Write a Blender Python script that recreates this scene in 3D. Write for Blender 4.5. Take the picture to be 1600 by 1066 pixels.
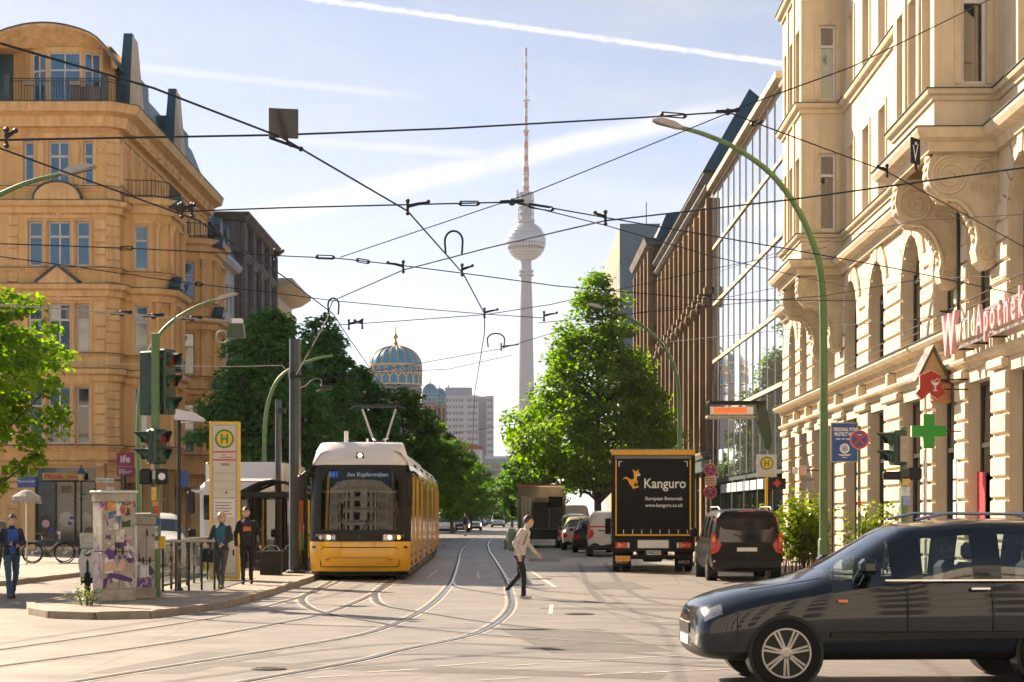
import bpy, bmesh, math, random
import numpy as np
from mathutils import Vector, Matrix
R = math.radians
scene = bpy.context.scene
for o in list(bpy.data.objects): bpy.data.objects.remove(o)
random.seed(7); rng = np.random.default_rng(7)

# ------------------------------------------------------------------ camera
F, CAMH, HY = 3000.0, 1.75, 803.0          # focal length in photo pixels, eye height, horizon row
cam = bpy.data.objects.new('camera', bpy.data.cameras.new('camera'))
scene.collection.objects.link(cam); scene.camera = cam
cam.location = (0, 0, CAMH); cam.rotation_euler = (R(90), 0, 0)
cam.data.sensor_width = 36; cam.data.lens = F / 1600 * 36
cam.data.shift_y = (HY - 533) / 1600
cam.data.clip_start = 0.5; cam.data.clip_end = 9000

def PX(px, py, Y): return Vector(((px - 800) / F * Y, Y, CAMH + (HY - py) / F * Y))
def GD(px, py, z=0.0):
    Y = F * (CAMH - z) / (py - HY); return Vector(((px - 800) / F * Y, Y, z))

# ------------------------------------------------------------------ sky, sun, exposure
SUN_AZ, SUN_EL = 40.0, 32.0                # degrees left of the view direction, degrees above the horizon
sd = Vector((-math.sin(R(SUN_AZ)) * math.cos(R(SUN_EL)), math.cos(R(SUN_AZ)) * math.cos(R(SUN_EL)), math.sin(R(SUN_EL))))
world = bpy.data.worlds.new('World'); scene.world = world; world.use_nodes = True
nt = world.node_tree; nt.nodes.clear()
def N(nt, t, **kw):
    n = nt.nodes.new(t)
    for k, v in kw.items():
        if k.startswith('i_'): n.inputs[k[2:].replace('_', ' ')].default_value = v
        elif k[0] == 'n' and k[1:].isdigit(): n.inputs[int(k[1:])].default_value = v
        else: setattr(n, k, v)
    return n
sky = N(nt, 'ShaderNodeTexSky', sky_type='NISHITA', sun_disc=False, sun_elevation=R(SUN_EL), sun_rotation=R(-SUN_AZ))
sky.altitude = 40; sky.air_density = .50; sky.dust_density = .40; sky.ozone_density = .7
tc = N(nt, 'ShaderNodeTexCoord')
def W_math(op, a, b=None, c=None):
    n = N(nt, 'ShaderNodeMath', operation=op)
    for i, v in enumerate((a, b, c)):
        if v is None: continue
        if isinstance(v, (int, float)): n.inputs[i].default_value = v
        else: nt.links.new(v, n.inputs[i])
    return n.outputs[0]
def W_dot(vec):
    n = N(nt, 'ShaderNodeVectorMath', operation='DOT_PRODUCT'); nt.links.new(tc.outputs['Generated'], n.inputs[0]); n.inputs[1].default_value = vec
    return n.outputs['Value']
def W_map(v, a, b, c=0.0, d=1.0, smooth=True):
    n = N(nt, 'ShaderNodeMapRange', interpolation_type='SMOOTHSTEP' if smooth else 'LINEAR')
    nt.links.new(v, n.inputs[0])
    for i, x in enumerate((a, b, c, d)): n.inputs[i + 1].default_value = x
    return n.outputs[0]
def W_noise(scale, detail=5, rough=.6):
    n = N(nt, 'ShaderNodeTexNoise', i_Scale=scale, i_Detail=detail, i_Roughness=rough); nt.links.new(tc.outputs['Generated'], n.inputs['Vector']); return n.outputs[0]
dirv = lambda px, py: Vector(((px - 800) / F, 1, (HY - py) / F)).normalized()
def contrail(p, q, width, strength, nscale, namp, soft=.6, fade=.03):
    a, b = dirv(*p), dirv(*q); n = a.cross(b).normalized(); t = (b - a).normalized()
    d = W_math('ADD', W_dot(n), W_math('MULTIPLY', W_math('SUBTRACT', W_noise(nscale), .5), namp))
    m = W_map(W_math('ABSOLUTE', d), width, width * (1 - soft), 0, 1)
    s = W_dot(t)
    e0, e1 = a.dot(t), b.dot(t)
    m = W_math('MULTIPLY', m, W_map(s, e0 - fade, e0 + fade)); m = W_math('MULTIPLY', m, W_map(s, e1 + fade, e1 - fade))
    return W_math('MULTIPLY', m, W_math('MULTIPLY', W_map(W_noise(nscale * .6), .25, .6, .55, 1.0), strength))
trails = [contrail((300, -28), (1500, 138), .0020, .85, 260, .0026, .75, .03),
          contrail((340, 352), (1130, 172), .0080, .7, 40, .004, .85, .03),
          contrail((150, 98), (640, 150), .003, .32, 60, .002, .9, .02),
          contrail((430, 216), (790, 245), .0035, .34, 60, .003, .9, .02),
          contrail((880, 300), (1300, 330), .012, .22, 25, .008, 1.0, .03)]
mask = trails[0]
for t_ in trails[1:]: mask = W_math('MAXIMUM', mask, t_)
mp = N(nt, 'ShaderNodeMapping'); mp.inputs['Scale'].default_value = (2.2, 2.2, 9); nt.links.new(tc.outputs['Generated'], mp.inputs[0])
cn = N(nt, 'ShaderNodeTexNoise', i_Scale=3.0, i_Detail=6, i_Roughness=.62); nt.links.new(mp.outputs[0], cn.inputs['Vector'])
cirrus = W_map(cn.outputs[0], .35, .75, .12, .44)
cx = N(nt, 'ShaderNodeMix', data_type='RGBA'); nt.links.new(cirrus, cx.inputs[0]); nt.links.new(sky.outputs[0], cx.inputs[6]); cx.inputs[7].default_value = (4.6, 4.85, 4.85, 1)
mx = N(nt, 'ShaderNodeMix', data_type='RGBA'); nt.links.new(mask, mx.inputs[0]); nt.links.new(cx.outputs[2], mx.inputs[6])
mx.inputs[7].default_value = (6.6, 6.6, 6.6, 1)
bg = N(nt, 'ShaderNodeBackground'); bg.inputs[1].default_value = .05
nt.links.new(mx.outputs[2], bg.inputs[0]); nt.links.new(bg.outputs[0], N(nt, 'ShaderNodeOutputWorld').inputs[0])
sun = bpy.data.objects.new('sun', bpy.data.lights.new('sun', 'SUN')); scene.collection.objects.link(sun)
sun.data.energy = 5.0; sun.data.angle = R(.6); sun.data.color = (1, .80, .58)
sun.rotation_euler = (-sd).to_track_quat('-Z', 'Y').to_euler(); sun.location = (-30, 60, 60)
vs = scene.view_settings; vs.view_transform = 'Standard'; vs.look = 'None'; vs.gamma = 1; vs.use_curve_mapping = False; vs.exposure = 1.66
scene.render.engine = 'CYCLES'
cy = scene.cycles; cy.use_denoising = True; cy.max_bounces = 6; cy.diffuse_bounces = 3; cy.glossy_bounces = 3; cy.transparent_max_bounces = 10; cy.use_adaptive_sampling = True; cy.adaptive_threshold = .02; cy.volume_bounces = 0
cy.transmission_bounces = 4; cy.sample_clamp_indirect = 8; cy.caustics_reflective = False; cy.caustics_refractive = False

# ------------------------------------------------------------------ helpers
C = scene.collection
class MB:
    """collects faces; build() links them as one mesh object"""
    def __init__(s, M=None): s.v = []; s.f = []; s.m = []; s.M = M
    def add(s, vs, fs, mi=0):
        o = len(s.v)
        if s.M is None: s.v += [tuple(v) for v in vs]
        else: s.v += [tuple(s.M @ Vector(v)) for v in vs]
        s.f += [[i + o for i in f] for f in fs]; s.m += [mi] * len(fs); return s
    def box(s, x0, x1, y0, y1, z0, z1, mi=0):
        return s.add([(x0,y0,z0),(x1,y0,z0),(x1,y1,z0),(x0,y1,z0),(x0,y0,z1),(x1,y0,z1),(x1,y1,z1),(x0,y1,z1)],
              [(0,3,2,1),(4,5,6,7),(0,1,5,4),(1,2,6,5),(2,3,7,6),(3,0,4,7)], mi)
    def cbox(s, x0, x1, y0, y1, z0, z1, b=.02, mi=0):
        """box with chamfered edges"""
        V = []; idx = {}
        for ix, (x, sx) in enumerate(((x0,1),(x1,-1))):
            for iy, (y, sy) in enumerate(((y0,1),(y1,-1))):
                for iz, (z, sz) in enumerate(((z0,1),(z1,-1))):
                    for a, p in enumerate(((x,y+sy*b,z+sz*b),(x+sx*b,y,z+sz*b),(x+sx*b,y+sy*b,z))):
                        idx[ix,iy,iz,a] = len(V); V.append(p)
        Fc = []
        for i in (0,1):
            q=[idx[i,0,0,0],idx[i,1,0,0],idx[i,1,1,0],idx[i,0,1,0]]; Fc.append(q if i else q[::-1])
            q=[idx[0,i,0,1],idx[1,i,0,1],idx[1,i,1,1],idx[0,i,1,1]]; Fc.append(q[::-1] if i else q)
            q=[idx[0,0,i,2],idx[1,0,i,2],idx[1,1,i,2],idx[0,1,i,2]]; Fc.append(q if i else q[::-1])
        for i in (0,1):
            for j in (0,1):
                q=[idx[i,j,0,0],idx[i,j,1,0],idx[i,j,1,1],idx[i,j,0,1]]; Fc.append(q if i==j else q[::-1])
                q=[idx[i,0,j,0],idx[i,1,j,0],idx[i,1,j,2],idx[i,0,j,2]]; Fc.append(q[::-1] if i==j else q)
                q=[idx[0,i,j,1],idx[1,i,j,1],idx[1,i,j,2],idx[0,i,j,2]]; Fc.append(q if i==j else q[::-1])
                for k in (0,1):
                    q=[idx[i,j,k,0],idx[i,j,k,1],idx[i,j,k,2]]; Fc.append(q if (i+j+k)%2==0 else q[::-1])
        return s.add(V, Fc, mi)
    def prism(s, pts, d0, d1, axis='y', mi=0):
        """polygon pts extruded from d0 to d1; axis y: pts are (x,z); x: (y,z); z: (x,y)"""
        g = {'y': lambda a,b,d:(a,d,b), 'x': lambda a,b,d:(d,a,b), 'z': lambda a,b,d:(a,b,d)}[axis]
        n = len(pts); V = [g(a,b,d0) for a,b in pts] + [g(a,b,d1) for a,b in pts]
        Fc = [list(range(n)), list(range(2*n-1, n-1, -1))] + [(i, i+n, (i+1)%n+n, (i+1)%n) for i in range(n)]
        return s.add(V, Fc, mi)
    def tube(s, pts, r, n=6, mi=0, cap=True, flat=1.0):
        pts = [Vector(p) for p in pts]; k = len(pts); rs = r if isinstance(r, (list, tuple)) else [r]*k
        V = []; Fc = []; up = None
        for i, p in enumerate(pts):
            t = (pts[min(i+1,k-1)] - pts[max(i-1,0)]).normalized()
            if up is None:
                up = Vector((0,0,1)) if abs(t.z) < .9 else Vector((1,0,0))
            a = t.cross(up).normalized()
            if a.length < .1: a = t.orthogonal().normalized()
            b = a.cross(t).normalized(); up = b
            for j in range(n):
                th = 2*math.pi*j/n; V.append(p + a*(math.cos(th)*rs[i]) + b*(math.sin(th)*rs[i]*flat))
        for i in range(k-1):
            for j in range(n):
                Fc.append((i*n+j, i*n+(j+1)%n, (i+1)*n+(j+1)%n, (i+1)*n+j))
        if cap: Fc += [list(range(n-1,-1,-1)), list(range((k-1)*n, k*n))]
        return s.add(V, Fc, mi)
    def lathe(s, prof, n=20, mi=0, c=(0,0,0), sx=1, sy=1, cap=True):
        V = []; Fc = []; k = len(prof)
        for r, z in prof:
            for j in range(n):
                th = 2*math.pi*j/n; V.append((c[0]+r*sx*math.cos(th), c[1]+r*sy*math.sin(th), c[2]+z))
        for i in range(k-1):
            for j in range(n): Fc.append((i*n+j, i*n+(j+1)%n, (i+1)*n+(j+1)%n, (i+1)*n+j))
        if cap: Fc += [list(range(n-1,-1,-1)), list(range((k-1)*n, k*n))]
        return s.add(V, Fc, mi)
    def disc(s, c, r, axis='y', n=24, d=.01, mi=0, r2=None):
        c = Vector(c); g = {'y': lambda a,b,e: c+Vector((a,e,b)), 'x': lambda a,b,e: c+Vector((e,a,b)), 'z': lambda a,b,e: c+Vector((a,b,e))}[axis]
        o = [(math.cos(2*math.pi*i/n), math.sin(2*math.pi*i/n)) for i in range(n)]
        if r2 is None:
            V = [g(r*a,r*b,0) for a,b in o]+[g(r*a,r*b,d) for a,b in o]
            return s.add(V, [list(range(n)), list(range(2*n-1,n-1,-1))]+[(i,i+n,(i+1)%n+n,(i+1)%n) for i in range(n)], mi)
        V = [g(q*a,q*b,e) for q,e in ((r,0),(r,d),(r2,d),(r2,0)) for a,b in o]
        return s.add(V, [(k*n+i, ((k+1)%4)*n+i, ((k+1)%4)*n+(i+1)%n, k*n+(i+1)%n) for k in range(4) for i in range(n)], mi)
    def sphere(s, c, r, n=10, m=7, mi=0, sc=(1,1,1)):
        V=[];Fc=[]
        for i in range(m+1):
            ph=math.pi*i/m
            for j in range(n):
                th=2*math.pi*j/n; V.append((c[0]+r*sc[0]*math.sin(ph)*math.cos(th), c[1]+r*sc[1]*math.sin(ph)*math.sin(th), c[2]+r*sc[2]*math.cos(ph)))
        for i in range(m):
            for j in range(n): Fc.append((i*n+j,(i+1)*n+j,(i+1)*n+(j+1)%n,i*n+(j+1)%n))
        return s.add(V,Fc,mi)
    def sweep(s, path, prof, mi=0, closed=False):
        """profile [(outward,z)] swept along plan path [(x,y)]; outward is to the right of travel"""
        n=len(path); P=[Vector(p) for p in path]; V=[]; Fc=[]; k=len(prof)
        for i in range(n):
            if closed: t0=(P[i]-P[i-1]).normalized(); t1=(P[(i+1)%n]-P[i]).normalized()
            else:
                t1=(P[min(i+1,n-1)]-P[min(i,n-2)]).normalized(); t0=(P[max(i,1)]-P[max(i-1,0)]).normalized()
            n0=Vector((t0.y,-t0.x)); n1=Vector((t1.y,-t1.x)); m=(n0+n1); m=m/max(m.dot(n0),.2)
            for d,z in prof: V.append((P[i].x+m.x*d, P[i].y+m.y*d, z))
        for i in range(n if closed else n-1):
            a=i*k; b=((i+1)%n)*k
            for j in range(k): Fc.append((a+j,b+j,b+(j+1)%k,a+(j+1)%k))
        if not closed: Fc+=[list(range(k)), list(range(n*k-1,(n-1)*k-1,-1))]
        return s.add(V,Fc,mi)
    def mesh(s, name, mats, smooth=None, fix=True):
        me = bpy.data.meshes.new(name); me.from_pydata(s.v, [], s.f)
        for m in (mats if isinstance(mats, (list, tuple)) else [mats]): me.materials.append(m)
        if any(s.m): me.polygons.foreach_set('material_index', s.m)
        if fix:
            bm = bmesh.new(); bm.from_mesh(me); bmesh.ops.recalc_face_normals(bm, faces=bm.faces); bm.to_mesh(me); bm.free()
        if smooth is not None:
            me.polygons.foreach_set('use_smooth', [True]*len(me.polygons)); me.set_sharp_from_angle(angle=R(smooth))
        me.update(); return me
    def build(s, name, mats, parent=None, smooth=None, M=None, fix=True):
        return put(name, s.mesh(name, mats, smooth, fix), parent, M)
def put(name, me, parent=None, M=None):
    o = bpy.data.objects.new(name, me); C.objects.link(o)
    if parent is not None: o.parent = parent
    if M is not None: o.matrix_local = M
    return o
def tag(o, label=None, cat=None, group=None, kind=None):
    for k, v in (('label',label),('category',cat),('group',group),('kind',kind)):
        if v: o[k] = v
    return o
def thing(name, label, cat, loc=(0,0,0), rz=0, group=None, scale=1):
    o = bpy.data.objects.new(name, None); C.objects.link(o); o.location = loc; o.rotation_euler = (0,0,rz); o.scale = (scale,)*3
    o.empty_display_size = .3
    return tag(o, label, cat, group)
def copy_tree(o, parent=None):
    c = o.copy(); C.objects.link(c); c.parent = parent
    for ch in o.children: copy_tree(ch, c)
    return c
T = Matrix.Translation
def RZ(a): return Matrix.Rotation(a, 4, 'Z')

# ------------------------------------------------------------------ materials
def mat(name, col, rough=.6, metal=0.0, var=.12, scale=2.0, bump=0.0, bscale=60.0, spec=.5, coat=0.0, emis=0.0, ior=None, streak=0.0, col2=None, transl=0.0, grime=None):
    m = bpy.data.materials.new(name); m.use_nodes = True; nt = m.node_tree; b = nt.nodes['Principled BSDF']
    b.inputs['Roughness'].default_value = rough; b.inputs['Metallic'].default_value = metal
    b.inputs['Specular IOR Level'].default_value = spec; b.inputs['Coat Weight'].default_value = coat; b.inputs['Coat Roughness'].default_value = .04
    if ior: b.inputs['IOR'].default_value = ior
    L = nt.links.new
    geo = N(nt, 'ShaderNodeNewGeometry')
    last = None
    if var or col2:
        n1 = N(nt, 'ShaderNodeTexNoise', i_Scale=scale, i_Detail=6, i_Roughness=.65); L(geo.outputs['Position'], n1.inputs['Vector'])
        mr = N(nt, 'ShaderNodeMapRange', n1=.3, n2=.7); L(n1.outputs[0], mr.inputs[0])
        mx = N(nt, 'ShaderNodeMix', data_type='RGBA'); L(mr.outputs[0], mx.inputs[0])
        mx.inputs[6].default_value = (*[c*(1-var) for c in col], 1)
        mx.inputs[7].default_value = (*(col2 if col2 else [min(1,c*(1+var)) for c in col]), 1); last = mx.outputs[2]
        if streak:
            mp = N(nt, 'ShaderNodeMapping'); mp.inputs['Scale'].default_value = (3.5,3.5,.25); L(geo.outputs['Position'], mp.inputs[0])
            n2 = N(nt, 'ShaderNodeTexNoise', i_Scale=1.0, i_Detail=5, i_Roughness=.6); L(mp.outputs[0], n2.inputs['Vector'])
            m2 = N(nt, 'ShaderNodeMapRange', n1=.42, n2=.72, n3=0.0, n4=streak); L(n2.outputs[0], m2.inputs[0])
            x2 = N(nt, 'ShaderNodeMix', data_type='RGBA'); L(m2.outputs[0], x2.inputs[0]); L(last, x2.inputs[6])
            x2.inputs[7].default_value = (*(grime or [c*.35 for c in col]), 1); last = x2.outputs[2]
        L(last, b.inputs['Base Color'])
    else: b.inputs['Base Color'].default_value = (*col, 1)
    if bump:
        n3 = N(nt, 'ShaderNodeTexNoise', i_Scale=bscale, i_Detail=4); L(geo.outputs['Position'], n3.inputs['Vector'])
        bp = N(nt, 'ShaderNodeBump', i_Strength=bump, i_Distance=.02); L(n3.outputs[0], bp.inputs['Height']); L(bp.outputs[0], b.inputs['Normal'])
    if emis:
        b.inputs['Emission Color'].default_value = (*col, 1); b.inputs['Emission Strength'].default_value = emis
    if transl:
        tr = N(nt, 'ShaderNodeBsdfTranslucent'); ms = N(nt, 'ShaderNodeMixShader'); ms.inputs[0].default_value = transl
        if last is not None:
            hs = N(nt, 'ShaderNodeHueSaturation', i_Hue=.50, i_Saturation=1.2, i_Value=1.9); L(last, hs.inputs['Color']); L(hs.outputs[0], tr.inputs[0])
        else: tr.inputs[0].default_value = (*col, 1)
        L(b.outputs[0], ms.inputs[1]); L(tr.outputs[0], ms.inputs[2]); L(ms.outputs[0], nt.nodes['Material Output'].inputs[0])
    return m
def glass_tint(name, tint=(.25,.32,.34), rough=.02, base=.06):
    """thin tinted pane: transparent with a mirror reflection by Fresnel"""
    m = bpy.data.materials.new(name); m.use_nodes = True; nt = m.node_tree; nt.nodes.clear(); L = nt.links.new
    t = N(nt,'ShaderNodeBsdfTransparent'); t.inputs[0].default_value=(*tint,1)
    g = N(nt,'ShaderNodeBsdfGlossy'); g.inputs['Roughness'].default_value=rough; g.inputs[0].default_value=(.95,.97,1,1)
    f = N(nt,'ShaderNodeFresnel'); f.inputs[0].default_value=1.5
    a = N(nt,'ShaderNodeMath',operation='MULTIPLY_ADD'); L(f.outputs[0],a.inputs[0]); a.inputs[1].default_value=1.0; a.inputs[2].default_value=base
    x = N(nt,'ShaderNodeMixShader'); L(a.outputs[0],x.inputs[0]); L(t.outputs[0],x.inputs[1]); L(g.outputs[0],x.inputs[2])
    L(x.outputs[0], N(nt,'ShaderNodeOutputMaterial').inputs[0]); return m
M = {}
M['asphalt'] = None
M['yellow'] = mat('ochre_stucco', (.86,.54,.225), .8, var=.10, scale=.6, bump=.3, bscale=14, streak=.42, grime=(.46,.24,.09))
M['yellow_trim'] = mat('ochre_trim', (.88,.56,.26), .75, var=.14, scale=1.5, streak=.45, grime=(.42,.22,.09))
M['cream'] = mat('cream_stone', (.68,.57,.41), .8, var=.12, scale=.8, bump=.4, bscale=14, streak=.34, grime=(.36,.29,.20))
M['cream_trim'] = mat('cream_trim', (.66,.55,.39), .75, var=.14, scale=2, bump=.3, bscale=20, streak=.34, grime=(.36,.28,.18))
M['brown'] = mat('brown_stone', (.26,.17,.09), .8, var=.25, scale=.8, streak=.6, grime=(.08,.055,.035))
M['grey_stone'] = mat('weathered_grey', (.20,.19,.18), .85, var=.3, scale=.7, streak=.7, grime=(.07,.065,.06), bump=.2, bscale=10)
M['white_wall'] = mat('white_render', (.62,.63,.66), .8, var=.06, scale=.6, streak=.2, grime=(.4,.4,.42))
M['slate'] = mat('slate_roof', (.025,.075,.10), .45, var=.3, scale=3, bump=.2, bscale=12)
M['teal_metal'] = mat('teal_sheet_metal', (.012,.07,.13), .4, var=.15, scale=.5)
M['lead'] = mat('ledge_sheet', (.05,.07,.08), .5, var=.2, scale=3)
M['winframe'] = mat('white_window_frame', (.68,.66,.66), .5, var=.05)
M['darkframe'] = mat('dark_window_frame', (.03,.035,.04), .4, var=.1)
M['pane'] = mat('window_pane', (.012,.022,.028), .03, var=.4, scale=.7, ior=1.75)
M['pane_sky_tint'] = mat('sky_reflection_tint_pane', (.02,.13,.26), .03, var=.25, scale=.7, ior=2.1)  # blue of the mirrored sky is put into the pane colour
M['pane_curtain'] = mat('window_pane_with_blind', (.13,.21,.21), .05, var=.3, scale=1.5, ior=2.0)
M['pane_dark'] = mat('shop_pane', (.008,.011,.012), .04, var=.4, scale=.8, ior=1.6)
M['curtain_glass'] = mat('curtain_wall_pane', (.74,.79,.83), .012, metal=.92, var=.1, scale=.3)
M['alu'] = mat('aluminium', (.55,.55,.57), .35, metal=.8, var=.06)
M['steel'] = mat('polished_rail_steel', (.40,.41,.44), .28, metal=1.0, var=.12, scale=8)
M['iron'] = mat('black_iron', (.018,.02,.022), .45, metal=.3, var=.2, scale=8)
M['black_plastic'] = mat('black_plastic', (.010,.011,.012), .5, var=.2, scale=6, spec=.3)
M['rubber'] = mat('tyre_rubber', (.012,.012,.013), .85, var=.25, scale=20, spec=.15)
M['green_paint'] = mat('green_pole_paint', (.10,.19,.07), .5, var=.18, scale=4, streak=.3)
M['mast_grey'] = mat('mast_grey_paint', (.05,.065,.085), .4, metal=.3, var=.12, scale=3, streak=.3)
M['lamp_grey'] = mat('lamp_grey_paint', (.34,.33,.31), .45, metal=.3, var=.1, scale=4)
M['signal_green'] = mat('signal_dark_green', (.018,.05,.028), .4, var=.15, scale=5)
M['white_paint'] = mat('white_paint', (.72,.72,.72), .4, var=.04)
M['yellow_paint'] = mat('tram_yellow', (.80,.42,.012), .22, var=.04, scale=2, coat=.6)
M['bvg_yellow'] = mat('stop_yellow', (.78,.48,.02), .4, var=.06)
M['tram_white'] = mat('tram_cap_white', (.66,.66,.70), .3, var=.05, scale=2, coat=.3)
M['red'] = mat('sign_red', (.55,.03,.025), .4, var=.08)
M['dark_red'] = mat('apotheke_red', (.38,.015,.012), .35, var=.12, scale=4)
M['blue'] = mat('sign_blue', (.012,.07,.28), .4, var=.06)
M['green'] = mat('cross_green', (.01,.33,.03), .4, var=.06)
M['sign_green'] = mat('stop_sign_green', (.02,.24,.05), .4, var=.05)
M['pink'] = mat('neon_pink', (.80,.42,.46), .35, var=.06)
M['pale_letter'] = mat('pale_letter', (.62,.55,.47), .5, var=.06)
M['wire'] = mat('wire', (.025,.032,.042), .75, var=0, spec=.2)
M['wire_pale'] = mat('pale_cable', (.34,.35,.38), .6, var=0)
M['concrete'] = mat('concrete_kerb', (.30,.25,.20), .85, var=.25, scale=3, bump=.3, bscale=40)
M['skin'] = mat('skin', (.62,.38,.28), .55, var=.06, scale=20)
M['gold'] = mat('gilding', (.62,.38,.10), .35, metal=.5, var=.1, scale=.5)
M['interior'] = mat('interior_dark', (.03,.03,.032), .8, var=.2)
M['head_lamp'] = mat('lit_headlamp', (1,.86,.55), .3, var=0, emis=5)
M['amber_lamp'] = mat('amber_lamp', (1,.35,.05), .3, var=0, emis=1.2)
M['lamp_glass'] = mat('headlamp_glass', (.30,.31,.33), .10, metal=.7, var=.3, scale=25, coat=.8)
M['tail_red'] = mat('tail_lamp_red', (.50,.015,.015), .15, var=.1, coat=.5)
M['tail_amber'] = mat('tail_lamp_amber', (.75,.22,.02), .15, var=.1, coat=.5)
M['tint'] = glass_tint('tinted_glass', (.10,.13,.14))
M['clear'] = glass_tint('clear_glass', (.62,.70,.70), base=.03)
M['chrome'] = mat('chrome', (.75,.75,.76), .1, metal=1, var=0)
M['rim'] = mat('alloy_rim', (.35,.35,.36), .3, metal=.9, var=.1)

def text_mesh(s, size, depth=.004, align='CENTER', bold=0.0, sx=1.0):
    cu = bpy.data.curves.new('text', 'FONT'); cu.body = s; cu.size = size; cu.extrude = depth; cu.align_x = align; cu.align_y = 'CENTER'; cu.offset = bold
    cu.resolution_u = 3
    o = bpy.data.objects.new('text', cu); C.objects.link(o)
    bpy.context.view_layer.update()
    me = bpy.data.meshes.new_from_object(o.evaluated_get(bpy.context.evaluated_depsgraph_get()))
    bpy.data.objects.remove(o)
    me.transform(Matrix.Rotation(R(90), 4, 'X')); me.transform(Matrix.Diagonal((sx,1,1,1)))      # now reads along +x, up +z, faces -y
    me.name = 'lettering'; return me
def lettering(s, size, m, parent, loc, rz=0, depth=.004, align='CENTER', bold=0.0, sx=1.0, name='lettering'):
    me = text_mesh(s, size, depth, align, bold, sx); me.materials.clear(); me.materials.append(m)
    return put(name, me, parent, T(loc) @ RZ(rz))
# ================================================================== ground, road, rails, pavements
def asphalt_mat():
    m = bpy.data.materials.new('worn_asphalt'); m.use_nodes = True; nt = m.node_tree; b = nt.nodes['Principled BSDF']; L = nt.links.new
    geo = N(nt,'ShaderNodeNewGeometry')
    def noise(scale, detail=5, rough=.6, sc=None):
        n = N(nt,'ShaderNodeTexNoise', i_Scale=scale, i_Detail=detail, i_Roughness=rough)
        if sc:
            mp = N(nt,'ShaderNodeMapping'); mp.inputs['Scale'].default_value = sc; L(geo.outputs['Position'], mp.inputs[0]); L(mp.outputs[0], n.inputs['Vector'])
        else: L(geo.outputs['Position'], n.inputs['Vector'])
        return n.outputs[0]
    def mr(v,a,b_,c,d):
        n = N(nt,'ShaderNodeMapRange', n1=a, n2=b_, n3=c, n4=d); L(v, n.inputs[0]); return n.outputs[0]
    def mix(f, a, c):
        n = N(nt,'ShaderNodeMix', data_type='RGBA'); L(f, n.inputs[0])
        for i, v in ((6,a),(7,c)):
            if isinstance(v, tuple): n.inputs[i].default_value = v
            else: L(v, n.inputs[i])
        return n.outputs[2]
    c = mix(mr(noise(.35, 6, .65),.3,.7,0,1), (.140,.126,.116,1), (.225,.203,.187,1))
    c = mix(mr(noise(1.3, 6, .7, (.5,1.4,1)),.42,.62,0,.72), c, (.10,.092,.088,1))          # worn darker patches
    vor = N(nt,'ShaderNodeTexVoronoi', feature='DISTANCE_TO_EDGE', i_Scale=.22); L(geo.outputs['Position'], vor.inputs['Vector'])
    c = mix(mr(vor.outputs[0],.0,.006,.7,0), c, (.05,.045,.04,1))                          # tar seams
    c = mix(mr(noise(2.2,3,.5,(.12,2.2,1)),.62,.70,0,.35), c, (.29,.27,.25,1))             # pale tyre scuffs
    sp = noise(45, 3, .7); c = mix(mr(sp,.35,.75,0,.55), c, (.28,.26,.245,1))
    L(c, b.inputs['Base Color'])
    L(mr(noise(.8,5),.3,.7,.42,.62), b.inputs['Roughness']); b.inputs['Specular IOR Level'].default_value = .55
    bp = N(nt,'ShaderNodeBump', i_Strength=.45, i_Distance=.012); L(noise(70,4,.7), bp.inputs['Height']); L(bp.outputs[0], b.inputs['Normal'])
    return m
def paving_mat():
    m = bpy.data.materials.new('slab_paving'); m.use_nodes = True; nt = m.node_tree; b = nt.nodes['Principled BSDF']; L = nt.links.new
    geo = N(nt,'ShaderNodeNewGeometry')
    br = N(nt,'ShaderNodeTexBrick', i_Scale=1.0); br.inputs['Brick Width'].default_value=.5; br.inputs['Row Height'].default_value=.5; br.inputs['Mortar Size'].default_value=.012
    br.inputs['Color1'].default_value=(.26,.22,.18,1); br.inputs['Color2'].default_value=(.20,.17,.145,1); br.inputs['Mortar'].default_value=(.07,.06,.05,1)
    L(geo.outputs['Position'], br.inputs['Vector'])
    n = N(nt,'ShaderNodeTexNoise', i_Scale=1.2, i_Detail=6); L(geo.outputs['Position'], n.inputs['Vector'])
    mx = N(nt,'ShaderNodeMix', data_type='RGBA', blend_type='MULTIPLY'); mx.inputs[0].default_value=.6; L(br.outputs[0], mx.inputs[6]); L(n.outputs[0], mx.inputs[7])
    hs = N(nt,'ShaderNodeHueSaturation', i_Value=1.5); L(mx.outputs[2], hs.inputs['Color']); L(hs.outputs[0], b.inputs['Base Color'])
    b.inputs['Roughness'].default_value=.7
    bp = N(nt,'ShaderNodeBump', i_Strength=.3, i_Distance=.01); L(br.outputs['Fac'], bp.inputs['Height']); bp.invert=True; L(bp.outputs[0], b.inputs['Normal'])
    return m
M['asphalt'] = asphalt_mat(); M['paving'] = paving_mat()
M['earth'] = mat('earth', (.12,.10,.08), .9, var=.3, scale=.2)
M['seam'] = mat('rail_bed_mortar', (.31,.28,.25), .7, var=.4, scale=3, bump=.3, bscale=50)
M['groove'] = mat('rail_groove', (.02,.018,.016), .7, var=.3, scale=6)
M['marking'] = mat('road_paint', (.44,.41,.37), .6, var=.45, scale=5)

g = MB().add([(-4000,-1500,-.03),(4000,-1500,-.03),(4000,6000,-.03),(-4000,6000,-.03)], [(0,1,2,3)]).build('ground', M['earth'], fix=False); tag(g, kind='structure')
road = MB().add([(-90,-40,0),(90,-40,0),(90,420,0),(-90,420,0)], [(0,1,2,3)]).build('road', M['asphalt'], fix=False); tag(road, kind='structure')

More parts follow.
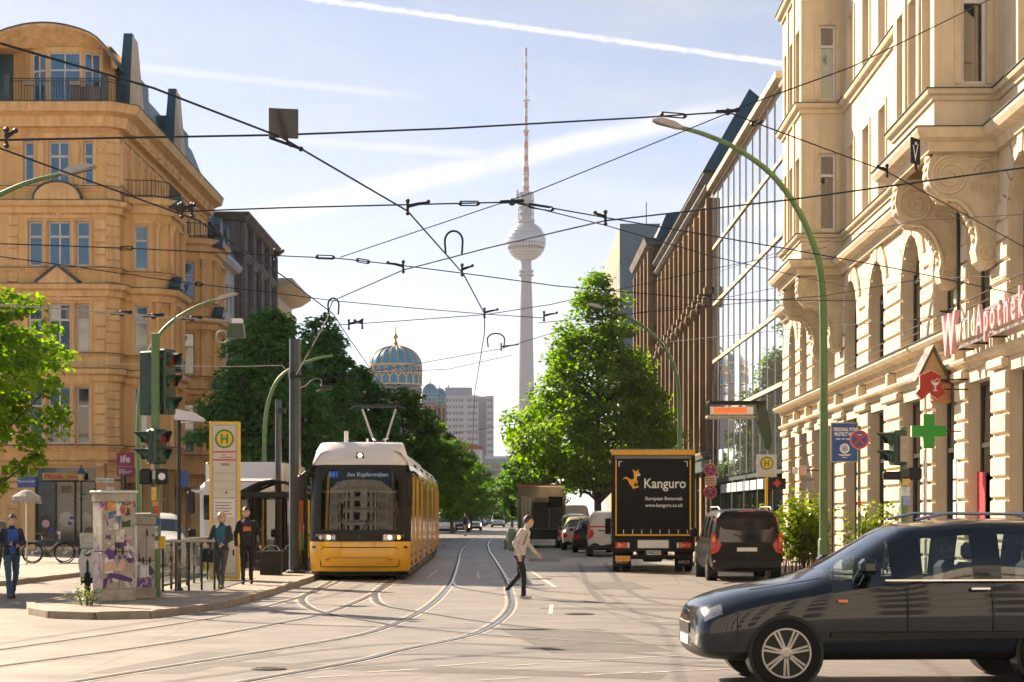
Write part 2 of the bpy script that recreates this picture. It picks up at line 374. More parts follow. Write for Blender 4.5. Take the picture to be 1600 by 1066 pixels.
def smooth_path(pts, n=6):
    """Catmull-Rom through points"""
    P = [Vector(p) for p in pts]; out = []
    for i in range(len(P)-1):
        p0, p1, p2, p3 = P[max(i-1,0)], P[i], P[i+1], P[min(i+2,len(P)-1)]
        for k in range(n):
            t = k/n; out.append(.5*((2*p1)+(p2-p0)*t+(2*p0-5*p1+4*p2-p3)*t*t+(3*p1-p0-3*p2+p3)*t**3))
    out.append(P[-1]); return out
def ribbon(mb, path, off, w, z, mi=0):
    V=[];Fc=[];n=len(path)
    for i,p in enumerate(path):
        t=(path[min(i+1,n-1)]-path[max(i-1,0)]); t.z=0; t.normalize(); nn=Vector((t.y,-t.x,0))
        for s in (-.5,.5):
            q=p+nn*(off+s*w); V.append((q.x,q.y,z))
    for i in range(n-1): Fc.append((2*i,2*i+1,2*i+3,2*i+2))
    mb.add(V,Fc,mi)
_rk = [0]
def rail(pts, side=1):
    P = smooth_path([GD(*p) for p in pts], 6); _rk[0] += 1; e = .0009*_rk[0]
    mb = MB()
    ribbon(mb, P, side*.03, .26, .003+e*.3, 2); ribbon(mb, P, 0, .058, .010+e, 0); ribbon(mb, P, side*.062, .068, .0065+e*.4, 1)
    return mb.build('rail', [M['steel'], M['groove'], M['seam']], road, fix=False)
# the tram's own line (left), running under the tram
rail([(-160,1034),(0,1016),(262,978),(375,958),(487,928),(560,896),(650,858),(712,832),(748,817)], -1)
rail([(-160,1064),(0,1042),(262,1006),(431,976),(525,954),(600,920),(655,882),(700,850),(735,832),(757,818)], -1)
# the near curve sweeping down the street
rail([(-30,1092),(127,1065),(337,1031),(469,1010),(560,994),(607,980),(654,959),(685,937),(707,909),(716,881),(722,859),(737,845),(762,829),(778,818)], -1)
rail([(240,1092),(390,1065),(560,1034),(632,1016),(735,994),(779,973),(800,950),(799,928),(791,903),(776,878),(764,858),(766,845),(785,829),(792,818)], -1)
# branch curves turning off to the right
rail([(520,908),(502,918),(474,934),(484,949),(517,960),(600,975),(635,980),(747,991),(872,1000),(982,1006),(1200,1014),(1500,1022)], 1)
rail([(614,906),(592,922),(588,934),(602,947),(669,959),(763,973),(872,984),(1060,994),(1300,1003),(1600,1010)], 1)
rail([(707,907),(714,917),(741,923),(791,930),(835,934),(960,942),(1150,950),(1500,960)], 1)
rail([(788,902),(805,911),(829,919),(872,925),(1060,936),(1400,946)], 1)
# paint
def stripe(p, q, w, name='road_marking'):
    a, b = GD(*p), GD(*q); mb = MB(); ribbon(mb, [a,b], 0, w, .005); return mb.build(name, M['marking'], road, fix=False)
for p, q in (((573,1051),(655,1046)),((680,1042),(760,1036)),((790,1041),(842,1038)),((858,1036),(938,1033)),((945,1031),(1060,1025)),((480,1060),(545,1056)),
             ((912,1056),(990,1051)),((1004,1052),(1080,1048)),((740,1064),(830,1059)),((836,967),(905,965)),((690,975),(740,974)),((960,974),(1060,971)),
             ((862,945),(860,960)),((746,892),(748,905)),((668,904),(684,890)),((1090,1048),(1190,1043)),((1110,1020),(1230,1015))):
    stripe(p, q, .075)
stripe((688,829),(776,829),2.2); stripe((700,836),(756,836),.6)
stripe((820,886),(868,918),.10)
# repairs, covers and stains
M['patch']=mat('asphalt_patch',(.085,.08,.078),.75,var=.25,scale=2.5,bump=.4,bscale=60); M['cover']=mat('cast_iron_cover',(.10,.09,.085),.55,metal=.4,var=.3,scale=12); M['stain']=mat('tyre_mark',(.09,.084,.08),.6,var=.3,scale=4)
for i,(px,py,w,l,rz) in enumerate(((905,1000,1.6,5.0,8),(300,1035,1.1,3.4,-12),(640,1046,.7,6.0,70),(960,915,1.4,5,2),(850,875,1.2,6,0),(1010,952,.8,4.0,80))):
    p=GD(px,py); MB(T((p.x,p.y,.0012+.0002*i))@RZ(R(rz))).add([(-w/2,-l/2,0),(w/2,-l/2+.1,0),(w/2-.05,l/2,0),(-w/2+.03,l/2-.06,0)],[(0,1,2,3)]).build('asphalt_patch',M['patch'],road,fix=False)
for px,py,r in ((905,960,.26),(845,905,.30),(420,1046,.20),(1000,890,.32)):
    p=GD(px,py); q=MB(T((p.x,p.y,.004))); q.disc((0,0,0),r,'z',24,.008); q.disc((0,0,.0085),r*.86,'z',24,.004,r2=r*.72); q.disc((0,0,.0085),r*.5,'z',20,.004,r2=r*.36); q.build('manhole_cover',M['cover'],road)
for k,pts in enumerate((((-30,1010),(300,962),(520,930),(640,880)),((1100,1030),(860,1012),(620,1006),(300,1040)),((1150,1044),(880,1030),(600,1024),(260,1066)),((905,880),(930,930),(1010,960),(1200,985)),((945,880),(985,925),(1080,950),(1300,970)))):
    mb=MB(); ribbon(mb,smooth_path([GD(*p) for p in pts],8),0,.17,.0022+.0002*k); mb.build('tyre_mark',M['stain'],road,fix=False)
for k in range(6): stripe((690+k*4,868+k*5),(790+k*2,868+k*5),.12)

# ------------------------------------------------------------------ raised pavements with single kerbstones
KS = {}
def kerb(parent, path, h=.125, w=.16, L=1.0):
    """kerbstones, each its own piece, laid along the plan path"""
    if 'm' not in KS: KS['m'] = MB().cbox(0,1,-.5,.5,-.05,1,.06).mesh('kerbstone', M['concrete'])
    for a, b in zip(path[:-1], path[1:]):
        a, b = Vector(a), Vector(b); d = b-a; n = max(1, round(d.length/L)); l = d.length/n; ang = math.atan2(d.y, d.x)
        for i in range(n):
            p = a+d*(i/n); hh = h+random.uniform(-.006,.010)
            put('kerbstone', KS['m'], parent, T((p.x,p.y,0)) @ RZ(ang+random.uniform(-.006,.006)) @ Matrix.Diagonal((l-.012,w,hh,1)))
def pavement(name, poly, edge, h=.115, L=1.0):
    o = MB().prism(poly, -.02, h, 'z').build(name, M['paving']); tag(o, kind='structure')
    kerb(o, edge, h+.012, L=L); return o
# tram platform and its island tip
isl = [GD(82,966), GD(150,968), GD(232,966), GD(300,957), GD(345,950), GD(400,936), GD(450,919), GD(484,908)]
isl = [(p.x,p.y) for p in isl]
pl_right = isl + [(-5.35,56),(-5.62,72),(-5.9,92)]
pl = pl_right + [(-7.6,92),(-7.75,60),(-7.9,46),(-8.6,40),(-8.9,35.5),(-8.3,33.3)]
platform = pavement('platform_pavement', pl, pl_right, L=.9)
kerb(platform, [(-7.6,92),(-7.75,60),(-7.9,46),(-8.6,40),(-8.9,35.5),(-8.3,33.3)] + [isl[0]], .127)
# left pavement before the ochre building
lp = [(-60,43.5),(-16,43.5),(-13.4,44.6),(-12.3,47),(-12.1,54),(-12.2,87),(-11.6,130),(-12,240),(-60,240)]
pavement('left_pavement', lp, lp[:-2])
# right pavement
rp = [(60,240),(0.9,240),(1.8,160),(2.9,130),(4.15,104),(4.25,92),(5.35,84),(6.1,72),(6.2,58.5),(7.25,56.5),(7.25,33),(7.9,30.6),(9.6,29.2),(14,28.6),(60,28.6)]
pavement('right_pavement', rp, rp[1:])
# ================================================================== facade tools
def facade(mb, u0, u1, z0, z1, ops=(), depth=.3, y=0.0, mi=0):
    """wall plane in facade coordinates (u, inward, z) with openings (ua,ub,za,zb[,arch])"""
    us = sorted({u0,u1,*[c for o in ops for c in o[:2]]}); zs = sorted({z0,z1,*[c for o in ops for c in o[2:4]]})
    us = [u for u in us if u0<=u<=u1]; zs = [z for z in zs if z0<=z<=z1]
    for a,b in zip(us[:-1],us[1:]):
        for c,d in zip(zs[:-1],zs[1:]):
            um,zm=(a+b)/2,(c+d)/2
            if any(o[0]<um<o[1] and o[2]<zm<o[3] for o in ops): continue
            mb.add([(a,y,c),(b,y,c),(b,y,d),(a,y,d)],[(0,1,2,3)],mi)
    for o in ops:
        a,b,c,d=o[:4]; e=y+depth
        if len(o)>4 and o[4]:
            r=(b-a)/2; um=(a+b)/2; zs_=d-r; K=10
            arc=[(um-r*math.cos(math.pi*k/K), zs_+r*math.sin(math.pi*k/K)) for k in range(K+1)]
            for (p,q),(s,t) in zip(arc[:-1],arc[1:]):
                mb.add([(p,y,q),(s,y,t),(s,y,d),(p,y,d)],[(0,1,2,3)],mi); mb.add([(p,y,q),(p,e,q),(s,e,t),(s,y,t)],[(0,1,2,3)],mi)
            top=zs_
        else:
            mb.add([(a,y,d),(b,y,d),(b,e,d),(a,e,d)],[(0,1,2,3)],mi); top=d
        mb.add([(a,y,c),(a,y,top),(a,e,top),(a,e,c)],[(0,1,2,3)],mi); mb.add([(b,y,c),(b,e,c),(b,e,top),(b,y,top)],[(0,1,2,3)],mi)
        mb.add([(a,y,c),(a,e,c),(b,e,c),(b,y,c)],[(0,1,2,3)],mi)
_wc = {}
def window(root, FM, ua, ub, za, zb, y, cols=2, transom=.36, fm='winframe', pm='pane', fw=.065, arch=False, name='window', blind=0):
    """frame mesh (part) and its panes (sub-parts); upper row above the transom"""
    w, h = round(ub-ua,3), round(zb-za,3); key=(w,h,cols,transom,fm,fw,arch)
    tz = h*(1-transom) if transom else None
    if key not in _wc:
        mb=MB(); fd=.07
        mb.box(0,fw,0,fd,0,h); mb.box(w-fw,w,0,fd,0,h); mb.box(fw,w-fw,.002,fd,0,fw)
        if not arch: mb.box(fw,w-fw,.002,fd,h-fw,h)
        for k in range(1,cols): x=w*k/cols; mb.box(x-fw*.5,x+fw*.5,-.01,fd,fw,h-(0 if arch else fw))
        if tz: mb.box(fw,w-fw,-.02,fd-.003,tz-fw*.6,tz+fw*.6)
        _wc[key]=mb.mesh('window_frame',M[fm])
    wo=put(name,_wc[key],root,FM@T((ua,y,za)))
    pw=w/cols
    rows=[(0,tz),(tz,h)] if tz else [(0,h)]
    for r,(a,b) in enumerate(rows):
        for k in range(cols):
            pk=('p',round(pw,3),round(b-a,3))
            if pk not in _wc: _wc[pk]=MB().box(0.01,pw-.01,0,.012,0.01,b-a-.01).mesh('pane',None)
            q=pm if not(blind and random.random()<blind) else 'pane_curtain'
            mk=(pk,q)
            if mk not in _wc:
                me=_wc[pk].copy(); me.materials.clear(); me.materials.append(M[q]); _wc[mk]=me
            put('pane',_wc[mk],wo,T((k*pw,.035,a))@Matrix.Rotation(random.uniform(-.012,.012),4,'X')@RZ(random.uniform(-.01,.01)))
    return wo
def spiral(mb, c, r, turns=2.2, th=.05, plane='x', n=26, sgn=1, start=0, mi=0):
    """scroll relief: a spiral tube lying in the plane across axis"""
    pts=[];rs=[]
    for i in range(n+1):
        t=i/n; a=start+sgn*t*turns*2*math.pi; q=r*(1-t*.92)
        u,v=q*math.cos(a),q*math.sin(a)
        pts.append((c[0],c[1]+u,c[2]+v) if plane=='x' else (c[0]+u,c[1],c[2]+v)); rs.append(th*(1-.5*t))
    mb.tube(pts,rs,5,mi)
def cartouche(mb, u, z, w, y=0):
    """small stucco ornament: central shell and two scrolls"""
    mb.sphere((u,y-.02,z),w*.16,8,6,sc=(1,.5,1.5))
    for s in (-1,1):
        spiral(mb,(u+s*w*.30,y-.03,z),w*.14,1.4,w*.045,'y',14,s,0 if s<0 else math.pi)
        mb.tube([(u+s*w*.12,y-.02,z+w*.1),(u+s*w*.25,y-.03,z+w*.2),(u+s*w*.5,y-.02,z+w*.02)],[w*.05,w*.045,w*.015],5)
I4=Matrix.Identity(4)

# ================================================================== ochre corner building, left
YB = thing('corner_building', 'ochre stucco corner apartment building with round-topped attic bay and oriels', 'building', (-18,87.5,0))
FA = I4.copy(); FB = RZ(R(90))
W = MB()
rows = [(4.95,7.55),(9.15,11.35),(13.05,15.1),(16.75,18.75)]        # window sill and head heights of four upper floors
D_=.28
# ---- front
ops=[(-3.75,-.95,0.25,3.85)]
cols_front=[(-3.95,-3.2),(-2.95,-1.7),(-1.45,-.75)]
off=-.40
cf=[(-4.06,-3.40),(-3.16,-2.12),(-1.88,-1.25)]
cf_top=[(-4.26,-3.78),(-3.13,-2.18),(-1.54,-1.08)]
sets=[cf,cf,cf,cf_top]
for (za,zb),cs in zip(rows,sets):
    for a,b in cs: ops.append((a,b,za,zb))
more=[(-9.6,-8.4),(-7.6,-6.4)]
for za,zb in rows:
    for a,b in more: ops.append((a,b,za,zb))
facade(W,-12,-.45,0,20,ops,D_)
for (za,zb),cs,k in zip(rows,sets,range(4)):
    for j,(a,b) in enumerate(cs):
        window(YB,FA,a,b,za,zb,D_-.08,2 if j==1 else 1,.34,pm='pane_sky_tint' if k>=2 else 'pane',fw=.085,blind=.3 if k==1 else 0)
    for a,b in more: window(YB,FA,a,b,za,zb,D_-.08,2,.34)
# corner chamfer and side wall
W.add([(-.45,0,0),(0,.45,0),(0,.45,20),(-.45,0,20)],[(0,1,2,3)])
sops=[]
for za,zb in rows:
    for v in (7.6,9.2,17.2,19.0,21.0,22.8): sops.append((v,v+.9,za,zb))
for v in (1.6,4.4,8.2,11.6,15,18.5): sops.append((v,v+1.7,.3,3.7))
W.M=FB; facade(W,.45,26,0,20,sops,D_)
for o in sops: window(YB,FB,o[0],o[1],o[2],o[3],D_-.08,1 if o[1]-o[0]<1 else 2,.34)
W.M=None
W.add([(0,26,0),(-12,26,0),(-12,26,20),(0,26,20)],[(0,1,2,3)]); W.add([(-12,26,0),(-12,0,0),(-12,0,20),(-12,26,20)],[(0,1,2,3)])
W.add([(-12,.3,20),(-.3,.3,20),(-.3,26,20),(-12,26,20)],[(0,1,2,3)])
W.build('wall',M['yellow'],YB,fix=False)
# ledges
path=[(-12,0),(-.45,0),(0,.45),(0,26)]
def ledge(z,d,h,cap=True,pth=path,root=YB,mt='yellow_trim'):
    prof=[(-.05,z-h),(d*.35,z-h),(d*.45,z-h*.55),(d*.9,z-h*.4),(d,z-.04),(d,z),(-.05,z)]
    MB().sweep(pth,prof).build('ledge',M[mt],root)
    if cap: MB().sweep(pth,[(-.05,z+.002),(d+.04,z+.002),(d+.04,z+.03),(-.05,z+.07)]).build('ledge_flashing',M['lead'],root)
ledge(4.85,.22,.22); ledge(8.35,.35,.55); ledge(9.05,.14,.14); ledge(12.2,.40,.55); ledge(12.95,.16,.18); ledge(16.0,.40,.55); ledge(16.65,.18,.2)
ledge(20.35,.95,1.0); ledge(4.3,.3,.3,False)
MB().sweep(path,[(-.05,19.0),(.10,19.0),(.12,19.08),(-.05,19.1)]).build('frieze_moulding',M['yellow_trim'],YB)
# quoins on the corner and rusticated strips, each block a piece
qm={}
def qblock(w,h,d):
    k=(w,h,d)
    if k not in qm: qm[k]=MB().cbox(0,w,-d,.05,0,h,.035).mesh('stone_block',M['yellow_trim'])
    return qm[k]
z=.3
while z<19:
    for lo,hi in ((4.4,4.85),(7.9,8.5),(11.7,12.3),(15.5,16.1)):
        if lo<z+.36<hi+.36: z=hi; break
    fl= .42 if z<8.3 else .52
    put('stone_block',qblock(.74,fl-.05,.09),YB,T((-.50,0,z)) @ RZ(R(45)) @ T((-.03,0,0)) )
    if z<16:
        put('stone_block',qblock(.50,fl-.05,.07),YB,T((-5.0,0,z)))
        if z>4.9 and z<8: put('stone_block',qblock(.46,fl-.05,.10),YB,T((-5.6,0,z)))
    z+=fl
for (za,zb) in rows[:3]:
    n=6 if za<5 else 4; hh=(zb-za+.2)/n
    for i in range(n):
        put('stone_block',qblock(.52,round(hh-.06,3),.09),YB,T((-1.02,0,za-.05+i*hh)))
# window surrounds with colonnettes and ornaments
O=MB()
for (za,zb),cs,k in zip(rows,sets,range(4)):
    a0,b0=cs[0][0],cs[-1][1]
    O.box(a0-.16,a0-.02,-.07,.02,za-.1,zb+.12); O.box(b0+.02,b0+.12,-.07,.02,za-.1,zb+.12); O.box(a0-.16,b0+.12,-.085,.02,zb+.121,zb+.26)
    for (p,q) in zip(cs[:-1],cs[1:]):
        um=(p[1]+q[0])/2
        O.tube([(um,-.05,za),(um,-.05,za+.25),(um,-.05,za+.3),(um,-.05,zb-.3),(um,-.05,zb-.22),(um,-.05,zb)],[.11,.11,.07,.06,.11,.12],8)
    uc=(a0+b0)/2
    if k<3: cartouche(O,uc,zb+.42,1.5)
    if k in (1,2):
        for s in (-1,1): cartouche(O,uc+s*1.15,zb+.42,.7)
cartouche(O,-.76,18.3,.62); cartouche(O,-4.75,18.3,.7)
for u in (-3.45,-1.85): cartouche(O,u,19.45,.8)
for u in (-3.45,-1.86):
    O.tube([(u,-.06,16.9),(u,-.06,17.3),(u,-.07,18.3),(u,-.07,18.6)],[.10,.13,.20,.16],8)
O.build('stucco_ornament',M['yellow_trim'],YB,smooth=40)
# pediments
MB().prism([(-3.6,12.22),(-1.7,12.22),(-2.65,12.98)],-.42,-.02,'y').build('triangular_pediment',M['yellow_trim'],YB)
MB().prism([(-3.7,12.32),(-3.6,12.22),(-2.65,12.98),(-1.7,12.22),(-1.6,12.32),(-2.65,13.12)],-.46,-.0,'y').build('pediment_flashing',M['lead'],YB)
arcp=[(-2.65-1.05*math.cos(math.pi*k/12),16.02+.78*math.sin(math.pi*k/12)) for k in range(13)]
MB().prism(arcp,-.42,-.02,'y').build('segmental_pediment',M['yellow_trim'],YB)
MB().prism([(-2.65-1.12*math.cos(math.pi*k/12),16.04+.85*math.sin(math.pi*k/12)) for k in range(13)]+[(-2.65+1.05*math.cos(math.pi*k/12),16.04+.78*math.sin(math.pi*k/12)) for k in range(13)],-.46,0,'y').build('pediment_flashing',M['lead'],YB)
# cornice brackets
for i in range(12):
    MB().box(.06,.5,2.0+i*2,2.25+i*2,19.4,19.75).build('cornice_bracket',M['yellow_trim'],YB)
for i in range(10):
    Sx=MB(); Sx.M=FB; cartouche(Sx,1.2+i*2.1,18.9,.8); Sx.tube([(.6+i*2.1,-.08,16.8),(.6+i*2.1,-.08,18.7)],[.13,.15],6); Sx.build('frieze_ornament',M['yellow_trim'],YB,smooth=40)
# ---- oriels on the street side
def oriel(v0, zt=16.4):
    plan=[(0,v0),(1.45,v0+.25),(2.0,v0+.95),(2.0,v0+4.0),(1.45,v0+4.7),(0,v0+5.0)]
    mb=MB()
    for (p,q),hasw in zip(zip(plan[:-1],plan[1:]),(1,0,1,0,0)):
        p,q=Vector(p),Vector(q); L_=(q-p).length; ang=math.atan2(q.y-p.y,q.x-p.x)
        FM=T((p.x,p.y,0))@RZ(ang); mb.M=FM
        op=[]
        if hasw:
            if L_<2: cw=[(.48,1.10)]
            else: cw=[(.35,1.15),(1.9,2.7)]
            for za,zb in rows[:3]:
                for a,b in cw: op.append((a,b,za+.05,zb+.05))
        facade(mb,0,L_,3.9,zt,op,.22)
        for o in op: window(YB,FM,o[0],o[1],o[2],o[3],.14,1,.34,pm='pane_sky_tint',blind=.35)
        for o in op:
            so=MB(FM); so.box(o[0]-.14,o[0]-.02,-.06,.02,o[2]-.1,o[3]+.1); so.box(o[1]+.02,o[1]+.14,-.06,.02,o[2]-.1,o[3]+.1); so.box(o[0]-.16,o[1]+.16,-.09,.02,o[3]+.101,o[3]+.24)
            so.build('window_surround',M['yellow_trim'],YB)
    mb.M=None
    mb.prism([p for p in plan],3.85,3.9,'z'); mb.prism(plan,zt,zt+.05,'z'); mb.build('oriel',M['yellow'],YB,fix=False)
    for z,d,h in ((4.85,.2,.25),(8.35,.42,.6),(9.05,.16,.16),(12.2,.45,.6),(12.95,.18,.2),(zt,.45,.7)): ledge(z,d,h,True,plan)
    MB().prism([(p[0]*.7,v0+2.5+(p[1]-v0-2.5)*.8) for p in plan],3.2,3.849,'z').build('oriel_corbel',M['yellow_trim'],YB)
    # corner colonnettes with capitals
    for za,zb in rows[:3]:
        for p in (plan[1],plan[2],plan[3]):
            MB().tube([(p[0]+.06,p[1]-.05,za-.05),(p[0]+.06,p[1]-.05,za+.2),(p[0]+.06,p[1]-.05,zb-.3),(p[0]+.10,p[1]-.08,zb-.05),(p[0]+.16,p[1]-.13,zb+.2)],[.15,.11,.10,.15,.22],8).build('colonnette',M['yellow_trim'],YB,smooth=40)
        for s,(px_,py_) in ((1,plan[2]),):
            MB().prism([(py_-.5,zb+.9),(py_+.5,zb+.9),(py_+.6,zb+1.0),(py_,zb+1.5),(py_-.6,zb+1.0)],2.0,2.55,'x').build('oriel_gable',M['slate'],YB)
    # balcony railing on top
    rb=MB(); pp=[Vector((p[0]*.97,p[1],0)) for p in plan]
    for p,q in zip(pp[:-1],pp[1:]):
        n=max(2,int((q-p).length/.16))
        for i in range(n):
            r=p+(q-p)*i/n; rb.tube([(r.x,r.y,zt+.05),(r.x,r.y,zt+.85)],.012,4)
        for z in (zt+.15,zt+.85): rb.tube([(p.x,p.y,z),(q.x,q.y,z)],.022,5)
    rb.build('balcony_railing',M['iron'],YB)
oriel(1.6); oriel(14.6)
# ---- attic bay with curved roof, balcony and mansard
A=MB(); az=20.4
acx=-2.35
plan=[(-5.6,1.6),(-4.6,.9),(-4.0,.25),(-3.15,-.12),(-1.55,-.12),(-.70,.25),(-.30,1.0),(-.1,3.5)]
for i,(p,q) in enumerate(zip(plan[:-1],plan[1:])):
    p,q=Vector(p),Vector(q); L_=(q-p).length; FM=T((p.x,p.y,0))@RZ(math.atan2(q.y-p.y,q.x-p.x)); A.M=FM
    op=[(.08,L_-.08,az+.12,az+2.35)] if i in (2,3,4) else []
    facade(A,0,L_,az,az+2.6,op,.14)
    for o in op: window(YB,FM,o[0],o[1],o[2],o[3],.06,2,.36,pm='pane_sky_tint')
A.M=None; A.build('attic_wall',M['yellow'],YB,fix=False)
# swept curved eaves and roof
prf=[(-3.3,-1.95),(-3.05,-1.5),(-2.75,-1.02),(-2.45,-.68),(-2.1,-.45),(-1.6,-.26),(-1.0,-.10),(-.5,-.025),(0,0),(.5,-.025),(1.0,-.10),(1.6,-.26),(2.1,-.45),(2.45,-.68),(2.75,-1.02),(3.05,-1.5),(3.3,-1.95)]
acx=-3.1; arc=[(acx+a,23.75+b) for a,b in prf]; K=16
inner=[(max(-5.6,min(-.25,a)), az+2.58) for a,b in arc]
E=MB()
for k in range(K):
    x0,z0=arc[k];x1,z1=arc[k+1];i0,i1=inner[k][0],inner[k+1][0]
    E.add([(x0,-1.0,z0),(x1,-1.0,z1),(i1,-.05,min(az+2.6,z1+.25)),(i0,-.05,min(az+2.6,z0+.25))],[(0,1,2,3)])
    E.add([(x0,-1.0,z0),(x1,-1.0,z1),(x1,-1.0,z1+.16),(x0,-1.0,z0+.16)],[(0,3,2,1)])
E.build('curved_eaves',M['yellow_trim'],YB,smooth=50)
MB().box(-5.6,-.25,-.06,4,az+2.58,az+2.64).build('attic_ceiling',M['yellow_trim'],YB)
Rf=MB()
for k in range(K):
    x0,z0=arc[k];x1,z1=arc[k+1]
    Rf.add([(x0-.02,-1.06,z0+.17),(x1-.02,-1.06,z1+.17),(x1,5,z1+.3),(x0,5,z0+.3)],[(0,3,2,1)]); Rf.add([(x0-.02,-1.06,z0+.1),(x1-.02,-1.06,z1+.1),(x1-.02,-1.06,z1+.17),(x0-.02,-1.06,z0+.17)],[(0,1,2,3)])
Rf.build('curved_roof',M['lead'],YB)
B_=MB(); 
bp_=[(-5.0,-.55),(-.35,-.55),(.15,.1),(.15,1.0)]
for p,q in zip(bp_[:-1],bp_[1:]):
    p,q=Vector(p),Vector(q); n=int((q-p).length/.13)
    for i in range(n+1):
        r=p+(q-p)*i/n; B_.tube([(r.x,r.y,az),(r.x,r.y,az+1.05)],.011,4)
    for z in (az+.06,az+.95,az+1.07): B_.tube([(p.x,p.y,z),(q.x,q.y,z)],.02,5)
B_.build('balcony_railing',M['iron'],YB)
for x in (-4.85,-.45): MB().cbox(x-.14,x+.14,-.68,-.40,az,az+1.25,.04).build('railing_post',M['lead'],YB)
for x in (-3.8,-1.75):
    MB().prism([(x-.22,az+.72),(x+.22,az+.72),(x+.26,az+.9),(x-.26,az+.9)],-.78,-.56,'y').build('flower_box',M['concrete'],YB)
MB().box(-2.0,-.65,-.50,-.46,az+.05,az+.72).build('balcony_screen',M['grey_stone'],YB)
rs=MB()
rs.prism([(0.25,20.36),(-.9,23.2),(-11,23.2),(-12,20.36)],1.2,25.8,'y'); rs.build('mansard_roof',M['slate'],YB)
for y0 in (1.0,12.5):
    d=MB(); d.prism([(-.2,20.38),(.36,20.38),(.50,23.9),(.10,23.9)],y0,y0+.45,'y'); d.build('gable_fin',M['teal_metal'],YB)
    d=MB(); d.prism([(.30,20.38),(.80,20.38),(.505,23.8),(.3,23.8)],y0+.02,y0+1.3,'y'); d.build('dormer_gable',M['cream'],YB)
    d=MB(); d.prism([(-.9,20.37),(.25,20.37),(.2,22.6),(-.6,22.6)],y0+.46,y0+5.5,'y'); d.build('dormer_roof',M['slate'],YB)
# ---- shopfront
S=MB(); S.box(-3.75,-.95,.22,.26,.25,3.85)
S.build('shop_glazing',M['pane_dark'],YB)
for x in (-3.72,-2.85,-1.95,-1.0): MB().box(x-.035,x+.035,.12,.21,.25,3.2).build('shop_mullion',M['darkframe'],YB)
MB().box(-3.75,-.95,.10,.20,3.2,3.27).build('shop_transom',M['darkframe'],YB)
MB().box(-3.75,-.95,.08,.215,.25,.55).build('shop_stall_riser',M['darkframe'],YB)
for x,z,r_,m_ in ((-3.3,1.3,.18,'pink'),(-3.05,.95,.13,'blue'),(-2.35,1.5,.34,'pale_letter'),(-2.1,1.42,.2,'white_wall'),(-1.45,1.6,.22,'cream'),(-1.3,.9,.25,'brown')):
    q=MB(); q.disc((x,.218,z),r_,'y',18,-.004); q.disc((x,.2135,z),r_*.5,'y',14,-.003); q.build('window_sticker',M[m_],YB)
for x,z,w_,h_,m_ in ((-1.75,2.6,.3,.10,'sign_green'),(-1.8,2.4,.22,.06,'sign_green'),(-3.45,2.4,.5,.4,'grey_stone'),(-2.6,2.7,.45,.3,'brown')): MB().box(x,x+w_,.214,.218,z,z+h_).build('window_notice',M[m_],YB)
bracket=[(0,0),(.5,.0),(.5,.12),(.42,.25),(.3,.4),(.2,.62),(.0,.7)]
for x in (-4.25,-.85):
    MB(T((x,0,3.3))).prism([(-d,h) for d,h in [(0,0),(.18,.05),(.3,.3),(.5,.6),(.5,.75),(0,.75)]],0,.34,'x').build('console',M['yellow_trim'],YB)
sg=tag(MB().box(-3.35,-1.45,-.22,-.12,3.28,3.62).build('shop_sign',mat('shop_sign_board',(.62,.33,.05),.5,var=.3,scale=2,col2=(.45,.42,.10)),None,M=T((-18,87.5,0))),'long orange shop sign lettered in red above dark shopfront','sign')
lettering('Pfunde',.30,M['red'],sg,(-2.85,-.225,3.44),bold=.012); lettering('Brunch',.17,M['red'],sg,(-1.95,-.225,3.43),bold=.005)
# purple-red "ife" sign on the corner
ife=thing('wall_sign','purple red square sign reading ife on the corner wall','sign',tuple(PX(196,745,86.2)))
mi_=mat('sign_crimson',(.28,.02,.08),.45,var=.06)
MB().cbox(-.39,.39,-.04,.04,0.02,1.06,.015).build('panel',mi_,ife)
lettering('ife',.44,M['white_paint'],ife,(0,-.045,.78),bold=.012,sx=1.1)
MB().box(-.3,.3,-.046,-.041,.44,.455).build('rule',M['white_paint'],ife); MB().box(-.3,-.285,-.046,-.041,.38,.5).build('rule',M['white_paint'],ife)
for k,w in enumerate((.30,.62,.55,.28)): MB().box(-.31,-.31+w,-.046,-.041,.30-.07*k,.325-.07*k).build('small_print',M['white_paint'],ife)
MB().box(-.35,-.3,.04,.9,.9,.94).build('bracket',M['iron'],ife); MB().box(.3,.35,.04,.6,.1,.14).build('bracket',M['iron'],ife)

